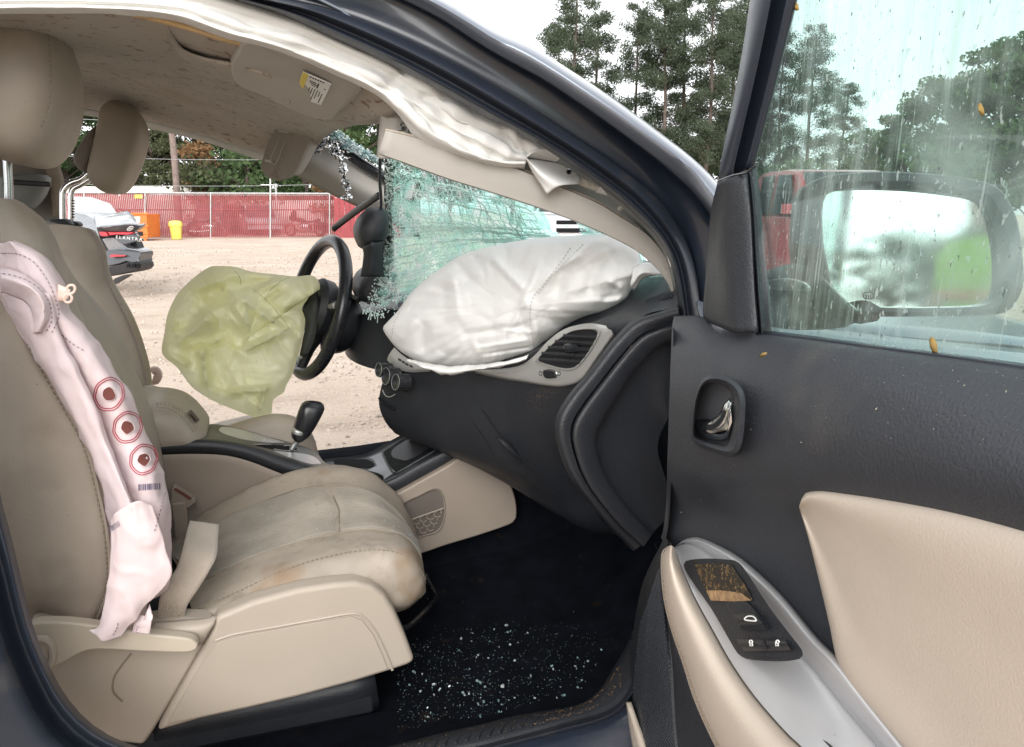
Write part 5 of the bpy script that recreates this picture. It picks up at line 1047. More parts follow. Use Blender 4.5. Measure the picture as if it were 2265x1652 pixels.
swirl = [[(0, 585, .215), (40, 600, .20), (85, 625, .195), (112, 660, .195), (118, 700, .20), (104, 738, .205)], [(0, 612, .175), (36, 622, .165), (74, 642, .16), (96, 670, .16), (98, 702, .165), (84, 735, .175)], [(0, 648, .20), (30, 655, .195), (56, 668, .19), (70, 690, .185), (72, 712, .19), (62, 738, .20)]]
SB.append(surf('bag_fold', [Lr(r) for r in swirl], mt['bagpink'], sa, n=50, k=9, solid=.0012, disp=lambda G: .003*fbm(G*26, 3, 2), sharp=180))
lowf = [[(246, 1150, .19), (244, 1220, .182), (238, 1300, .178), (220, 1380, .178), (196, 1394, .18)], [(272, 1124, .172), (277, 1200, .168), (266, 1295, .166), (240, 1375, .166), (212, 1408, .17)], [(306, 1108, .17), (326, 1190, .166), (322, 1290, .164), (276, 1365, .165), (230, 1420, .168)], [(338, 1118, .18), (364, 1210, .174), (378, 1276, .172), (318, 1344, .172), (268, 1408, .176)]]
SB.append(surf('bag_fold', [Lr(r) for r in lowf], mt['bagpink'], sa, n=70, k=11, solid=.0012, disp=lambda G: .012*(.3-np.minimum(np.abs(vnoise(G*np.array([17, 8, 10])+.3, 4)), .35))+.0012*fbm(G*40, 2, 6)+.004*(.4-np.minimum(np.abs(vnoise(G*np.array([36, 20, 26]), 43)), .4)), sharp=180))
surf('bag_hem', [Lr([(330, 1335, .19), (326, 1350, .18), (318, 1372, .18), (300, 1398, .185)]), Lr([(334, 1360, .175), (334, 1380, .17), (330, 1402, .175)]), Lr([(300, 1360, .19), (296, 1380, .185), (292, 1400, .19)])], mt['bagpink'], sa, n=20, k=4, solid=.0015)
fsb = onto(SB)
for i, (x, y, r) in enumerate(((241, 872, 37), (282, 945, 35), (318, 1016, 34))):
    for k, rr in enumerate((1.0, .86)):
        tube('vent_stitching', [fsb(x+r*.92*rr*(1+.02*math.sin(a*9+i))*math.cos(a)-r*.08*math.sin(a), y+r*rr*(1+.02*math.sin(a*7+i))*math.sin(a), .001) for a in np.linspace(0, 2*math.pi, 60, endpoint=False)], .0007, mt['redthread'], sa, seg=5, closed=True)
    hp = [fsb(x+r*.37*math.cos(a)*(1+.10*math.sin(a*2+i)+.05*math.sin(a*5)), y+r*.40*math.sin(a)*(1+.08*math.sin(a*3+i*2)), .0015) for a in np.linspace(0, 2*math.pi, 26, endpoint=False)]
    tube('vent_edge', hp, .0011, mt['bagpink'], sa, seg=5, closed=True)
    vd_ = hp[0]-C; vd_ /= np.linalg.norm(vd_); mk('vent_hole', [np.array(q)-vd_*.0012 for q in hp]+[fsb(x, y, .002)], [(k, (k+1) % 26, 26) for k in range(26)], mt['hole'], sa)  # solid disc, the vent's dark inside put into its colour
TAB = M('tab_plastic', (.78, .58, .50), .4)
for pts in (((174, 638), (170, 631), (160, 632), (156, 640), (160, 649), (170, 647)), ((167, 660), (163, 652), (154, 652), (150, 660), (154, 668), (163, 668))):
    tube('bag_tab', [L(x-8, y, .205) for x, y in pts], .0019, TAB, sa, seg=8, n=24, closed=True)
surf('bag_strap', [[L(128, 628, .205), L(146, 636, .204), L(156, 641, .204)], [L(126, 668, .205), L(142, 664, .204), L(150, 660, .204)]], TAB, sa, n=8, k=3, solid=.001)
g = Bag(); gr = np.random.default_rng(2); x = 306.0
while x < 356:
    w = gr.choice([.8, 1.4, 2.4]); a, b = 1071-(x-306)*.06, 1085-(x-306)*.06
    g.add([fsb(x, a), fsb(x+w, a), fsb(x+w, b), fsb(x, b)], [(0, 1, 2, 3)]); x += w+gr.choice([1., 1.8, 2.6])
x = 240.0
while x < 262:
    w = gr.choice([.8, 1.4]); y = 1165-(x-240)*.6; g.add([fsb(x, y), fsb(x+w, y), fsb(x+w+3, y+12), fsb(x+3, y+12)], [(0, 1, 2, 3)]); x += 2.4
g.build('bag_barcode', M('violet_ink', (.12, .10, .18), .7), sa, kind='stuff')
for pts in (((2, 560), (40, 562), (75, 580), (105, 620), (124, 665), (130, 700), (112, 740)), ((0, 604), (40, 612), (84, 635), (110, 672), (114, 710), (100, 735)), ((136, 740), (160, 760), (190, 778)), ((365, 1090), (352, 1140), (340, 1180)), ((250, 1405), (258, 1390), (262, 1372)), ((302, 1395), (304, 1375), (310, 1355))):
    stitch('bag_stitching', [fsb(x, y, .001) for x, y in cr(np.array(pts, float), 60)], mt['thread'], sa, dash=.0035, gap=.003, w=.0011)
# lap belt and buckle
sb = empty('seat_belt', car, L(400, 1300, .28))
surf('lap_belt', [Lr([(348, 1376, .26), (352, 1330, .25), (366, 1290, .25), (390, 1257, .26), (404, 1215, .28), (412, 1180, .32), (420, 1152, .36)]), Lr([(408, 1376, .262), (414, 1340, .25), (440, 1300, .25), (466, 1257, .26), (479, 1228, .28), (482, 1195, .32), (484, 1160, .36)])], mt['belt'], sb, n=40, k=8, solid=.0018, disp=lambda G: .002*fbm(G*20, 2, 1))
g = Bag(); gr = np.random.default_rng(3)
for i in range(60):
    t = gr.random(); p = L(352+t*54+gr.normal()*2, 1346+gr.normal()*9, .246); g.bar(p, p+np.array([gr.normal()*.001, -.001, gr.uniform(.002, .005)]), .0007)
g.build('belt_stitching', mt['vinyl_light'], sb, kind='stuff')
plate('buckle', [L(x, y, .74) for x, y in ((378, 1082), (384, 1077), (431, 1104), (434, 1111), (416, 1126), (376, 1122))], (0, .03, 0), mt['console_tan'], sb, bevel=.004)
plate('buckle_slot', [L(x, y, .737) for x, y in ((384, 1082), (389, 1080), (424, 1102), (420, 1106))], (0, .004, 0), mt['hole'], sb)
box('belt_stalk', L(400, 1150, .745), (.03, .02, .09), mt['console_tan'], sb, bevel=.004)

# ---- driver's seat
ds = empty('driver_seat', car, (-.1, 1.28, .4))
db = [[(60, 520, 1.03), (70, 620, 1.03), (110, 760, 1.03), (150, 900, 1.03), (190, 1000, 1.03)],
      [(104, 497, 1.05), (130, 600, 1.045), (170, 730, 1.04), (210, 850, 1.04), (250, 980, 1.04)],
      [(157, 498, 1.06), (185, 560, 1.05), (205, 640, 1.05), (240, 760, 1.05), (275, 880, 1.05), (290, 980, 1.05)],
      [(196, 505, 1.08), (222, 545, 1.07), (238, 620, 1.07), (284, 712, 1.07), (312, 790, 1.07), (325, 870, 1.07), (330, 950, 1.08)],
      [(212, 512, 1.12), (233, 550, 1.11), (246, 610, 1.11), (293, 695, 1.12), (319, 764, 1.12), (335, 830, 1.12), (340, 920, 1.13)],
      [(205, 508, 1.28), (222, 545, 1.28), (234, 620, 1.28), (268, 700, 1.28), (298, 770, 1.28), (318, 840, 1.28), (325, 920, 1.28)],
      [(190, 505, 1.46), (205, 545, 1.48), (220, 620, 1.48), (262, 700, 1.48), (290, 770, 1.48), (308, 840, 1.48), (315, 920, 1.48)],
      [(150, 505, 1.52), (165, 545, 1.53), (180, 620, 1.53), (220, 700, 1.53), (250, 770, 1.53), (268, 840, 1.53), (275, 920, 1.53)]]
surf('backrest', [Lr(r) for r in db], mt['vinyl'], ds, n=40, k=6)
surf('backrest_top', [Lr([r[0] for r in db[1:]]), Lr([(60, 500, 1.06), (90, 490, 1.15), (110, 488, 1.28), (100, 490, 1.46), (80, 495, 1.52)])], mt['vinyl'], ds, n=16, k=3)
stitch('backrest_stitching', cr(Lr([(p[0], p[1], p[2]-.006) for p in db[3]]), 120), mt['thread'], ds, dash=.005, gap=.003, w=.0016)
tube('backrest_piping', cr(Lr([(p[0]-3, p[1], p[2]-.002) for p in db[3]]), 60), .0022, mt['console_tan'], ds, seg=6)
dc = [[(480, 1010, 1.06), (560, 985, 1.06), (640, 985, 1.06), (690, 1010, 1.06), (710, 1050, 1.06)], [(470, 960, 1.10), (560, 928, 1.10), (620, 918, 1.10), (665, 930, 1.10), (692, 962, 1.10), (704, 1000, 1.1)], [(440, 955, 1.25), (520, 935, 1.25), (600, 922, 1.25), (650, 930, 1.25), (680, 955, 1.25), (695, 990, 1.25)], [(430, 950, 1.42), (500, 930, 1.42), (580, 915, 1.42), (640, 922, 1.42), (670, 945, 1.42), (685, 985, 1.42)], [(430, 975, 1.5), (500, 960, 1.5), (580, 945, 1.5), (640, 950, 1.5), (670, 970, 1.5), (680, 1000, 1.5)]]
surf('seat_cushion', [Lr(r) for r in dc], mt['vinyl'], ds, n=30, k=5)
tube('cushion_seam', Lr([(530, 948, 1.095), (548, 942, 1.15), (566, 934, 1.2), (585, 927, 1.25)]), .002, mt['tanthread'], ds, seg=6, n=20)
ho = [(235, 245), (255, 228), (282, 231), (308, 251), (322, 285), (319, 329), (302, 379), (285, 412), (268, 428), (241, 428), (218, 412), (205, 389), (214, 335), (228, 280)]
puff('headrest', ho, 1.155, 1.42, M('driver_headrest_vinyl', (.34, .295, .235), .6, var=.06, bump=.2, bsc=420), ds, n=48, m=20, p=4)
puff('headrest_back', [(230, 280), (204, 305), (183, 340), (176, 362), (186, 378), (206, 388), (222, 360), (235, 300)], 1.17, 1.40, M('headrest_shell', (.16, .135, .115), .6), ds, n=32, m=12, p=4)
for pts, Y in ((((139, 500), (139, 484), (139, 440), (141, 420), (156, 405), (178, 397), (192, 386), (206, 374)), 1.21), (((157, 500), (157, 487), (157, 437), (161, 418), (179, 408), (198, 396), (210, 384)), 1.33)):
    tube('headrest_post', [L(x, y, Y) for x, y in pts], .0075, mt['chrome'], ds, seg=12, n=50)
g = Bag()
for i in range(7): g.bar(L(160, 444+i*6, 1.322), L(165, 444+i*6, 1.322), .003)
g.build('post_notches', mt['ink'], ds)
puff('post_guide', [(108, 492), (116, 484), (150, 484), (160, 492), (160, 499), (110, 497)], 1.19, 1.24, mt['black'], ds, n=20, m=6)
puff('post_guide', [(150, 496), (158, 489), (176, 490), (182, 496), (180, 501), (152, 500)], 1.31, 1.36, mt['black'], ds, n=20, m=6)
tube('airbag_rag', Lr([(336, 822, 1.42), (345, 818, 1.42), (350, 830, 1.42), (344, 842, 1.42), (337, 842, 1.42)]), .012, MAT['bagpink'], ds, seg=8, n=14)

# ---- open passenger door
door = empty('passenger_door', car, (.56, -.05, .45))
belt = [(1490, 699), (1545, 698), (1562, 706), (1600, 728), (1650, 724), (1690, 735), (1760, 743), (1900, 761), (2100, 786), (2265, 809), (2420, 832), (2600, 860)]
def dt(row, t): return [Dp(p[0], p[1], t) for p in row]
up_rows = [dt(belt, -.015), dt([(p[0], p[1]+3) for p in belt], -.004),
           dt([(1487, 722), (1545, 730), (1600, 752), (1660, 758), (1720, 762), (1800, 772), (1920, 792), (2100, 822), (2265, 852), (2420, 884), (2600, 920)], .012),
           dt([(1484, 790), (1545, 800), (1620, 816), (1720, 838), (1850, 862), (1980, 888), (2120, 922), (2265, 958), (2420, 1000), (2600, 1050)], .036),
           dt([(1480, 900), (1545, 915), (1620, 930), (1720, 950), (1850, 972), (1980, 1000), (2120, 1032), (2265, 1066), (2420, 1120), (2600, 1180)], .050),
           dt([(1476, 1020), (1540, 1040), (1620, 1055), (1720, 1066), (1800, 1078), (1950, 1098), (2120, 1130), (2265, 1170), (2420, 1220), (2600, 1280)], .044),
           dt([(1474, 1100), (1530, 1120), (1600, 1135), (1680, 1150), (1770, 1170), (1900, 1220), (2080, 1290), (2265, 1370), (2420, 1440), (2600, 1520)], .016),
           dt([(1468, 1165), (1510, 1185), (1570, 1205), (1650, 1245), (1750, 1320), (1860, 1430), (2000, 1560), (2150, 1700), (2300, 1800), (2500, 1900)], .020),
           dt([(1462, 1190), (1490, 1215), (1540, 1260), (1620, 1330), (1720, 1440), (1830, 1560), (1960, 1700), (2100, 1850), (2250, 1950), (2400, 2050)], .020)]
surf('upper_trim', up_rows, mt['blacksoft'], door, n=60, k=7)
lo_rows = [dt([(1486, 720), (1480, 900), (1476, 1080), (1470, 1180), (1440, 1245), (1420, 1295), (1406, 1360), (1396, 1430), (1389, 1500), (1385, 1560), (1390, 1652), (1405, 1760), (1430, 1900)], .0),
           dt([(1490, 730), (1486, 900), (1484, 1080), (1474, 1190), (1448, 1245), (1430, 1295), (1418, 1360), (1408, 1430), (1402, 1500), (1400, 1560), (1408, 1652), (1425, 1760), (1450, 1900)], .03)]
surf('door_edge', lo_rows, mt['black'], door, n=40, k=4)
sp_l = [(1474, 1190), (1448, 1245), (1430, 1295), (1416, 1360), (1406, 1430), (1399, 1500), (1396, 1560), (1404, 1652), (1420, 1760)]
sp_r = [(1480, 1200), (1468, 1250), (1468, 1310), (1476, 1380), (1484, 1440), (1490, 1500), (1494, 1560), (1502, 1652), (1520, 1760)]
pd_l = [(1478, 1208), (1464, 1222), (1462, 1266), (1469, 1333), (1486, 1400), (1509, 1467), (1536, 1551), (1580, 1648), (1640, 1760), (1700, 1860)]
surf('speaker_panel', [dt(sp_l, .028), dt(mid(sp_l, sp_r, .3), .05), dt(mid(sp_l, sp_r, .8), .058), dt(sp_r, .052)], mt['black'], door, n=40, k=5)
surf('lower_trim', [dt(sp_r, .052), dt([(p[0]+4, p[1]) for p in sp_r], .058), dt([(1500, 1230), (1498, 1290), (1504, 1380), (1522, 1470), (1548, 1560), (1590, 1660), (1640, 1780)], .05), dt([(1530, 1250), (1530, 1300), (1540, 1400), (1570, 1500), (1610, 1600), (1660, 1700), (1720, 1800)], .03)], mt['black'], door, n=40, k=4)
g = Bag()                                            # perforations of the speaker grille, tiny raised nubs
A_, B_ = cr(np.array(sp_l, float), 120), cr(np.array(sp_r, float), 120)
for r_ in range(14, 118, 1):
    for k in range(15):
        s = .06+.9*(k+.5*(r_ % 2))/15.5
        lim = .55-(r_-14)*.02
        if s < lim: continue
        q = A_[r_]*(1-s)+B_[r_]*s; p = Dp(q[0], q[1], np.interp(s, [0, .3, .8, 1], [.028, .05, .058, .052])+.0018)
        g.box(p, (.0022, .0022, .0022))
g.build('speaker_nubs', mt['bezel'] if False else M('grille_nub', (.05, .055, .065), .35), door, kind='stuff')
surf('map_pocket', [dt([(1384, 1552), (1388, 1600), (1396, 1660), (1410, 1740)], .04), dt([(1386, 1556), (1394, 1580), (1412, 1630), (1424, 1665), (1460, 1740)], .055)], mt['vinyl_light'], door, n=14, k=3, solid=.008)
# beige insert
it = [(1768, 1118), (1773, 1098), (1790, 1087), (1820, 1085), (1860, 1089), (1950, 1101), (2100, 1127), (2265, 1167), (2420, 1212), (2600, 1262)]
il = [(1768, 1124), (1788, 1190), (1813, 1290), (1834, 1380), (1853, 1470), (1880, 1520), (1920, 1568), (1990, 1650), (2060, 1730), (2160, 1830)]
def insr(t, tt): return dt(mid(it, il, t, 30), tt)
surf('beige_insert', [insr(0, .025), insr(.02, .044), insr(.2, .05), insr(.5, .042), insr(.8, .036), insr(.98, .036), insr(1, .018)], mt['vinyl_light'], door, n=40, k=6)
# silver armrest top with the switch panel
s_r = [(1494, 1208), (1517, 1192), (1538, 1188), (1570, 1197), (1631, 1229), (1688, 1276), (1738, 1326), (1805, 1407), (1859, 1462), (1923, 1544), (2010, 1652), (2090, 1750), (2180, 1850)]
s_l = [(1494, 1212), (1500, 1234), (1513, 1266), (1540, 1326), (1581, 1400), (1621, 1470), (1671, 1541), (1738, 1618), (1778, 1656), (1860, 1740), (1950, 1830)]
def silr(t, tt): return dt(mid(s_r, s_l, t, 40), tt)
surf('armrest_top', [silr(0, .022), silr(.03, .032), silr(.12, .038), silr(.28, .034), silr(.34, .040), silr(.7, .062), silr(1, .078)], mt['silver'], door, n=60, k=5)
pad_m = [(1484, 1206), (1478, 1240), (1484, 1290), (1504, 1360), (1530, 1430), (1562, 1500), (1600, 1570), (1655, 1650), (1740, 1760), (1820, 1850)]
surf('armrest_pad', [dt(s_l, .074), dt(mid(s_l, pad_m, .3, 30), .092), dt(mid(s_l, pad_m, .8, 30), .104), dt(mid(pad_m, pd_l, .5, 30), .102), dt(mid(pad_m, pd_l, .88, 30), .090), dt(pd_l, .074), dt([(p[0]+8, p[1]+4) for p in pd_l], .055)], mt['vinyl_light'], door, n=50, k=6)
stitch('pad_stitching', cr(dt([(p[0]+5, p[1]) for p in pd_l], .094), 160), mt['tanthread'], door, dash=.004, gap=.002, w=.0016)
def sw(x, y, l=0.0):                                  # the switch panel's face
    t = np.interp(x-(y-1240)*.82, [1500, 1700], [.076, .052]); p = Dp(x, y, t); d = C-p; return p+d/np.linalg.norm(d)*(.004+l)
swo = [(1512, 1252), (1520, 1243), (1560, 1239), (1605, 1241), (1630, 1246), (1650, 1268), (1700, 1345), (1745, 1405), (1772, 1440), (1776, 1452), (1764, 1460), (1720, 1464), (1660, 1460), (1636, 1450), (1620, 1428), (1575, 1350), (1530, 1285)]
plate('switch_panel', [sw(x, y) for x, y in cr(np.array(swo, float), 70, True)], (0, 0, .0025), mt['black'], door, bevel=.002, bseg=3)
plate('switch_recess', [sw(x, y, .0035) for x, y in ((1536, 1249), (1580, 1246), (1617, 1250), (1640, 1282), (1658, 1312), (1664, 1328), (1620, 1330), (1572, 1328), (1556, 1295))], (0, 0, .0003), M('recess_grime', (.02, .016, .01), .6, specks=[((.30, .18, .07), 300, .57, .1, .8), ((.20, .12, .05), 60, .56, .12, .6)]), door)
surf('recess_floor', [[sw(x, y, .005) for x, y in ((1562, 1306), (1600, 1306), (1640, 1312))], [sw(x, y, .005) for x, y in ((1572, 1328), (1620, 1330), (1662, 1328))]], mt['dirt'], door, n=6, k=2)
plate('window_switch', [sw(x, y, .005) for x, y in ((1604, 1337), (1650, 1336), (1664, 1350), (1700, 1394), (1640, 1396), (1624, 1372))], (0, 0, .004), mt['black'], door, bevel=.0015)
surf('switch_rocker', [[sw(x, y, .010) for x, y in ((1622, 1358), (1645, 1356), (1668, 1356))], [sw(x, y, .014) for x, y in ((1632, 1376), (1655, 1374), (1684, 1374))], [sw(x, y, .009) for x, y in ((1640, 1394), (1668, 1394), (1698, 1393))]], mt['blackshiny'], door, n=8, k=4)
tube('window_icon', [sw(x, y, .0155) for x, y in ((1648, 1371), (1649, 1366), (1654, 1363), (1664, 1363), (1669, 1366), (1672, 1373))], .0007, mt['white'], door, seg=5, n=24, closed=True)
surf('lock_switch', [[sw(x, y, .006) for x, y in ((1628, 1414), (1690, 1413), (1734, 1414))], [sw(x, y, .012) for x, y in ((1634, 1426), (1695, 1424), (1742, 1424))], [sw(x, y, .006) for x, y in ((1646, 1440), (1700, 1440), (1748, 1438))]], mt['blackshiny'], door, n=14, k=4)
tube('switch_divider', [sw(1690, 1416, .012), sw(1698, 1434, .011)], .0009, mt['ink'], door, seg=5)
for x, op in ((1661, 0), (1718, 2)):
    plate('lock_icon', [sw(x+a, 1424+b, .0135) for a, b in ((-4, -2), (4, -2), (5, 5), (-3, 5))], (0, 0, .0004), mt['white'], door)
    tube('lock_icon_shackle', [sw(x+a+op, 1424+b, .0138) for a, b in ((-3, -2), (-3, -6), (0, -8), (3, -6), (3, -3))], .0006, mt['white'], door, seg=5, n=14)
    plate('lock_keyhole', [sw(x+a, 1424+b, .0142) for a, b in ((-1, 0), (1, 0), (1, 4), (0, 4))], (0, 0, .0003), mt['ink'], door)
puff_ = [(1760, 1640), (1790, 1632), (1820, 1640), (1850, 1664), (1860, 1700), (1800, 1700), (1770, 1670)]
plate('pull_cup', [(lambda p: p+(C-p)/np.linalg.norm(C-p)*.006)(Dp(x, y, .062)) for x, y in puff_], (0, 0, .002), mt['black'], door, smoothn=30, bevel=.001)
# inner handle
ho_ = [(1528, 962), (1533, 896), (1545, 853), (1562, 832), (1588, 829), (1620, 839), (1642, 857), (1651, 884), (1650, 930), (1645, 977), (1633, 1003), (1615, 1010), (1576, 1000), (1543, 985)]
hi_ = [(1537, 958), (1541, 902), (1551, 862), (1566, 848), (1590, 848), (1608, 860), (1618, 878), (1620, 905), (1618, 935), (1614, 960), (1610, 980), (1600, 984), (1570, 978), (1546, 970)]
Po, Pi = cr(np.array(ho_, float), 60, True), cr(np.array(hi_, float), 60, True)
hb = lambda Q, t: [Dp(q[0], q[1], t) for q in Q]
loftrings('handle_bezel', [hb(Po, .046), hb(Po*.9+Pi*.1, .064), hb(Po*.55+Pi*.45, .070), hb(Po*.12+Pi*.88, .064), hb(Pi, .048), hb(Pi.mean(0)+(Pi-Pi.mean(0))*.97, .012)], mt['blacksoft'], door, caps=False)
plate('handle_well', hb(Pi.mean(0)+(Pi-Pi.mean(0))*1.06, .052), -Dn*.001, M('handle_well', (.07, .072, .08), .4), door)
hlv = [[(1538, 930, .056), (1556, 926, .060), (1576, 927, .064), (1592, 914, .066), (1602, 892, .066), (1617, 879, .062)], [(1539, 940, .060), (1558, 940, .064), (1580, 940, .067), (1600, 925, .069), (1612, 905, .069), (1621, 892, .064)], [(1541, 952, .06), (1560, 956, .064), (1582, 957, .067), (1604, 952, .068), (1617, 942, .067), (1620, 930, .064)], [(1546, 964, .056), (1562, 970, .058), (1582, 974, .060), (1600, 974, .06), (1612, 966, .06), (1618, 955, .058)]]
surf('door_handle', [Dr(r) for r in hlv], mt['chrome'], door, n=24, k=6, solid=.003)
# window frame, mirror sail, glass run
f_l = [(1680, -110), (1660, 0), (1643, 111), (1620, 235), (1599, 335), (1588, 400)]
f_m = [(1728, -110), (1710, 0), (1677, 158), (1643, 302), (1622, 388)]
f_r = [(1790, -110), (1764, 0), (1717, 188), (1690, 290), (1670, 364)]
surf('window_frame', [dt(f_l, -.06), dt(f_l, -.01), dt(mid(f_l, f_m, .25), .010), dt(mid(f_l, f_m, .9), .008), dt(f_m, -.002), dt(mid(f_m, f_r, .5), -.004), dt(mid(f_m, f_r, .55), -.001), dt(mid(f_m, f_r, .92), -.006), dt(f_r, -.018)], mt['rubber'], door, n=24, k=4, solid=.004)
q_l = [(1588, 400), (1573, 469), (1566, 560), (1560, 640), (1556, 692), (1562, 712)]
q_m = [(1606, 394), (1598, 480), (1600, 560), (1606, 640), (1612, 700), (1620, 735)]
q_r = [(1652, 383), (1660, 480), (1664, 560), (1668, 640), (1672, 690), (1676, 735)]
q_e = [(1674, 366), (1684, 450), (1690, 540), (1698, 620), (1704, 680), (1708, 745)]
surf('mirror_sail', [dt(q_l, -.06), dt(q_l, -.01), dt(mid(q_l, q_m, .5), .012), dt(q_m, .020), dt(mid(q_m, q_r, .5), .014), dt(q_r, .004), dt(mid(q_r, q_e, .15), -.006), dt(mid(q_r, q_e, .3), .0), dt(q_e, -.018)], mt['black'], door, n=24, k=4, solid=.004)
fz = lambda s, z, t: DH+De*s+Dn*t+np.array([0, 0, z])
tf_ = [dl_ for dl_ in (fz(.30, 1.60, 0), fz(.42, 1.665, -.02), fz(.60, 1.69, -.03), fz(.85, 1.69, -.035), fz(1.0, 1.66, -.035), fz(1.05, 1.5, -.02), fz(1.07, 1.2, 0))]
tube('window_frame', [Dp(1695, -112, -.01)]+tf_, .022, mt['rubber'], door, seg=8, n=40, rx=.6)
tube('sail_joint', dt([(1588, 401), (1604, 394), (1622, 388), (1652, 382), (1673, 366)], .012), .0014, mt['blackshiny'], door, seg=5)
gl_ = [dt([(1764, -10), (1820, -12), (2000, -20), (2265, -30), (2700, -40)], -.018), dt([(1712, 190), (1800, 200), (2000, 205), (2265, 210), (2700, 220)], -.020), dt([(1672, 365), (1780, 390), (2000, 420), (2265, 450), (2700, 480)], -.018), dt([(1692, 560), (1800, 570), (2000, 600), (2265, 640), (2700, 690)], -.015), dt([(1704, 745), (1800, 756), (2000, 780), (2265, 815), (2700, 880)], -.012)]
gl_[0] = [fz(s, z, -.02) for s, z in ((.27, 1.58), (.42, 1.66), (.62, 1.685), (.85, 1.685), (1.0, 1.65))]
gl_ = [gl_[0]]+[[*r[:4], fz(1.05, z, -.015)] for r, z in zip(gl_[1:], (1.5, 1.4, 1.3, 1.18))]
surf('window_glass', gl_, mt['doorglass'], door, n=24, k=6, solid=.0035)
surf('belt_seal', [dt([(p[0]+8, p[1]-4) for p in belt[5:]], -.008), dt([(p[0], p[1]+2) for p in belt[5:]], -.002)], mt['rubber'], door, n=24, k=3, solid=.008)
door_o = [[Dp(1640, 745, -.03), Dp(1900, 780, -.04), Dp(2300, 830, -.045), Dp(2900, 900, -.05)]]
zz = lambda p, z, k=0.0: np.array([p[0], p[1], z])-Dn*k
surf('door_outer_skin', [[DH+De*s-Dn*.03+np.array([0, 0, 1.10+.06*s]) for s in (0., .35, .7, 1.06)], [DH+De*s-Dn*.075+np.array([0, 0, .85]) for s in (0., .35, .7, 1.08)], [DH+De*s-Dn*.06+np.array([0, 0, .55]) for s in (0., .35, .7, 1.08)], [DH+De*s-Dn*.03+np.array([0, 0, .30]) for s in (0., .35, .7, 1.06)]], mt['paint'], door, n=16, k=4, solid=.004)
# outside mirror seen through the glass: turned out with the door, its face looks back at the photographer
om = empty('door_mirror', car, Dp(1900, 560, -.2))
MN = np.array([-.52, -.85, .055]); MN /= np.linalg.norm(MN); M0 = DH+De*.12-Dn*.28+np.array([0, 0, 1.23])
def E(x, y, k=0.0): r = ray(x, y); return C+r*(((M0+MN*k-C) @ MN)/(r @ MN))
mo = [(1752, 560), (1754, 480), (1766, 424), (1796, 401), (1845, 386), (1945, 379), (2079, 386), (2178, 402), (2213, 419), (2238, 456), (2254, 503), (2262, 570), (2264, 628), (2248, 668), (2226, 690), (2180, 697), (2050, 700), (1940, 700), (1860, 694), (1800, 680), (1768, 640)]
mg = [(1821, 528), (1820, 462), (1828, 432), (1850, 422), (1900, 419), (2012, 422), (2120, 434), (2172, 448), (2190, 480), (2202, 530), (2208, 575), (2207, 630), (2198, 660), (2165, 676), (2050, 680), (1960, 679), (1895, 674), (1860, 660), (1842, 630), (1830, 578)]
Mo, Mg = cr(np.array(mo, float), 70, True), cr(np.array(mg, float), 70, True)
md = lambda Q, t: [E(q[0], q[1], t) for q in Q]
ctr = Mo.mean(0)
loftrings('mirror_housing', [md(Mg, -.004), md(Mg*.94+Mo*.06, .012), md(Mg*.5+Mo*.5, .016), md(Mg*.06+Mo*.94, .008), md(Mo, -.008)]+[[E(*(ctr+(q-ctr)*s), 0)-MN*k+De*0 for q in Mo] for s, k in ((1.0, .03), (.95, .07), (.8, .10), (.45, .12))], mt['black'], om)
plate('mirror_glass', [E(*(Mg.mean(0)+(q-Mg.mean(0))*1.01), -.002) for q in Mg], -MN*.002, mt['mirror'], om)
def hx_(x, y): return E(x, y, -.0012)
tube('heater_icon', [hx_(*q) for q in ((1912, 648), (1926, 646), (1932, 652), (1930, 660), (1914, 660), (1910, 654))], .0006, mt['ink'], om, seg=5, n=24, closed=True)
for q in (1916, 1921, 1926): tube('heater_icon', [hx_(q, 663), hx_(q+.5, 657), hx_(q-.5, 652)], .0006, mt['ink'], om, seg=5)
surf('mirror_arm', [dt([(1690, 600), (1740, 585), (1790, 590), (1850, 640)], -.12), dt([(1690, 660), (1740, 660), (1790, 670), (1850, 690), (1900, 700)], -.10), dt([(1692, 720), (1740, 728), (1800, 730), (1870, 724)], -.12)], mt['black'], om, n=16, k=4, solid=.03)
surf('indicator_lens', [dt([(1704, 619), (1740, 617), (1770, 624), (1786, 636)], -.085), dt([(1706, 640), (1742, 642), (1772, 644), (1788, 645)], -.088)], mt['bezel'], om, n=12, k=3, solid=.004)
# leaves and grit stuck to glass and trim
LEAF = M('dry_leaf', (.45, .30, .10), .8, var=.3, vsc=60, trans=((.5, .35, .1), .3))
def leaf(pts, t, name='dry_leaf', lab='', lift=.002):
    P = [Dp(x, y, t)+Dn*lift for x, y in pts]; P = np.array(P); c = P.mean(0)+Dn*.002
    o = mk(name, np.vstack([P, [c]]), [(i, (i+1) % len(P), len(P)) for i in range(len(P))], LEAF, None, solid=.0006)
    tag(o, lab, 'leaf', 'leaves stuck to the door'); return o
leaf([(2062, 752), (2066, 745), (2072, 748), (2078, 760), (2080, 775), (2076, 784), (2070, 780), (2064, 766)], -.009, lab='yellow leaf stuck at the foot of the door window')
leaf([(1757, 6), (1762, 2), (1770, 10), (1772, 22), (1766, 24), (1759, 16)], -.012, lab='ochre leaf caught in the top corner of the window frame')
leaf([(2170, 232), (2176, 228), (2182, 240), (2184, 252), (2178, 256), (2172, 246)], -.015, lab='pale brown leaf stuck high on the streaky window')
leaf([(1684, 787), (1692, 781), (1700, 779), (1702, 782), (1694, 787), (1687, 790)], .047, lab='curled brown leaf scrap on the dark door trim')
"""more scraps"""
gr = np.random.default_rng(33); g = Bag()
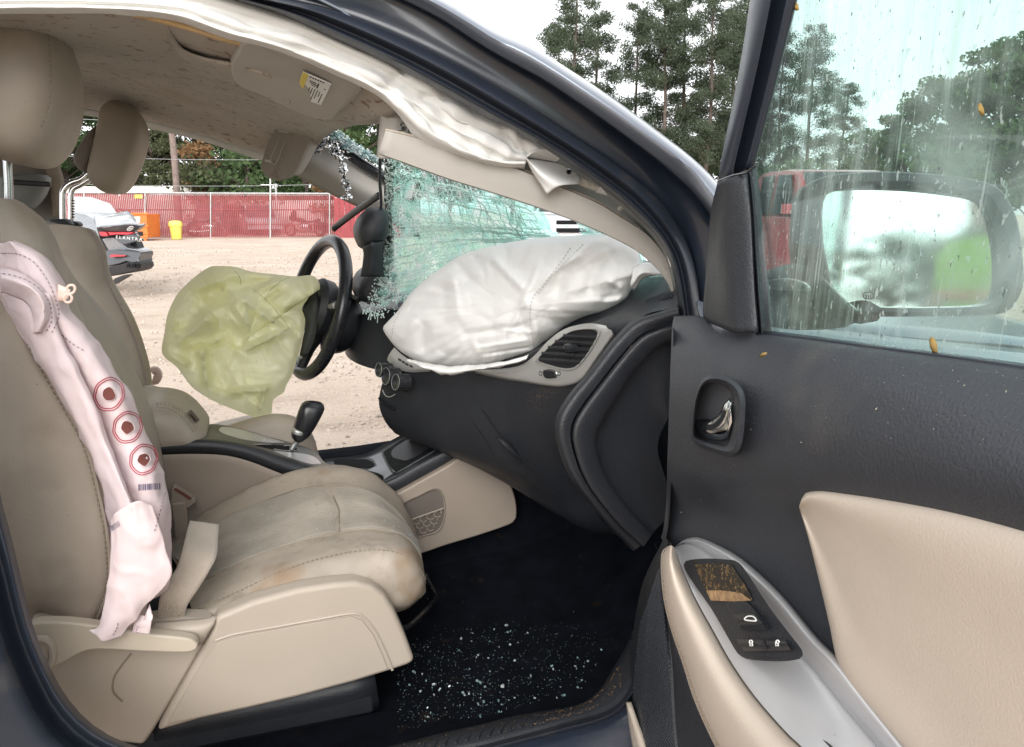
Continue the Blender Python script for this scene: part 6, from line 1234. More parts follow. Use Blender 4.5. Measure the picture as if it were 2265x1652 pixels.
for i in range(260):                                   # pale grit on the dark door skin
    x, y = gr.uniform(1495, 2265), gr.uniform(770, 1240)
    if y > 1080 and x > 1740: continue
    t = np.interp(y, [760, 800, 920, 1040, 1120, 1240], [.014, .038, .052, .046, .02, .021]); p = Dp(x, y, t+.0012)
    s = gr.uniform(.00012, .00038)*(2.4 if gr.random() < .05 else 1); g.box(p, (s, s*gr.uniform(.6, 2.5), s), np.linalg.qr(gr.normal(size=(3, 3)))[0])
g.build('door_grit', M('pale_grit', (.30, .27, .23), .9), door, kind='stuff')

# ---- glass crumbs over the floor
gr = np.random.default_rng(17); g = Bag(); big = 0
for i in range(1700):
    x = gr.uniform(880, 1400); y = 1380+230*gr.random()**.8
    if gr.random() < .12: y = gr.uniform(1180, 1400)
    if y > 1600-(x-980)*.16 or x < 830+(1600-y)*.1 or x > 1405-(y-1380)*.35: continue
    if y < 1360+abs(x-1180)*.18 and gr.random() < .85: continue
    p = H(x, y, .352); s = gr.uniform(.0004, .0012) if gr.random() < .92 else gr.uniform(.0018, .005)
    z = .345+.004; p[2] += s*.4
    g.box(p, (s, s*gr.uniform(.5, 1.4), s*.6), np.linalg.qr(gr.normal(size=(3, 3)))[0])
o = g.build('floor_glass_crumbs', mt['crumb'], None, kind='stuff'); tag(o, 'green glass crumbs scattered over the black carpet', 'glass')
g = Bag()
for i in range(160):                                   # crumbs on the seat cushion
    u, v = gr.uniform(.1, .95), gr.uniform(.1, .95); p = Gi[int(v*(mi-1)), int(u*(ni-1))]+np.array([0, 0, .0015]) if gr.random() < .7 else Gj[int(v*(mj-1)), int(u*(nj-1))]+np.array([0, 0, .0015])
    s = gr.uniform(.0006, .0022); g.box(p, (s, s, s*.7), np.linalg.qr(gr.normal(size=(3, 3)))[0])
o = g.build('seat_glass_crumbs', mt['crumb'], None, kind='stuff'); tag(o, 'fine glass crumbs lying on the ribbed seat cushion', 'glass')

# ================================================================== THE SETTING
def ground_mat():
    t = NT('gravel_lot'); b = t.n('ShaderNodeBsdfPrincipled')
    k = t.mix(t.ramp(t.noise(.5, 6, .6), .35, .68), (.52, .405, .32), (.63, .525, .435))
    k = t.mix(t.ramp(t.noise(2.2, 5, .6, stretch=(.35, 1, 1)), .52, .70, 0, .65), k, (.33, .245, .185))
    k = t.mix(t.ramp(t.noise(34, 3, .7), .55, .66, 0, .75), k, (.66, .60, .53))
    k = t.mix(t.ramp(t.noise(48, 3, .7), .60, .68, 0, .8), k, (.22, .17, .13))
    t.l(k, b.inputs['Base Color']); b.inputs['Roughness'].default_value = .95
    h = t.math('ADD', t.noise(40, 4, .7), t.math('MULTIPLY', t.noise(3, 4), 2.0))
    t.l(t.bump(h, .8, .03), b.inputs['Normal']); t.l(b.outputs[0], t.out.inputs[0]); return t.m
GM = ground_mat()
nx = 140
xs = np.concatenate([np.linspace(-300, -22, 12), np.linspace(-20, 24, 90), np.linspace(27, 300, 12)]); ys = np.concatenate([np.linspace(-300, -12, 10), np.linspace(-10, 42, 100), np.linspace(46, 400, 12)])
X, Yg = np.meshgrid(xs, ys); Z = .018*fbm(np.dstack([X*.5, Yg*.5, X*0]), 3, 4)+.01*fbm(np.dstack([X*1.7, Yg*1.7, X*0]), 2, 9)-.012
Z *= np.exp(-((np.hypot(X, Yg-15))/60)**4)
gd = mk('ground', np.dstack([X, Yg, Z]).reshape(-1, 3), gfaces(len(ys), len(xs)), GM); gd['kind'] = 'structure'
gr = np.random.default_rng(51); g = Bag()
for i in range(5200):                                  # loose stones
    d = 2.6+gr.random()**2*26; p = B(gr.uniform(250, 1000), d, 0) if gr.random() < .85 else B(gr.uniform(1500, 2400), d+2, 0)
    s = gr.uniform(.006, .022)*(1+d*.03); g.box(p+np.array([0, 0, s*.12]), (s, s*gr.uniform(.6, 1.2), s*.6), np.linalg.qr(gr.normal(size=(3, 3)))[0])
st = g.build('gravel_stones', M('pale_stone', (.46, .40, .34), .9, var=.35, vsc=9), None, kind='stuff'); tag(st, 'loose pale stones lying over the gravel lot', 'gravel')

# ---- trees
def foliage_mat(name, a, b_, tr):
    t = NT(name); p = t.n('ShaderNodeBsdfPrincipled'); oi = t.n('ShaderNodeObjectInfo')
    k = t.mix(t.ramp(t.noise(.9, 4), .35, .65), a, b_); k = t.mix(t.math('MULTIPLY', oi.outputs['Random'], .35), k, tuple(np.array(b_)*.6))
    t.l(k, p.inputs['Base Color']); p.inputs['Roughness'].default_value = .65; p.inputs['Specular IOR Level'].default_value = .25
    tl = t.n('ShaderNodeBsdfTranslucent'); t.l(k, tl.inputs[0]); ms = t.n('ShaderNodeMixShader'); ms.inputs[0].default_value = tr
    t.l(p.outputs[0], ms.inputs[1]); t.l(tl.outputs[0], ms.inputs[2]); t.l(ms.outputs[0], t.out.inputs[0]); return t.m
F_PINE = foliage_mat('pine_needles', (.085, .118, .075), (.135, .168, .11), .42)
F_LEAF = foliage_mat('broad_leaves', (.070, .13, .05), (.135, .20, .085), .42)
F_DULL = foliage_mat('dull_leaves', (.06, .085, .04), (.13, .14, .07), .3)
F_BROWN = foliage_mat('withered_leaves', (.20, .11, .05), (.30, .18, .09), .3)
BARK = M('bark', (.13, .10, .085), .95, var=.3, vsc=3, bump=.8, bsc=12, bdist=.03)
def leaf_quads(cs, rs, per, size, g, asp=.55, flat=.6, clip=None):
    cs = np.repeat(cs, per, 0); rs = np.repeat(rs, per)
    d = g.normal(size=cs.shape); d /= np.linalg.norm(d, axis=1, keepdims=True); d[:, 2] *= flat
    c = cs+d*(rs*g.random(len(rs))**.45)[:, None]
    u = g.normal(size=c.shape); u /= np.linalg.norm(u, axis=1, keepdims=True); v = np.cross(u, g.normal(size=c.shape)); v /= np.linalg.norm(v, axis=1, keepdims=True)
    s = size*g.uniform(.6, 1.4, len(c))[:, None]
    V = np.stack([c-u*s, c+v*s*asp, c+u*s, c-v*s*asp], 1).reshape(-1, 3); n = len(c)
    return V, np.arange(4*n).reshape(n, 4)
def limb(bag_, pts, r0, r1, seg=7):
    P = cr(np.array(pts, float), 8); T, U, W = frames(P); r = np.linspace(r0, r1, 8); a = np.linspace(0, 2*math.pi, seg, endpoint=False)
    G = P[:, None]+(np.cos(a)[None, :, None]*U[:, None]+np.sin(a)[None, :, None]*W[:, None])*r[:, None, None]; bag_.add(G.reshape(-1, 3), gfaces(8, seg, True))
def pine_parts(seed, h=20.):
    g = np.random.default_rng(seed); w = Bag(); lean = g.normal()*.35
    tp = lambda z: np.array([lean*(z/h)**2+.15*math.sin(z*.4+seed), .12*math.cos(z*.5+seed), z])
    limb(w, [tp(z) for z in np.linspace(0, h, 7)], .26, .05, 9); cs, rs = [], []
    for k in range(74):
        f = g.uniform(.26, 1.0); z = f*h; ln = (1.08-f)**.75*3.6*g.uniform(.5, 1.15)+.35; a = g.uniform(0, 6.28)
        e = tp(z)+np.array([math.cos(a)*ln, math.sin(a)*ln, ln*g.uniform(.0, .38)]); m_ = tp(z)*.5+e*.5+np.array([0, 0, .12*ln])
        limb(w, [tp(z), m_, e], .055*(1.2-f), .015, 5)
        for q in (1.0, .82, .62)[:1+int(ln > 1)+int(ln > 2)]:
            cs.append(tp(z)*(1-q)+e*q+g.normal(size=3)*.2+np.array([0, 0, .1])); rs.append(g.uniform(.55, 1.15))
    for k in range(6): cs.append(tp(h*.99)+g.normal(size=3)*np.array([.35, .35, .6])); rs.append(.55)
    V, Fq = leaf_quads(np.array(cs), np.array(rs), 165, .115, g, asp=.33, flat=.66); return w, V, Fq
def broad_parts(seed, h=13., wd=4.2, lowest=.22, ncl=88, per=165, size=.165):
    g = np.random.default_rng(seed); w = Bag(); tp = lambda z: np.array([.25*math.sin(z*.3+seed), .2*math.cos(z*.35+seed), z])
    limb(w, [tp(z) for z in np.linspace(0, h*.8, 6)], .24, .06, 8); cs, rs = [], []
    for k in range(ncl):
        f = g.uniform(lowest, 1.0); z = f*h; prof = math.sin(math.pi*min(max((f-lowest*.6)/(1.06-lowest*.6), 0), 1))**.6; a = g.uniform(0, 6.28); ln = wd*prof*g.uniform(.35, 1.05)
        e = np.array([math.cos(a)*ln, math.sin(a)*ln, z]); s0 = tp(max(z-ln*.6, h*.12)); limb(w, [s0, s0*.5+e*.5+np.array([0, 0, .2]), e], .07, .012, 5)
        cs.append(e); rs.append(g.uniform(.7, 1.35))
    V, Fq = leaf_quads(np.array(cs), np.array(rs), per, size, g); return w, V, Fq
def tree_proto(kind, parts, fm):
    w, V, Fq = parts; tm = bpy.data.meshes.new('trunk'); tm.from_pydata(np.vstack(w.V).tolist(), [], w.F); tm.materials.append(BARK); tm.shade_smooth()
    cm = bpy.data.meshes.new('crown'); cm.from_pydata(V.tolist(), [], Fq.tolist()); cm.materials.append(fm); return tm, cm
PINES = [tree_proto('pine', pine_parts(s), F_PINE) for s in (1, 2, 3, 4)]
BROADS = [tree_proto('broad', broad_parts(s), m_) for s, m_ in ((11, F_LEAF), (12, F_LEAF), (13, F_DULL))]
BUSH = [tree_proto('bush', broad_parts(s, 4.5, 2.6, .05, 40, 70, .16), m_) for s, m_ in ((31, F_LEAF), (32, F_DULL))]
BROWN = tree_proto('brown', broad_parts(41, 8, 1.6, .3, 16, 70, .2), F_BROWN)
def tree(name, proto, x, d, s, rot, label, group, sz=None):
    o = bpy.data.objects.new(name, None); col.objects.link(o); o.location = B(x, d, -.1); o.rotation_euler = (0, 0, rot); o.scale = (s, s, sz or s)
    for nm, me in zip(('trunk', 'crown'), proto):
        c = bpy.data.objects.new(nm, me); col.objects.link(c); c.parent = o
    tag(o, label, 'tree', group)
def top_scale(y, d, h): return (C[2]+(468-y)/F*d/math.cos(PIT)*.97)/h
pine_spots = [(1262, -18, 58, 0, 'tallest pine, standing alone left of the pine row above the roof pillar'), (1232, 78, 66, 1, 'shorter pine peeking over the roof pillar beside the tallest pine'), (1322, 72, 66, 2, 'thin pine in the gap right of the tallest pine'), (1396, 50, 62, 1, 'slim pine second in the row right of the tall one'), (1458, 28, 60, 3, 'straight pine in the middle of the row behind the roof pillar'), (1508, 36, 64, 2, 'pine with a narrow top between two taller pines of the row'), (1556, 8, 58, 0, 'tall bushy pine nearest the door frame but one'), (1606, 44, 62, 3, 'pine close to the left side of the door window frame'), (1640, 40, 66, 1, 'pine half hidden by the door window frame'),
              (1714, 110, 62, 2, 'leftmost dark pine seen through the door glass'), (1772, 96, 60, 3, 'pine with open lower branches seen through the door glass'), (1846, 205, 72, 0, 'far pine seen through the dirty middle of the glass')]
for i, (x, y, d, k, lab_) in enumerate(pine_spots):
    s = top_scale(y, d, 20.3); tree('pine_tree', PINES[k], x, d, s*(.92+.12*(i % 3)), i*1.7, lab_, 'pines along the lot edge', s)
broad_spots = [(40, 150, 54, 0, 'leafy tree at the far left behind the head restraints'), (165, 190, 56, 1, 'leafy tree left of the driver head restraint'), (255, 210, 60, 0, 'leafy tree behind the driver head restraint'), (350, 230, 52, 2, 'dull green tree left of the utility pole'), (440, 215, 56, 2, 'open-branched tree right of the utility pole'), (520, 260, 60, 1, 'green tree behind the fence between pole and visor'), (600, 250, 54, 0, 'leafy tree below the driver sun visor'), (680, 240, 58, 1, 'leafy tree hidden partly by the far roof pillar'), (775, 120, 50, 0, 'leafy tree seen through the broken windscreen hole'), (880, 160, 56, 1, 'tree behind the left part of the shattered windscreen'), (1000, 220, 60, 2, 'tree behind the middle of the shattered windscreen'), (1130, 240, 62, 0, 'tree behind the right part of the shattered windscreen'),
               (1905, 285, 46, 1, 'low leafy tree behind the door mirror'), (1990, 235, 40, 0, 'leafy tree right of centre in the door glass'), (2085, 165, 36, 1, 'taller leafy tree towards the right of the door glass'), (2180, 105, 32, 0, 'big leafy tree near the right edge of the glass'), (2270, 70, 30, 1, 'biggest leafy tree at the right edge of the picture'), (2400, 60, 32, 0, 'leafy tree beyond the right picture edge')]
for i, (x, y, d, k, lab_) in enumerate(broad_spots):
    s = top_scale(y, d, 13.6); tree('leafy_tree', BROADS[k], x, d, s*1.0, i*2.1, lab_, 'leafy trees round the lot', s)
for i, (x, d, s, k, lab_) in enumerate(((470, 47, .9, 1, 'scrubby bush behind the fence right of the utility pole'), (560, 48, 1.1, 0, 'green bush behind the fence near its middle'), (690, 49, .9, 0, 'bush behind the right end of the slatted fence'), (1740, 40, .8, 0, 'small bush beside the red pickup behind the glass'), (1900, 36, .8, 1, 'dull bush low behind the door mirror'), (2060, 30, .8, 0, 'bush low at the right behind the mirror'), (1400, 70, 1.6, 1, 'undergrowth below the row of pines'), (1560, 70, 1.6, 0, 'undergrowth at the foot of the pines near the door'))):
    tree('bush', BUSH[k], x, d, s, i*1.3, lab_, 'bushes at the lot edge')
tree('withered_tree', BROWN, 455, 49, top_scale(320, 49, 8.2), .4, 'withered brown tree right of the utility pole', None)
tree('withered_tree', BROWN, 720, 46, top_scale(400, 46, 8.2), 1.4, 'small withered tree by the far end of the fence', None)
for i, (x, y, k) in enumerate(((-44, -56, 0), (-36, -60, 1), (-27, -58, 2), (-19, -61, 0), (-10, -58, 1), (-1, -62, 0), (9, -60, 2), (20, -58, 1))):   # across the lot, behind the photographer: in the mirrors
    o = bpy.data.objects.new('leafy_tree', None); col.objects.link(o); o.location = (x, y, -.1); o.scale = (1.1, 1.1, .50+.035*(i % 3))
    for nm, me in zip(('trunk', 'crown'), BROADS[k]):
        c = bpy.data.objects.new(nm, me); col.objects.link(c); c.parent = o
    tag(o, 'leafy tree across the lot reflected in the door mirror', 'tree', 'trees behind the photographer')

# ---- fence with red slats
fp = lambda x, dz=0: B(x, np.interp(x, [0, 850], [37.0, 39.5]), dz)
fen = empty('slatted_fence', loc=fp(430))
tag(fen, 'chain link fence with upright red privacy slats along the lot', 'fence')
GALV = M('galvanised_pipe', (.55, .56, .56), .45, metal=.6)
RED = M('red_slat', (.27, .062, .066), .65, var=.18, vsc=2)
hF = 2.18
for x in (186, 321, 466, 598, 729, 850): tube('fence_post', [fp(x, 0), fp(x, hF+.75 if x == 598 else hF+.05)], .035 if x != 598 else .045, GALV, fen, seg=10)
tube('top_rail', [fp(x, hF) for x in np.linspace(120, 850, 12)], .022, GALV, fen, seg=8)
tube('mid_rail', [fp(x, hF*.63)+np.array([0, .05, 0]) for x in np.linspace(120, 850, 12)], .028, RED, fen, seg=8)
tube('mid_rail', [fp(x, hF*.30)+np.array([0, .05, 0]) for x in np.linspace(420, 850, 12)], .022, RED, fen, seg=8)
g = Bag(); x = 120.0; gr = np.random.default_rng(9)
while x < 740:
    p = fp(x); hh = hF-.05-(.12*gr.random() if gr.random() < .15 else 0); g.box(p+np.array([0, .03, hh/2+.02]), (.068, .006, hh), None); x += 4.05
g.build('privacy_slats', RED, fen, kind='stuff')
g = Bag()                                              # wire mesh along the top edge
for x in np.arange(330, 740, 3.2):
    g.bar(fp(x, hF-.12), fp(x+3.2, hF+.06), .006); g.bar(fp(x+3.2, hF-.12), fp(x, hF+.06), .006)
g.build('wire_mesh', GALV, fen, kind='stuff')
tag(plate('fence_sign', [fp(298, 1.92), fp(315, 1.92), fp(315, 2.10), fp(298, 2.10)] - np.array([0, .06, 0]), (0, .01, 0), mt['yellow'], None), 'small yellow sign fixed on the red fence', 'sign')
rw = empty('red_shed', loc=B(800, 38)); tag(rw, 'plain red metal shed at the right end of the fence', 'shed')
SH = M('red_sheet', (.28, .04, .048), .5, var=.12, vsc=2)
pw = [B(742, 38.2), B(905, 38.9)]
for j in range(14):
    a, b = pw[0]+(pw[1]-pw[0])*j/14, pw[0]+(pw[1]-pw[0])*(j+.94)/14; zt = 1.95
    plate('sheet_panel', [a, b, b+np.array([0, 0, zt]), a+np.array([0, 0, zt])], (0, .06, 0), SH, rw)
plate('shed_roof', [pw[0]+np.array([0, 0, 1.97]), pw[1]+np.array([0, 0, 1.97]), pw[1]+np.array([0, 4, 2.1]), pw[0]+np.array([0, 4, 2.1])], (0, 0, .05), SH, rw)
# white building behind, pole and wires
wbd = empty('white_shed', loc=B(250, 47)); tag(wbd, 'low white building whose roof edge shows over the fence', 'building')
a, b = B(-80, 47), B(432, 47)
cwl = empty('corrugated_wall', loc=B(400, 46.2)); tag(cwl, 'pale corrugated metal wall behind the red slatted fence', 'wall', kind='thing')
Xw = np.linspace(-80, 742, 900); Pw = np.array([B(x, 46.2) for x in Xw]); Pw[:, 1] += .03*np.sin(np.arange(900)*1.2)
mk('corrugated_sheet', np.vstack([Pw, Pw+np.array([0, 0, 1.95])]), [(i, i+1, i+901, i+900) for i in range(899)], M('pale_sheet', (.62, .55, .52), .5), cwl, solid=.01); WH = M('white_cladding', (.72, .70, .66), .6)
plate('wall', [a, b, b+np.array([0, 0, 2.35]), a+np.array([0, 0, 2.35])], (.3, 5, 0), WH, wbd)
plate('fascia', [a+np.array([0, -.1, 2.37]), b+np.array([0, -.1, 2.37]), b+np.array([0, -.1, 2.78]), a+np.array([0, -.1, 2.78])], (.3, 5.4, 0), WH, wbd)
pole = empty('utility_pole', loc=B(397, 44)); tag(pole, 'weathered wooden utility pole standing behind the fence', 'pole')
pb = B(397, 44); WOOD = M('weathered_wood', (.22, .17, .15), .9, var=.25, vsc=4, bump=.6, bsc=30, bdist=.01)
tube('pole_shaft', [pb, pb+np.array([.1, 0, 5]), pb+np.array([-.15, 0, 11])], [.20, .17, .12], WOOD, pole, seg=12, n=12)
tube('cross_arm', [pb+np.array([-1.2, -.2, 10.2]), pb+np.array([1.0, -.2, 10.2])], .07, WOOD, pole, seg=8)
lp = B(617, 43); lamp = empty('light_post', loc=lp); tag(lamp, 'thin pale post rising above the fence behind the sun visor', 'post')
tube('post_shaft', [lp, lp+np.array([0, 0, 2.74])], .05, GALV, lamp, seg=8); tube('post_arm', [lp+np.array([-.8, 0, 2.72]), lp+np.array([.1, 0, 2.72])], .04, GALV, lamp, seg=8)
for i, (y0, y1, lab_) in enumerate(((247, 262, 'thin overhead wire high across the trees'), (330, 345, 'second overhead wire below the top one'), (438-45, 400, 'lowest overhead wire just above the fence'))):
    A0_, A1_ = BZ(-100, y0, 43), BZ(900, y1, 43); ts = np.linspace(0, 1, 20); P = [A0_*(1-t)+A1_*t+np.array([0, 0, -1.2*4*t*(1-t)*.3]) for t in ts]
    w = tube('overhead_wire', P, .011, GALV, None, seg=5); tag(w, lab_, 'wire', 'overhead wires')

# ---- skip, bin
OR = M('orange_paint', (.72, .19, .035), .5, var=.1, vsc=3, specks=[((.25, .1, .05), 8, .62, .08, .4)])
dm = empty('orange_dumpster', loc=B(285, 34.5)); tag(dm, 'orange metal dumpster with a white notice, behind the wrecked sedan', 'dumpster')
q = lambda x, z, dd=0: B(x, 34.5+dd, z)
plate('front_panel', [q(236, .12), q(327, .12), q(324, 1.18), q(236, 1.18)], (.35, 1.6, 0), OR, dm, bevel=.02)
for z in (.30, .62, 1.16): plate('rib', [q(236, z)-np.array([0, .06, 0]), q(328, z)-np.array([0, .06, 0]), q(328, z+.07)-np.array([0, .06, 0]), q(236, z+.07)-np.array([0, .06, 0])], (0, .06, 0), OR, dm)
plate('notice', [q(297, .80)-np.array([0, .03, 0]), q(310, .80)-np.array([0, .03, 0]), q(310, 1.06)-np.array([0, .03, 0]), q(297, 1.06)-np.array([0, .03, 0])], (0, .02, 0), mt['white'], dm)
for x in (240, 322): tube('skid', [q(x, .0), q(x, .12)], .06, OR, dm, seg=8)
YB = M('yellow_bin_plastic', (.80, .68, .14), .5, var=.06)
bp = B(391, 36.2); bn = empty('yellow_bin', loc=bp); tag(bn, 'yellow tapered rubbish bin with rounded lid standing by the fence', 'bin')
a = np.linspace(0, 2*math.pi, 24, endpoint=False); sqr = lambda r: [(r*np.sign(math.cos(t))*abs(math.cos(t))**.6, r*np.sign(math.sin(t))*abs(math.sin(t))**.6) for t in a]
loftrings('bin_body', [[bp+np.array([u, v, z]) for u, v in sqr(r)] for r, z in ((.21, .0), (.22, .02), (.27, .60))], YB, bn)
loftrings('bin_lid', [[bp+np.array([u, v, z]) for u, v in sqr(r)] for r, z in ((.30, .60), (.31, .64), (.30, .76), (.25, .84), (.1, .87))], YB, bn)

# ---- vehicles and motorcycles behind the fence
def wheel_pts(c, ax, r): u = np.array([0, 0, 1.0]); v = np.cross(ax, u); return [c+(u*math.cos(t)+v*math.sin(t))*r for t in np.linspace(0, 2*math.pi, 24, endpoint=False)]
def motorcycle(x, d, flip, label, big):
    o = B(x, d); ex = crt*(1 if not flip else -1); ez = np.array([0, 0, 1.0]); ey = np.cross(ez, ex); mc = empty('motorcycle', loc=o); tag(mc, label, 'motorcycle', 'motorcycles behind the fence')
    DK = M('bike_black', (.02, .02, .022), .35); CH = mt['steel']
    p = lambda X_, Z_, y=0: o+ex*X_+ez*Z_+ey*y
    for X_ in (-.78, .80):
        tube('tyre', wheel_pts(p(X_, .32), ey, .27), .065, DK, mc, seg=8, closed=True); tube('wheel_hub', [p(X_, .32, -.06), p(X_, .32, .06)], .10, CH, mc, seg=12)
    def blob(nm, out, w, mat, n=24):
        O = cr(np.array([p(*k) for k in out]), n, True); c = O.mean(0); rg = []
        for t in np.sin(np.linspace(-1.5, 1.5, 8)): s = (1-abs(t)**3)**(1/3); rg.append(c+(O-c)*s+ey*w*t)
        loftrings(nm, rg, mat, mc)
    blob('fuel_tank', [(-.10, .78), (.18, .95), (.42, .90), (.40, .76), (.1, .70)], .15, DK)
    blob('seat', [(-.85, .80), (-.6, .72), (-.1, .70), (-.12, .80), (-.45, .82), (-.75, .92)], .15, DK)
    blob('engine', [(-.30, .22), (.35, .22), (.38, .55), (.1, .70), (-.28, .62)], .18, CH)
    blob('rear_fender', [(-1.2, .42), (-1.05, .66), (-.75, .74), (-.45, .66), (-.5, .56), (-.78, .64), (-1.02, .5)], .08, DK)
    blob('front_fender', [(.5, .45), (.62, .62), (.82, .68), (1.05, .58), (1.1, .5), (.82, .6), (.62, .5)], .07, DK)
    for y in (-.1, .1): tube('fork', [p(.80, .32, y), p(.52, 1.02, y)], .025, CH, mc, seg=8)
    tube('handlebar', [p(.42, 1.12, -.38), p(.5, 1.08, -.15), p(.5, 1.06, .15), p(.42, 1.12, .38)], .018, CH, mc, seg=8, n=12)
    tube('exhaust', [p(.2, .3, -.16), p(-.3, .25, -.2), p(-.95, .27, -.2)], .045, CH, mc, seg=8)
    if big:
        blob('pannier', [(-1.15, .36), (-.55, .36), (-.55, .68), (-1.15, .70)], .30, DK); blob('fairing', [(.42, .8), (.75, .82), (.72, 1.15), (.55, 1.38), (.45, 1.2)], .26, DK)
    tube('mirror_stem', [p(.46, 1.1, -.3), p(.42, 1.3, -.36)], .012, CH, mc, seg=6)
motorcycle(462, 40.6, False, 'dark cruiser motorcycle behind the red slats right of the yellow bin', False)
motorcycle(676, 41.0, True, 'big touring motorcycle behind the slats near the shed', True)
def truckish(name, x, d, yaw, colr, label, cat, Lh=2.3, Wd=.95, h1=.95, h2=1.75, pick=False, group=None, glass=(.03, .035, .04)):
    """a parked vehicle: body, cabin, panes, lights, wheels; local x forward, y left"""
    o = B(x, d); v = empty(name, loc=o); tag(v, label, cat, group)
    cy, sy = math.cos(yaw), math.sin(yaw)
    T_ = lambda X_, Y_, Z_: o+np.array([X_*cy-Y_*sy, X_*sy+Y_*cy, Z_])
    BM = M(name+'_paint', colr, .3, metal=.1, var=.05, coat=.7); GL = M(name+'_glass', glass, .06, var=.05)
    prof = [(-Lh, .45), (-Lh, h1-.05), (-Lh+.08, h1), (Lh-1.1, h1), (Lh-.25, h1-.1), (Lh, h1-.3), (Lh, .4), (Lh-.1, .3), (-Lh+.1, .3)]
    O = np.array(prof); rg = []
    for s, w in ((.97, -1), (1, -.96), (1, .96), (.97, 1)): rg.append([T_(p[0]*s, w*Wd, .62+(p[1]-.62)*s) for p in cr(np.c_[O, np.zeros(len(O))], 44, True)])
    loftrings('body', rg, BM, v)
    c0, c1 = (-Lh+.1, Lh-1.25) if not pick else (-.55, Lh-1.25)
    cab = np.array([(c0, h1), (c0+.25, h2-.05), (c0+.45, h2), (c1-.75, h2), (c1-.5, h2-.05), (c1, h1)])
    rg = []
    for s, w in ((.9, -.86), (1, -.8), (1, .8), (.9, .86)): rg.append([T_(p[0], w*Wd*(1 if p[1] < h1+.05 else .9), h1-.02+(p[1]-h1)*(1 if abs(w) < .83 else .97)) for p in poly(np.c_[cab, np.zeros(6)], 26)])
    loftrings('cabin', rg, BM, v)
    for sgn in (-1, 1):
        xs_ = [c0+.38, (c0+c1)/2-.1, c1-.28]
        for i in range(2):
            a_, b_ = xs_[i]+.05, xs_[i+1]-.05; tp_ = h2-.1
            plate('side_window', [T_(a_, sgn*Wd*.872, h1+.04), T_(b_, sgn*Wd*.872, h1+.04), T_(min(b_, c1-.62) if i else b_, sgn*Wd*.80, tp_), T_(a_+.05, sgn*Wd*.80, tp_)], (T_(0, sgn*.012, 0)-o), GL, v)
    plate('windscreen', [T_(c1-.02, -.78*Wd, h1+.03), T_(c1-.02, .78*Wd, h1+.03), T_(c1-.5, .68*Wd, h2-.08), T_(c1-.5, -.68*Wd, h2-.08)], (T_(.02, 0, .015)-o), GL, v)
    for sgn in (-1, 1):
        plate('headlight', [T_(Lh-.01, sgn*.55*Wd, h1-.42), T_(Lh-.01, sgn*.93*Wd, h1-.42), T_(Lh-.02, sgn*.93*Wd, h1-.24), T_(Lh-.02, sgn*.55*Wd, h1-.26)], (T_(.03, 0, 0)-o), mt['bezel'], v)
        for X_ in (-Lh+.85, Lh-.85):
            tube('tyre', wheel_pts(T_(X_, sgn*(Wd-.1), .36), T_(0, 1, 0)-o, .27), .09, mt['rubber'], v, seg=8, closed=True); tube('wheel_rim', [T_(X_, sgn*(Wd-.13), .36), T_(X_, sgn*(Wd-.03), .36)], .19, mt['bezel'], v, seg=14)
        puff_c = T_(c1-.15, sgn*(Wd+.1), h1+.12); tube('wing_mirror', [puff_c-np.array([0, 0, .07]), puff_c+np.array([0, 0, .07])], .08, BM, v, seg=8)
    return v, T_, o
truckish('parked_pickup', 476, 43.5, YAW*-1+R(-88), (.12, .09, .09), 'dark pickup parked nose-on behind the slats and the cruiser', 'pickup', group='vehicles behind the fence')
truckish('parked_suv', 572, 44.2, -YAW+R(-62), (.42, .40, .42), 'silver SUV parked behind the slats left of the touring motorcycle', 'SUV', h2=1.7, group='vehicles behind the fence')
truckish('parked_hatchback', 265, 43, -YAW+R(10), (.40, .40, .42), 'pale car parked behind the slats above the dumpster', 'car', h2=1.5, Lh=2.1, group='vehicles behind the fence')
# red pickup seen past the door mirror
truckish('red_pickup', 1772, 12.6, R(-100), (.36, .035, .05), 'dark red pickup parked outside, seen through the door glass', 'pickup', Lh=2.7, h1=1.2, h2=1.93, pick=True)
# white truck whose grille shows through the torn windscreen
wt, Tw, ow = truckish('white_truck', 1290, 13.5, -YAW+R(-95), (.75, .75, .75), 'white truck whose barred grille shows through the torn windscreen', 'truck', Lh=2.6, h1=1.25, h2=2.1)
for k in range(5): plate('grille_bar', [Tw(2.62, -.42, .66+k*.11), Tw(2.62, .42, .66+k*.11), Tw(2.62, .42, .72+k*.11), Tw(2.62, -.42, .72+k*.11)], Tw(.02, 0, 0)-ow, mt['ink'], wt)

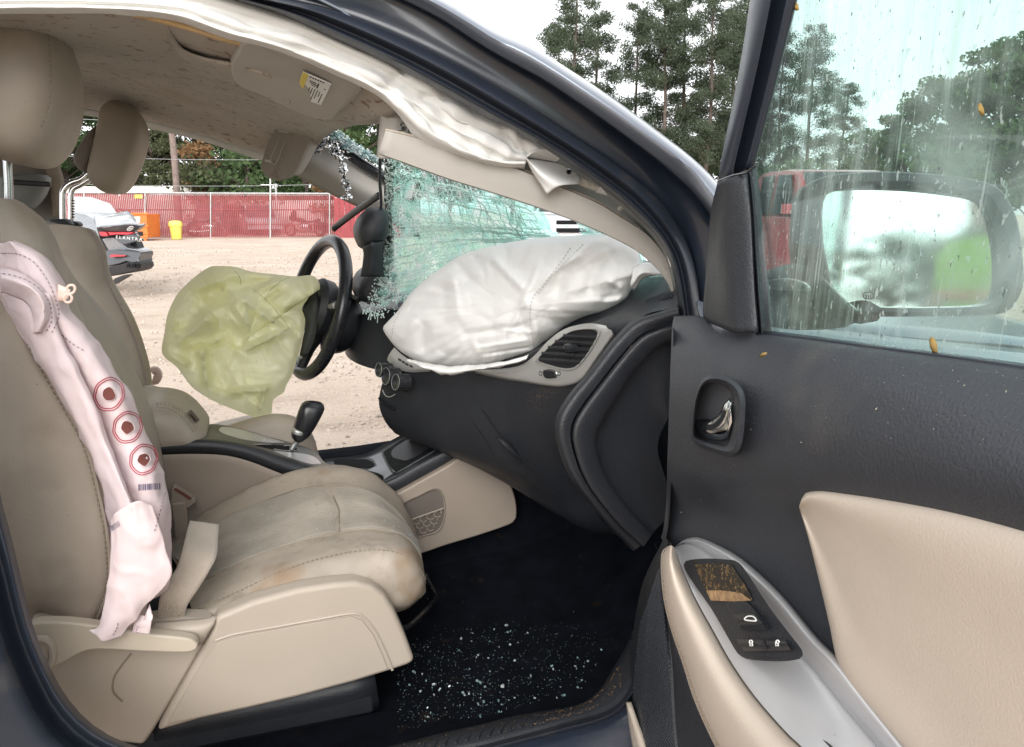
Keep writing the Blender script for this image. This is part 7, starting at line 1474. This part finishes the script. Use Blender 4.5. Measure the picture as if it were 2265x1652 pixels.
# ---- wrecked sedan at the left: crumpled tail towards the camera
wr = empty('wrecked_sedan', loc=B(240, 12.2)); tag(wr, 'wrecked grey sedan with crushed tail and lifted boot lid at left', 'car')
def S(x, y, d=11.8): return BZ(218+.896*(x-228), 493.6+.841*(y-501), d)
SM = M('sedan_silver', (.30, .315, .34), .3, metal=.4, var=.06, coat=.6); SG = M('sedan_grey', (.085, .09, .10), .35, metal=.3, var=.1, coat=.5); SD = M('sedan_black', (.02, .02, .022), .5); RL = M('tail_light_red', (.50, .02, .035), .15, coat=.8)
def sp(name, pts, mat, dep=.25, n=0, **kw):
    P = [S(*p) for p in pts]; hf = np.array([math.sin(YAW), math.cos(YAW), 0]); return plate(name, P, hf*dep, mat, wr, smoothn=n, **kw)
surf('boot_lid', [[S(*p) for p in ((218, 479, 12.9), (250, 474, 13.1), (280, 470, 13.2), (298, 468, 13.2), (312, 480, 12.9), (318, 490, 12.5))], [S(*p) for p in ((218, 489, 12.3), (245, 488, 12.2), (272, 487, 12.1), (296, 484, 12.1), (310, 490, 11.9), (326, 503, 11.7))], [S(*p) for p in ((222, 510, 11.7), (245, 508, 11.6), (270, 506, 11.6), (300, 504, 11.6), (330, 505, 11.5), (343, 501, 11.5))]], SM, wr, n=24, k=6, solid=.02, disp=lambda G: .02*fbm(G*3, 2, 1))
sp('boot_edge', [(226, 512, 11.65), (245, 508, 11.6), (300, 506, 11.55), (336, 504, 11.5), (324, 518, 11.6), (310, 523, 11.65), (285, 524, 11.7), (255, 522, 11.7)], SG, .12)
sp('side_body', [(160, 472, 12.6), (196, 478, 12.5), (215, 490, 12.3), (222, 508, 12.0), (228, 530, 11.9), (240, 570, 11.9), (250, 610, 12), (160, 640, 12.4)], SM, 1.0)
sp('gap_panel', [(222, 505, 11.9), (262, 520, 11.9), (315, 524, 11.9), (316, 536, 11.9), (250, 540, 11.9), (228, 530, 11.9)], SD, .3)
sp('tail_light', [(228, 523, 11.75), (246, 523, 11.72), (252, 534, 11.7), (240, 536, 11.7), (232, 534, 11.72)], RL, .15, bevel=.01)
sp('tail_light', [(249, 523, 11.72), (262, 524, 11.7), (310, 524, 11.65), (318, 527, 11.65), (300, 532, 11.65), (272, 531, 11.68), (255, 533, 11.7)], RL, .12, bevel=.01)
sp('plate_panel', [(268, 541, 11.75), (290, 533, 11.65), (316, 529, 11.6), (323, 536, 11.55), (322, 548, 11.55), (304, 554, 11.62), (290, 558, 11.65), (276, 550, 11.7)], SG, .12, bevel=.015)
sp('wing', [(236, 542, 11.85), (264, 538, 11.8), (284, 552, 11.75), (300, 566, 11.7), (322, 570, 11.7), (330, 575, 11.7), (292, 572, 11.75), (270, 574, 11.8), (252, 572, 11.85)], SM, .4, bevel=.02)
sp('bumper_void', [(284, 556, 11.9), (320, 550, 11.9), (328, 572, 11.9), (300, 568, 11.9)], SD, .2)
sp('bumper', [(246, 574, 11.75), (268, 570, 11.65), (296, 572, 11.6), (329, 576, 11.55), (331, 583, 11.5), (327, 596, 11.5), (330, 606, 11.5), (315, 604, 11.5), (296, 602, 11.55), (280, 608, 11.6), (248, 616, 11.75)], SG, .45, bevel=.03)
sp('reflector', [(256, 586, 11.58), (262, 583, 11.57), (296, 585, 11.53), (292, 588, 11.53), (256, 590, 11.58)], RL, .08)
sp('diffuser', [(250, 616, 11.72), (282, 609, 11.6), (298, 603, 11.5), (330, 605, 11.45), (332, 618, 11.45), (326, 626, 11.5), (306, 632, 11.55), (280, 636, 11.6), (252, 642, 11.7)], SD, .45, bevel=.02)
for k, x in enumerate((298, 311, 322)): sp('diffuser_slot', [(x, 607-k*.2, 11.44), (x+7, 606.5, 11.43), (x+8, 617, 11.43), (x-2, 618, 11.44)], mt['ink'], .02)
sp('hanging_undertray', [(262, 655, 11.5), (268, 646, 11.5), (290, 637, 11.5), (306, 636, 11.5), (292, 646, 11.5), (266, 662, 11.5)], SD, .1)
sp('roof', [(150, 430, 14.2), (200, 448, 14), (216, 478, 13.2), (196, 478, 12.8), (160, 472, 12.8)], SM, .8)
# badge lettering and emblem on the tail
fcv = bpy.data.curves.new('badge_lettering', 'FONT'); fcv.body = 'E L A N T R A'; fcv.size = .062; fcv.extrude = .003; fcv.align_x = 'CENTER'; fcv.align_y = 'CENTER'
fcv.materials.append(mt['bezel']); ft_ = bpy.data.objects.new('tmp_text', fcv); col.objects.link(ft_)
fme = bpy.data.meshes.new_from_object(ft_.evaluated_get(bpy.context.evaluated_depsgraph_get())); bpy.data.objects.remove(ft_)
fo = bpy.data.objects.new('badge_lettering', fme); col.objects.link(fo); fo.parent = wr; fo['kind'] = 'stuff'
ce = S(303, 541, 11.48); fo.location = ce-ORG[wr.name]; fo.rotation_euler = (R(84), R(6), -YAW+R(8))
tube('boot_emblem', [S(306+7*math.cos(t), 515+4.5*math.sin(t)-3*math.cos(t), 11.48) for t in np.linspace(0, 2*math.pi, 24, endpoint=False)], .008, mt['chrome'], wr, seg=6, closed=True)
tube('boot_emblem_bar', [S(302, 517, 11.47), S(306, 515, 11.47), S(310, 513, 11.47)], .009, mt['chrome'], wr, seg=6)

# ---- stand-in for the photographer, added behind the camera to show in the mirror
pn = empty('person', loc=(.20, -3.3, 0)); tag(pn, 'person in a lime high-visibility vest standing outside the open door', 'person')
def person_mat():
    t = NT('person_surface'); p = t.n('ShaderNodeBsdfPrincipled'); s = t.n('ShaderNodeSeparateXYZ'); t.l(t.co, s.inputs[0])
    skin = t.math('MAXIMUM', t.ramp(s.outputs['Z'], 1.525, 1.535), t.ramp(s.outputs['Y'], .255, .265))
    k = t.mix(skin, (.05, .055, .07), (.42, .27, .20)); k = t.mix(t.ramp(s.outputs['Z'], 1.735, 1.75), k, (.04, .03, .025)); t.l(k, p.inputs['Base Color'])
    p.inputs['Roughness'].default_value = .8; t.l(p.outputs[0], t.out.inputs[0]); return t.m
def skin_figure():
    V = [(0, 0, .95), (0, 0, 1.12), (0, .01, 1.32), (0, 0, 1.48), (0, .02, 1.56), (0, .03, 1.66), (0, .03, 1.76),
         (-.18, 0, 1.44), (-.24, .02, 1.18), (-.16, .22, 1.12), (-.10, .32, 1.20), (.18, 0, 1.44), (.24, .02, 1.18), (.16, .22, 1.12), (.10, .32, 1.20),
         (-.10, 0, .90), (-.11, .02, .50), (-.11, -.02, .08), (-.11, .12, .04), (.10, 0, .90), (.11, .02, .50), (.11, -.02, .08), (.11, .12, .04)]
    Ed = [(0, 1), (1, 2), (2, 3), (3, 4), (4, 5), (5, 6), (3, 7), (7, 8), (8, 9), (9, 10), (3, 11), (11, 12), (12, 13), (13, 14), (0, 15), (15, 16), (16, 17), (17, 18), (0, 19), (19, 20), (20, 21), (21, 22)]
    Rr = [.15, .145, .155, .10, .06, .10, .075, .06, .05, .042, .035, .06, .05, .042, .035, .09, .065, .05, .04, .09, .065, .05, .04]
    me = bpy.data.meshes.new('body'); me.from_pydata(V, Ed, []); me.materials.append(person_mat())
    o = bpy.data.objects.new('body', me); col.objects.link(o); o.parent = pn
    m = o.modifiers.new('skin', 'SKIN'); m.use_smooth_shade = True
    for v, r in zip(me.skin_vertices[0].data, Rr): v.radius = (r, r*.8)
    me.skin_vertices[0].data[0].use_root = True
    o.modifiers.new('sub', 'SUBSURF').render_levels = 2
skin_figure()
VEST = M('lime_vest', (.36, .62, .08), .8); a = np.linspace(0, 2*math.pi, 30, endpoint=False)
o3 = np.array([.20, -3.3, 0])
loftrings('vest', [[o3+np.array([rx*math.cos(t), ry*math.sin(t), z]) for t in a] for z, rx, ry in ((.88, .20, .155), (1.05, .195, .155), (1.25, .21, .165), (1.40, .215, .15), (1.47, .17, .11), (1.50, .10, .08))], VEST, pn, caps=False, solid=.006)
for z in (1.0, 1.18): loftrings('reflective_band', [[o3+np.array([(.205+.0)*math.cos(t)*1.03, .165*math.sin(t)*1.03, zz]) for t in a] for zz in (z, z+.05)], M('orange_band', (.65, .25, .08), .6), pn, caps=False, solid=.003)
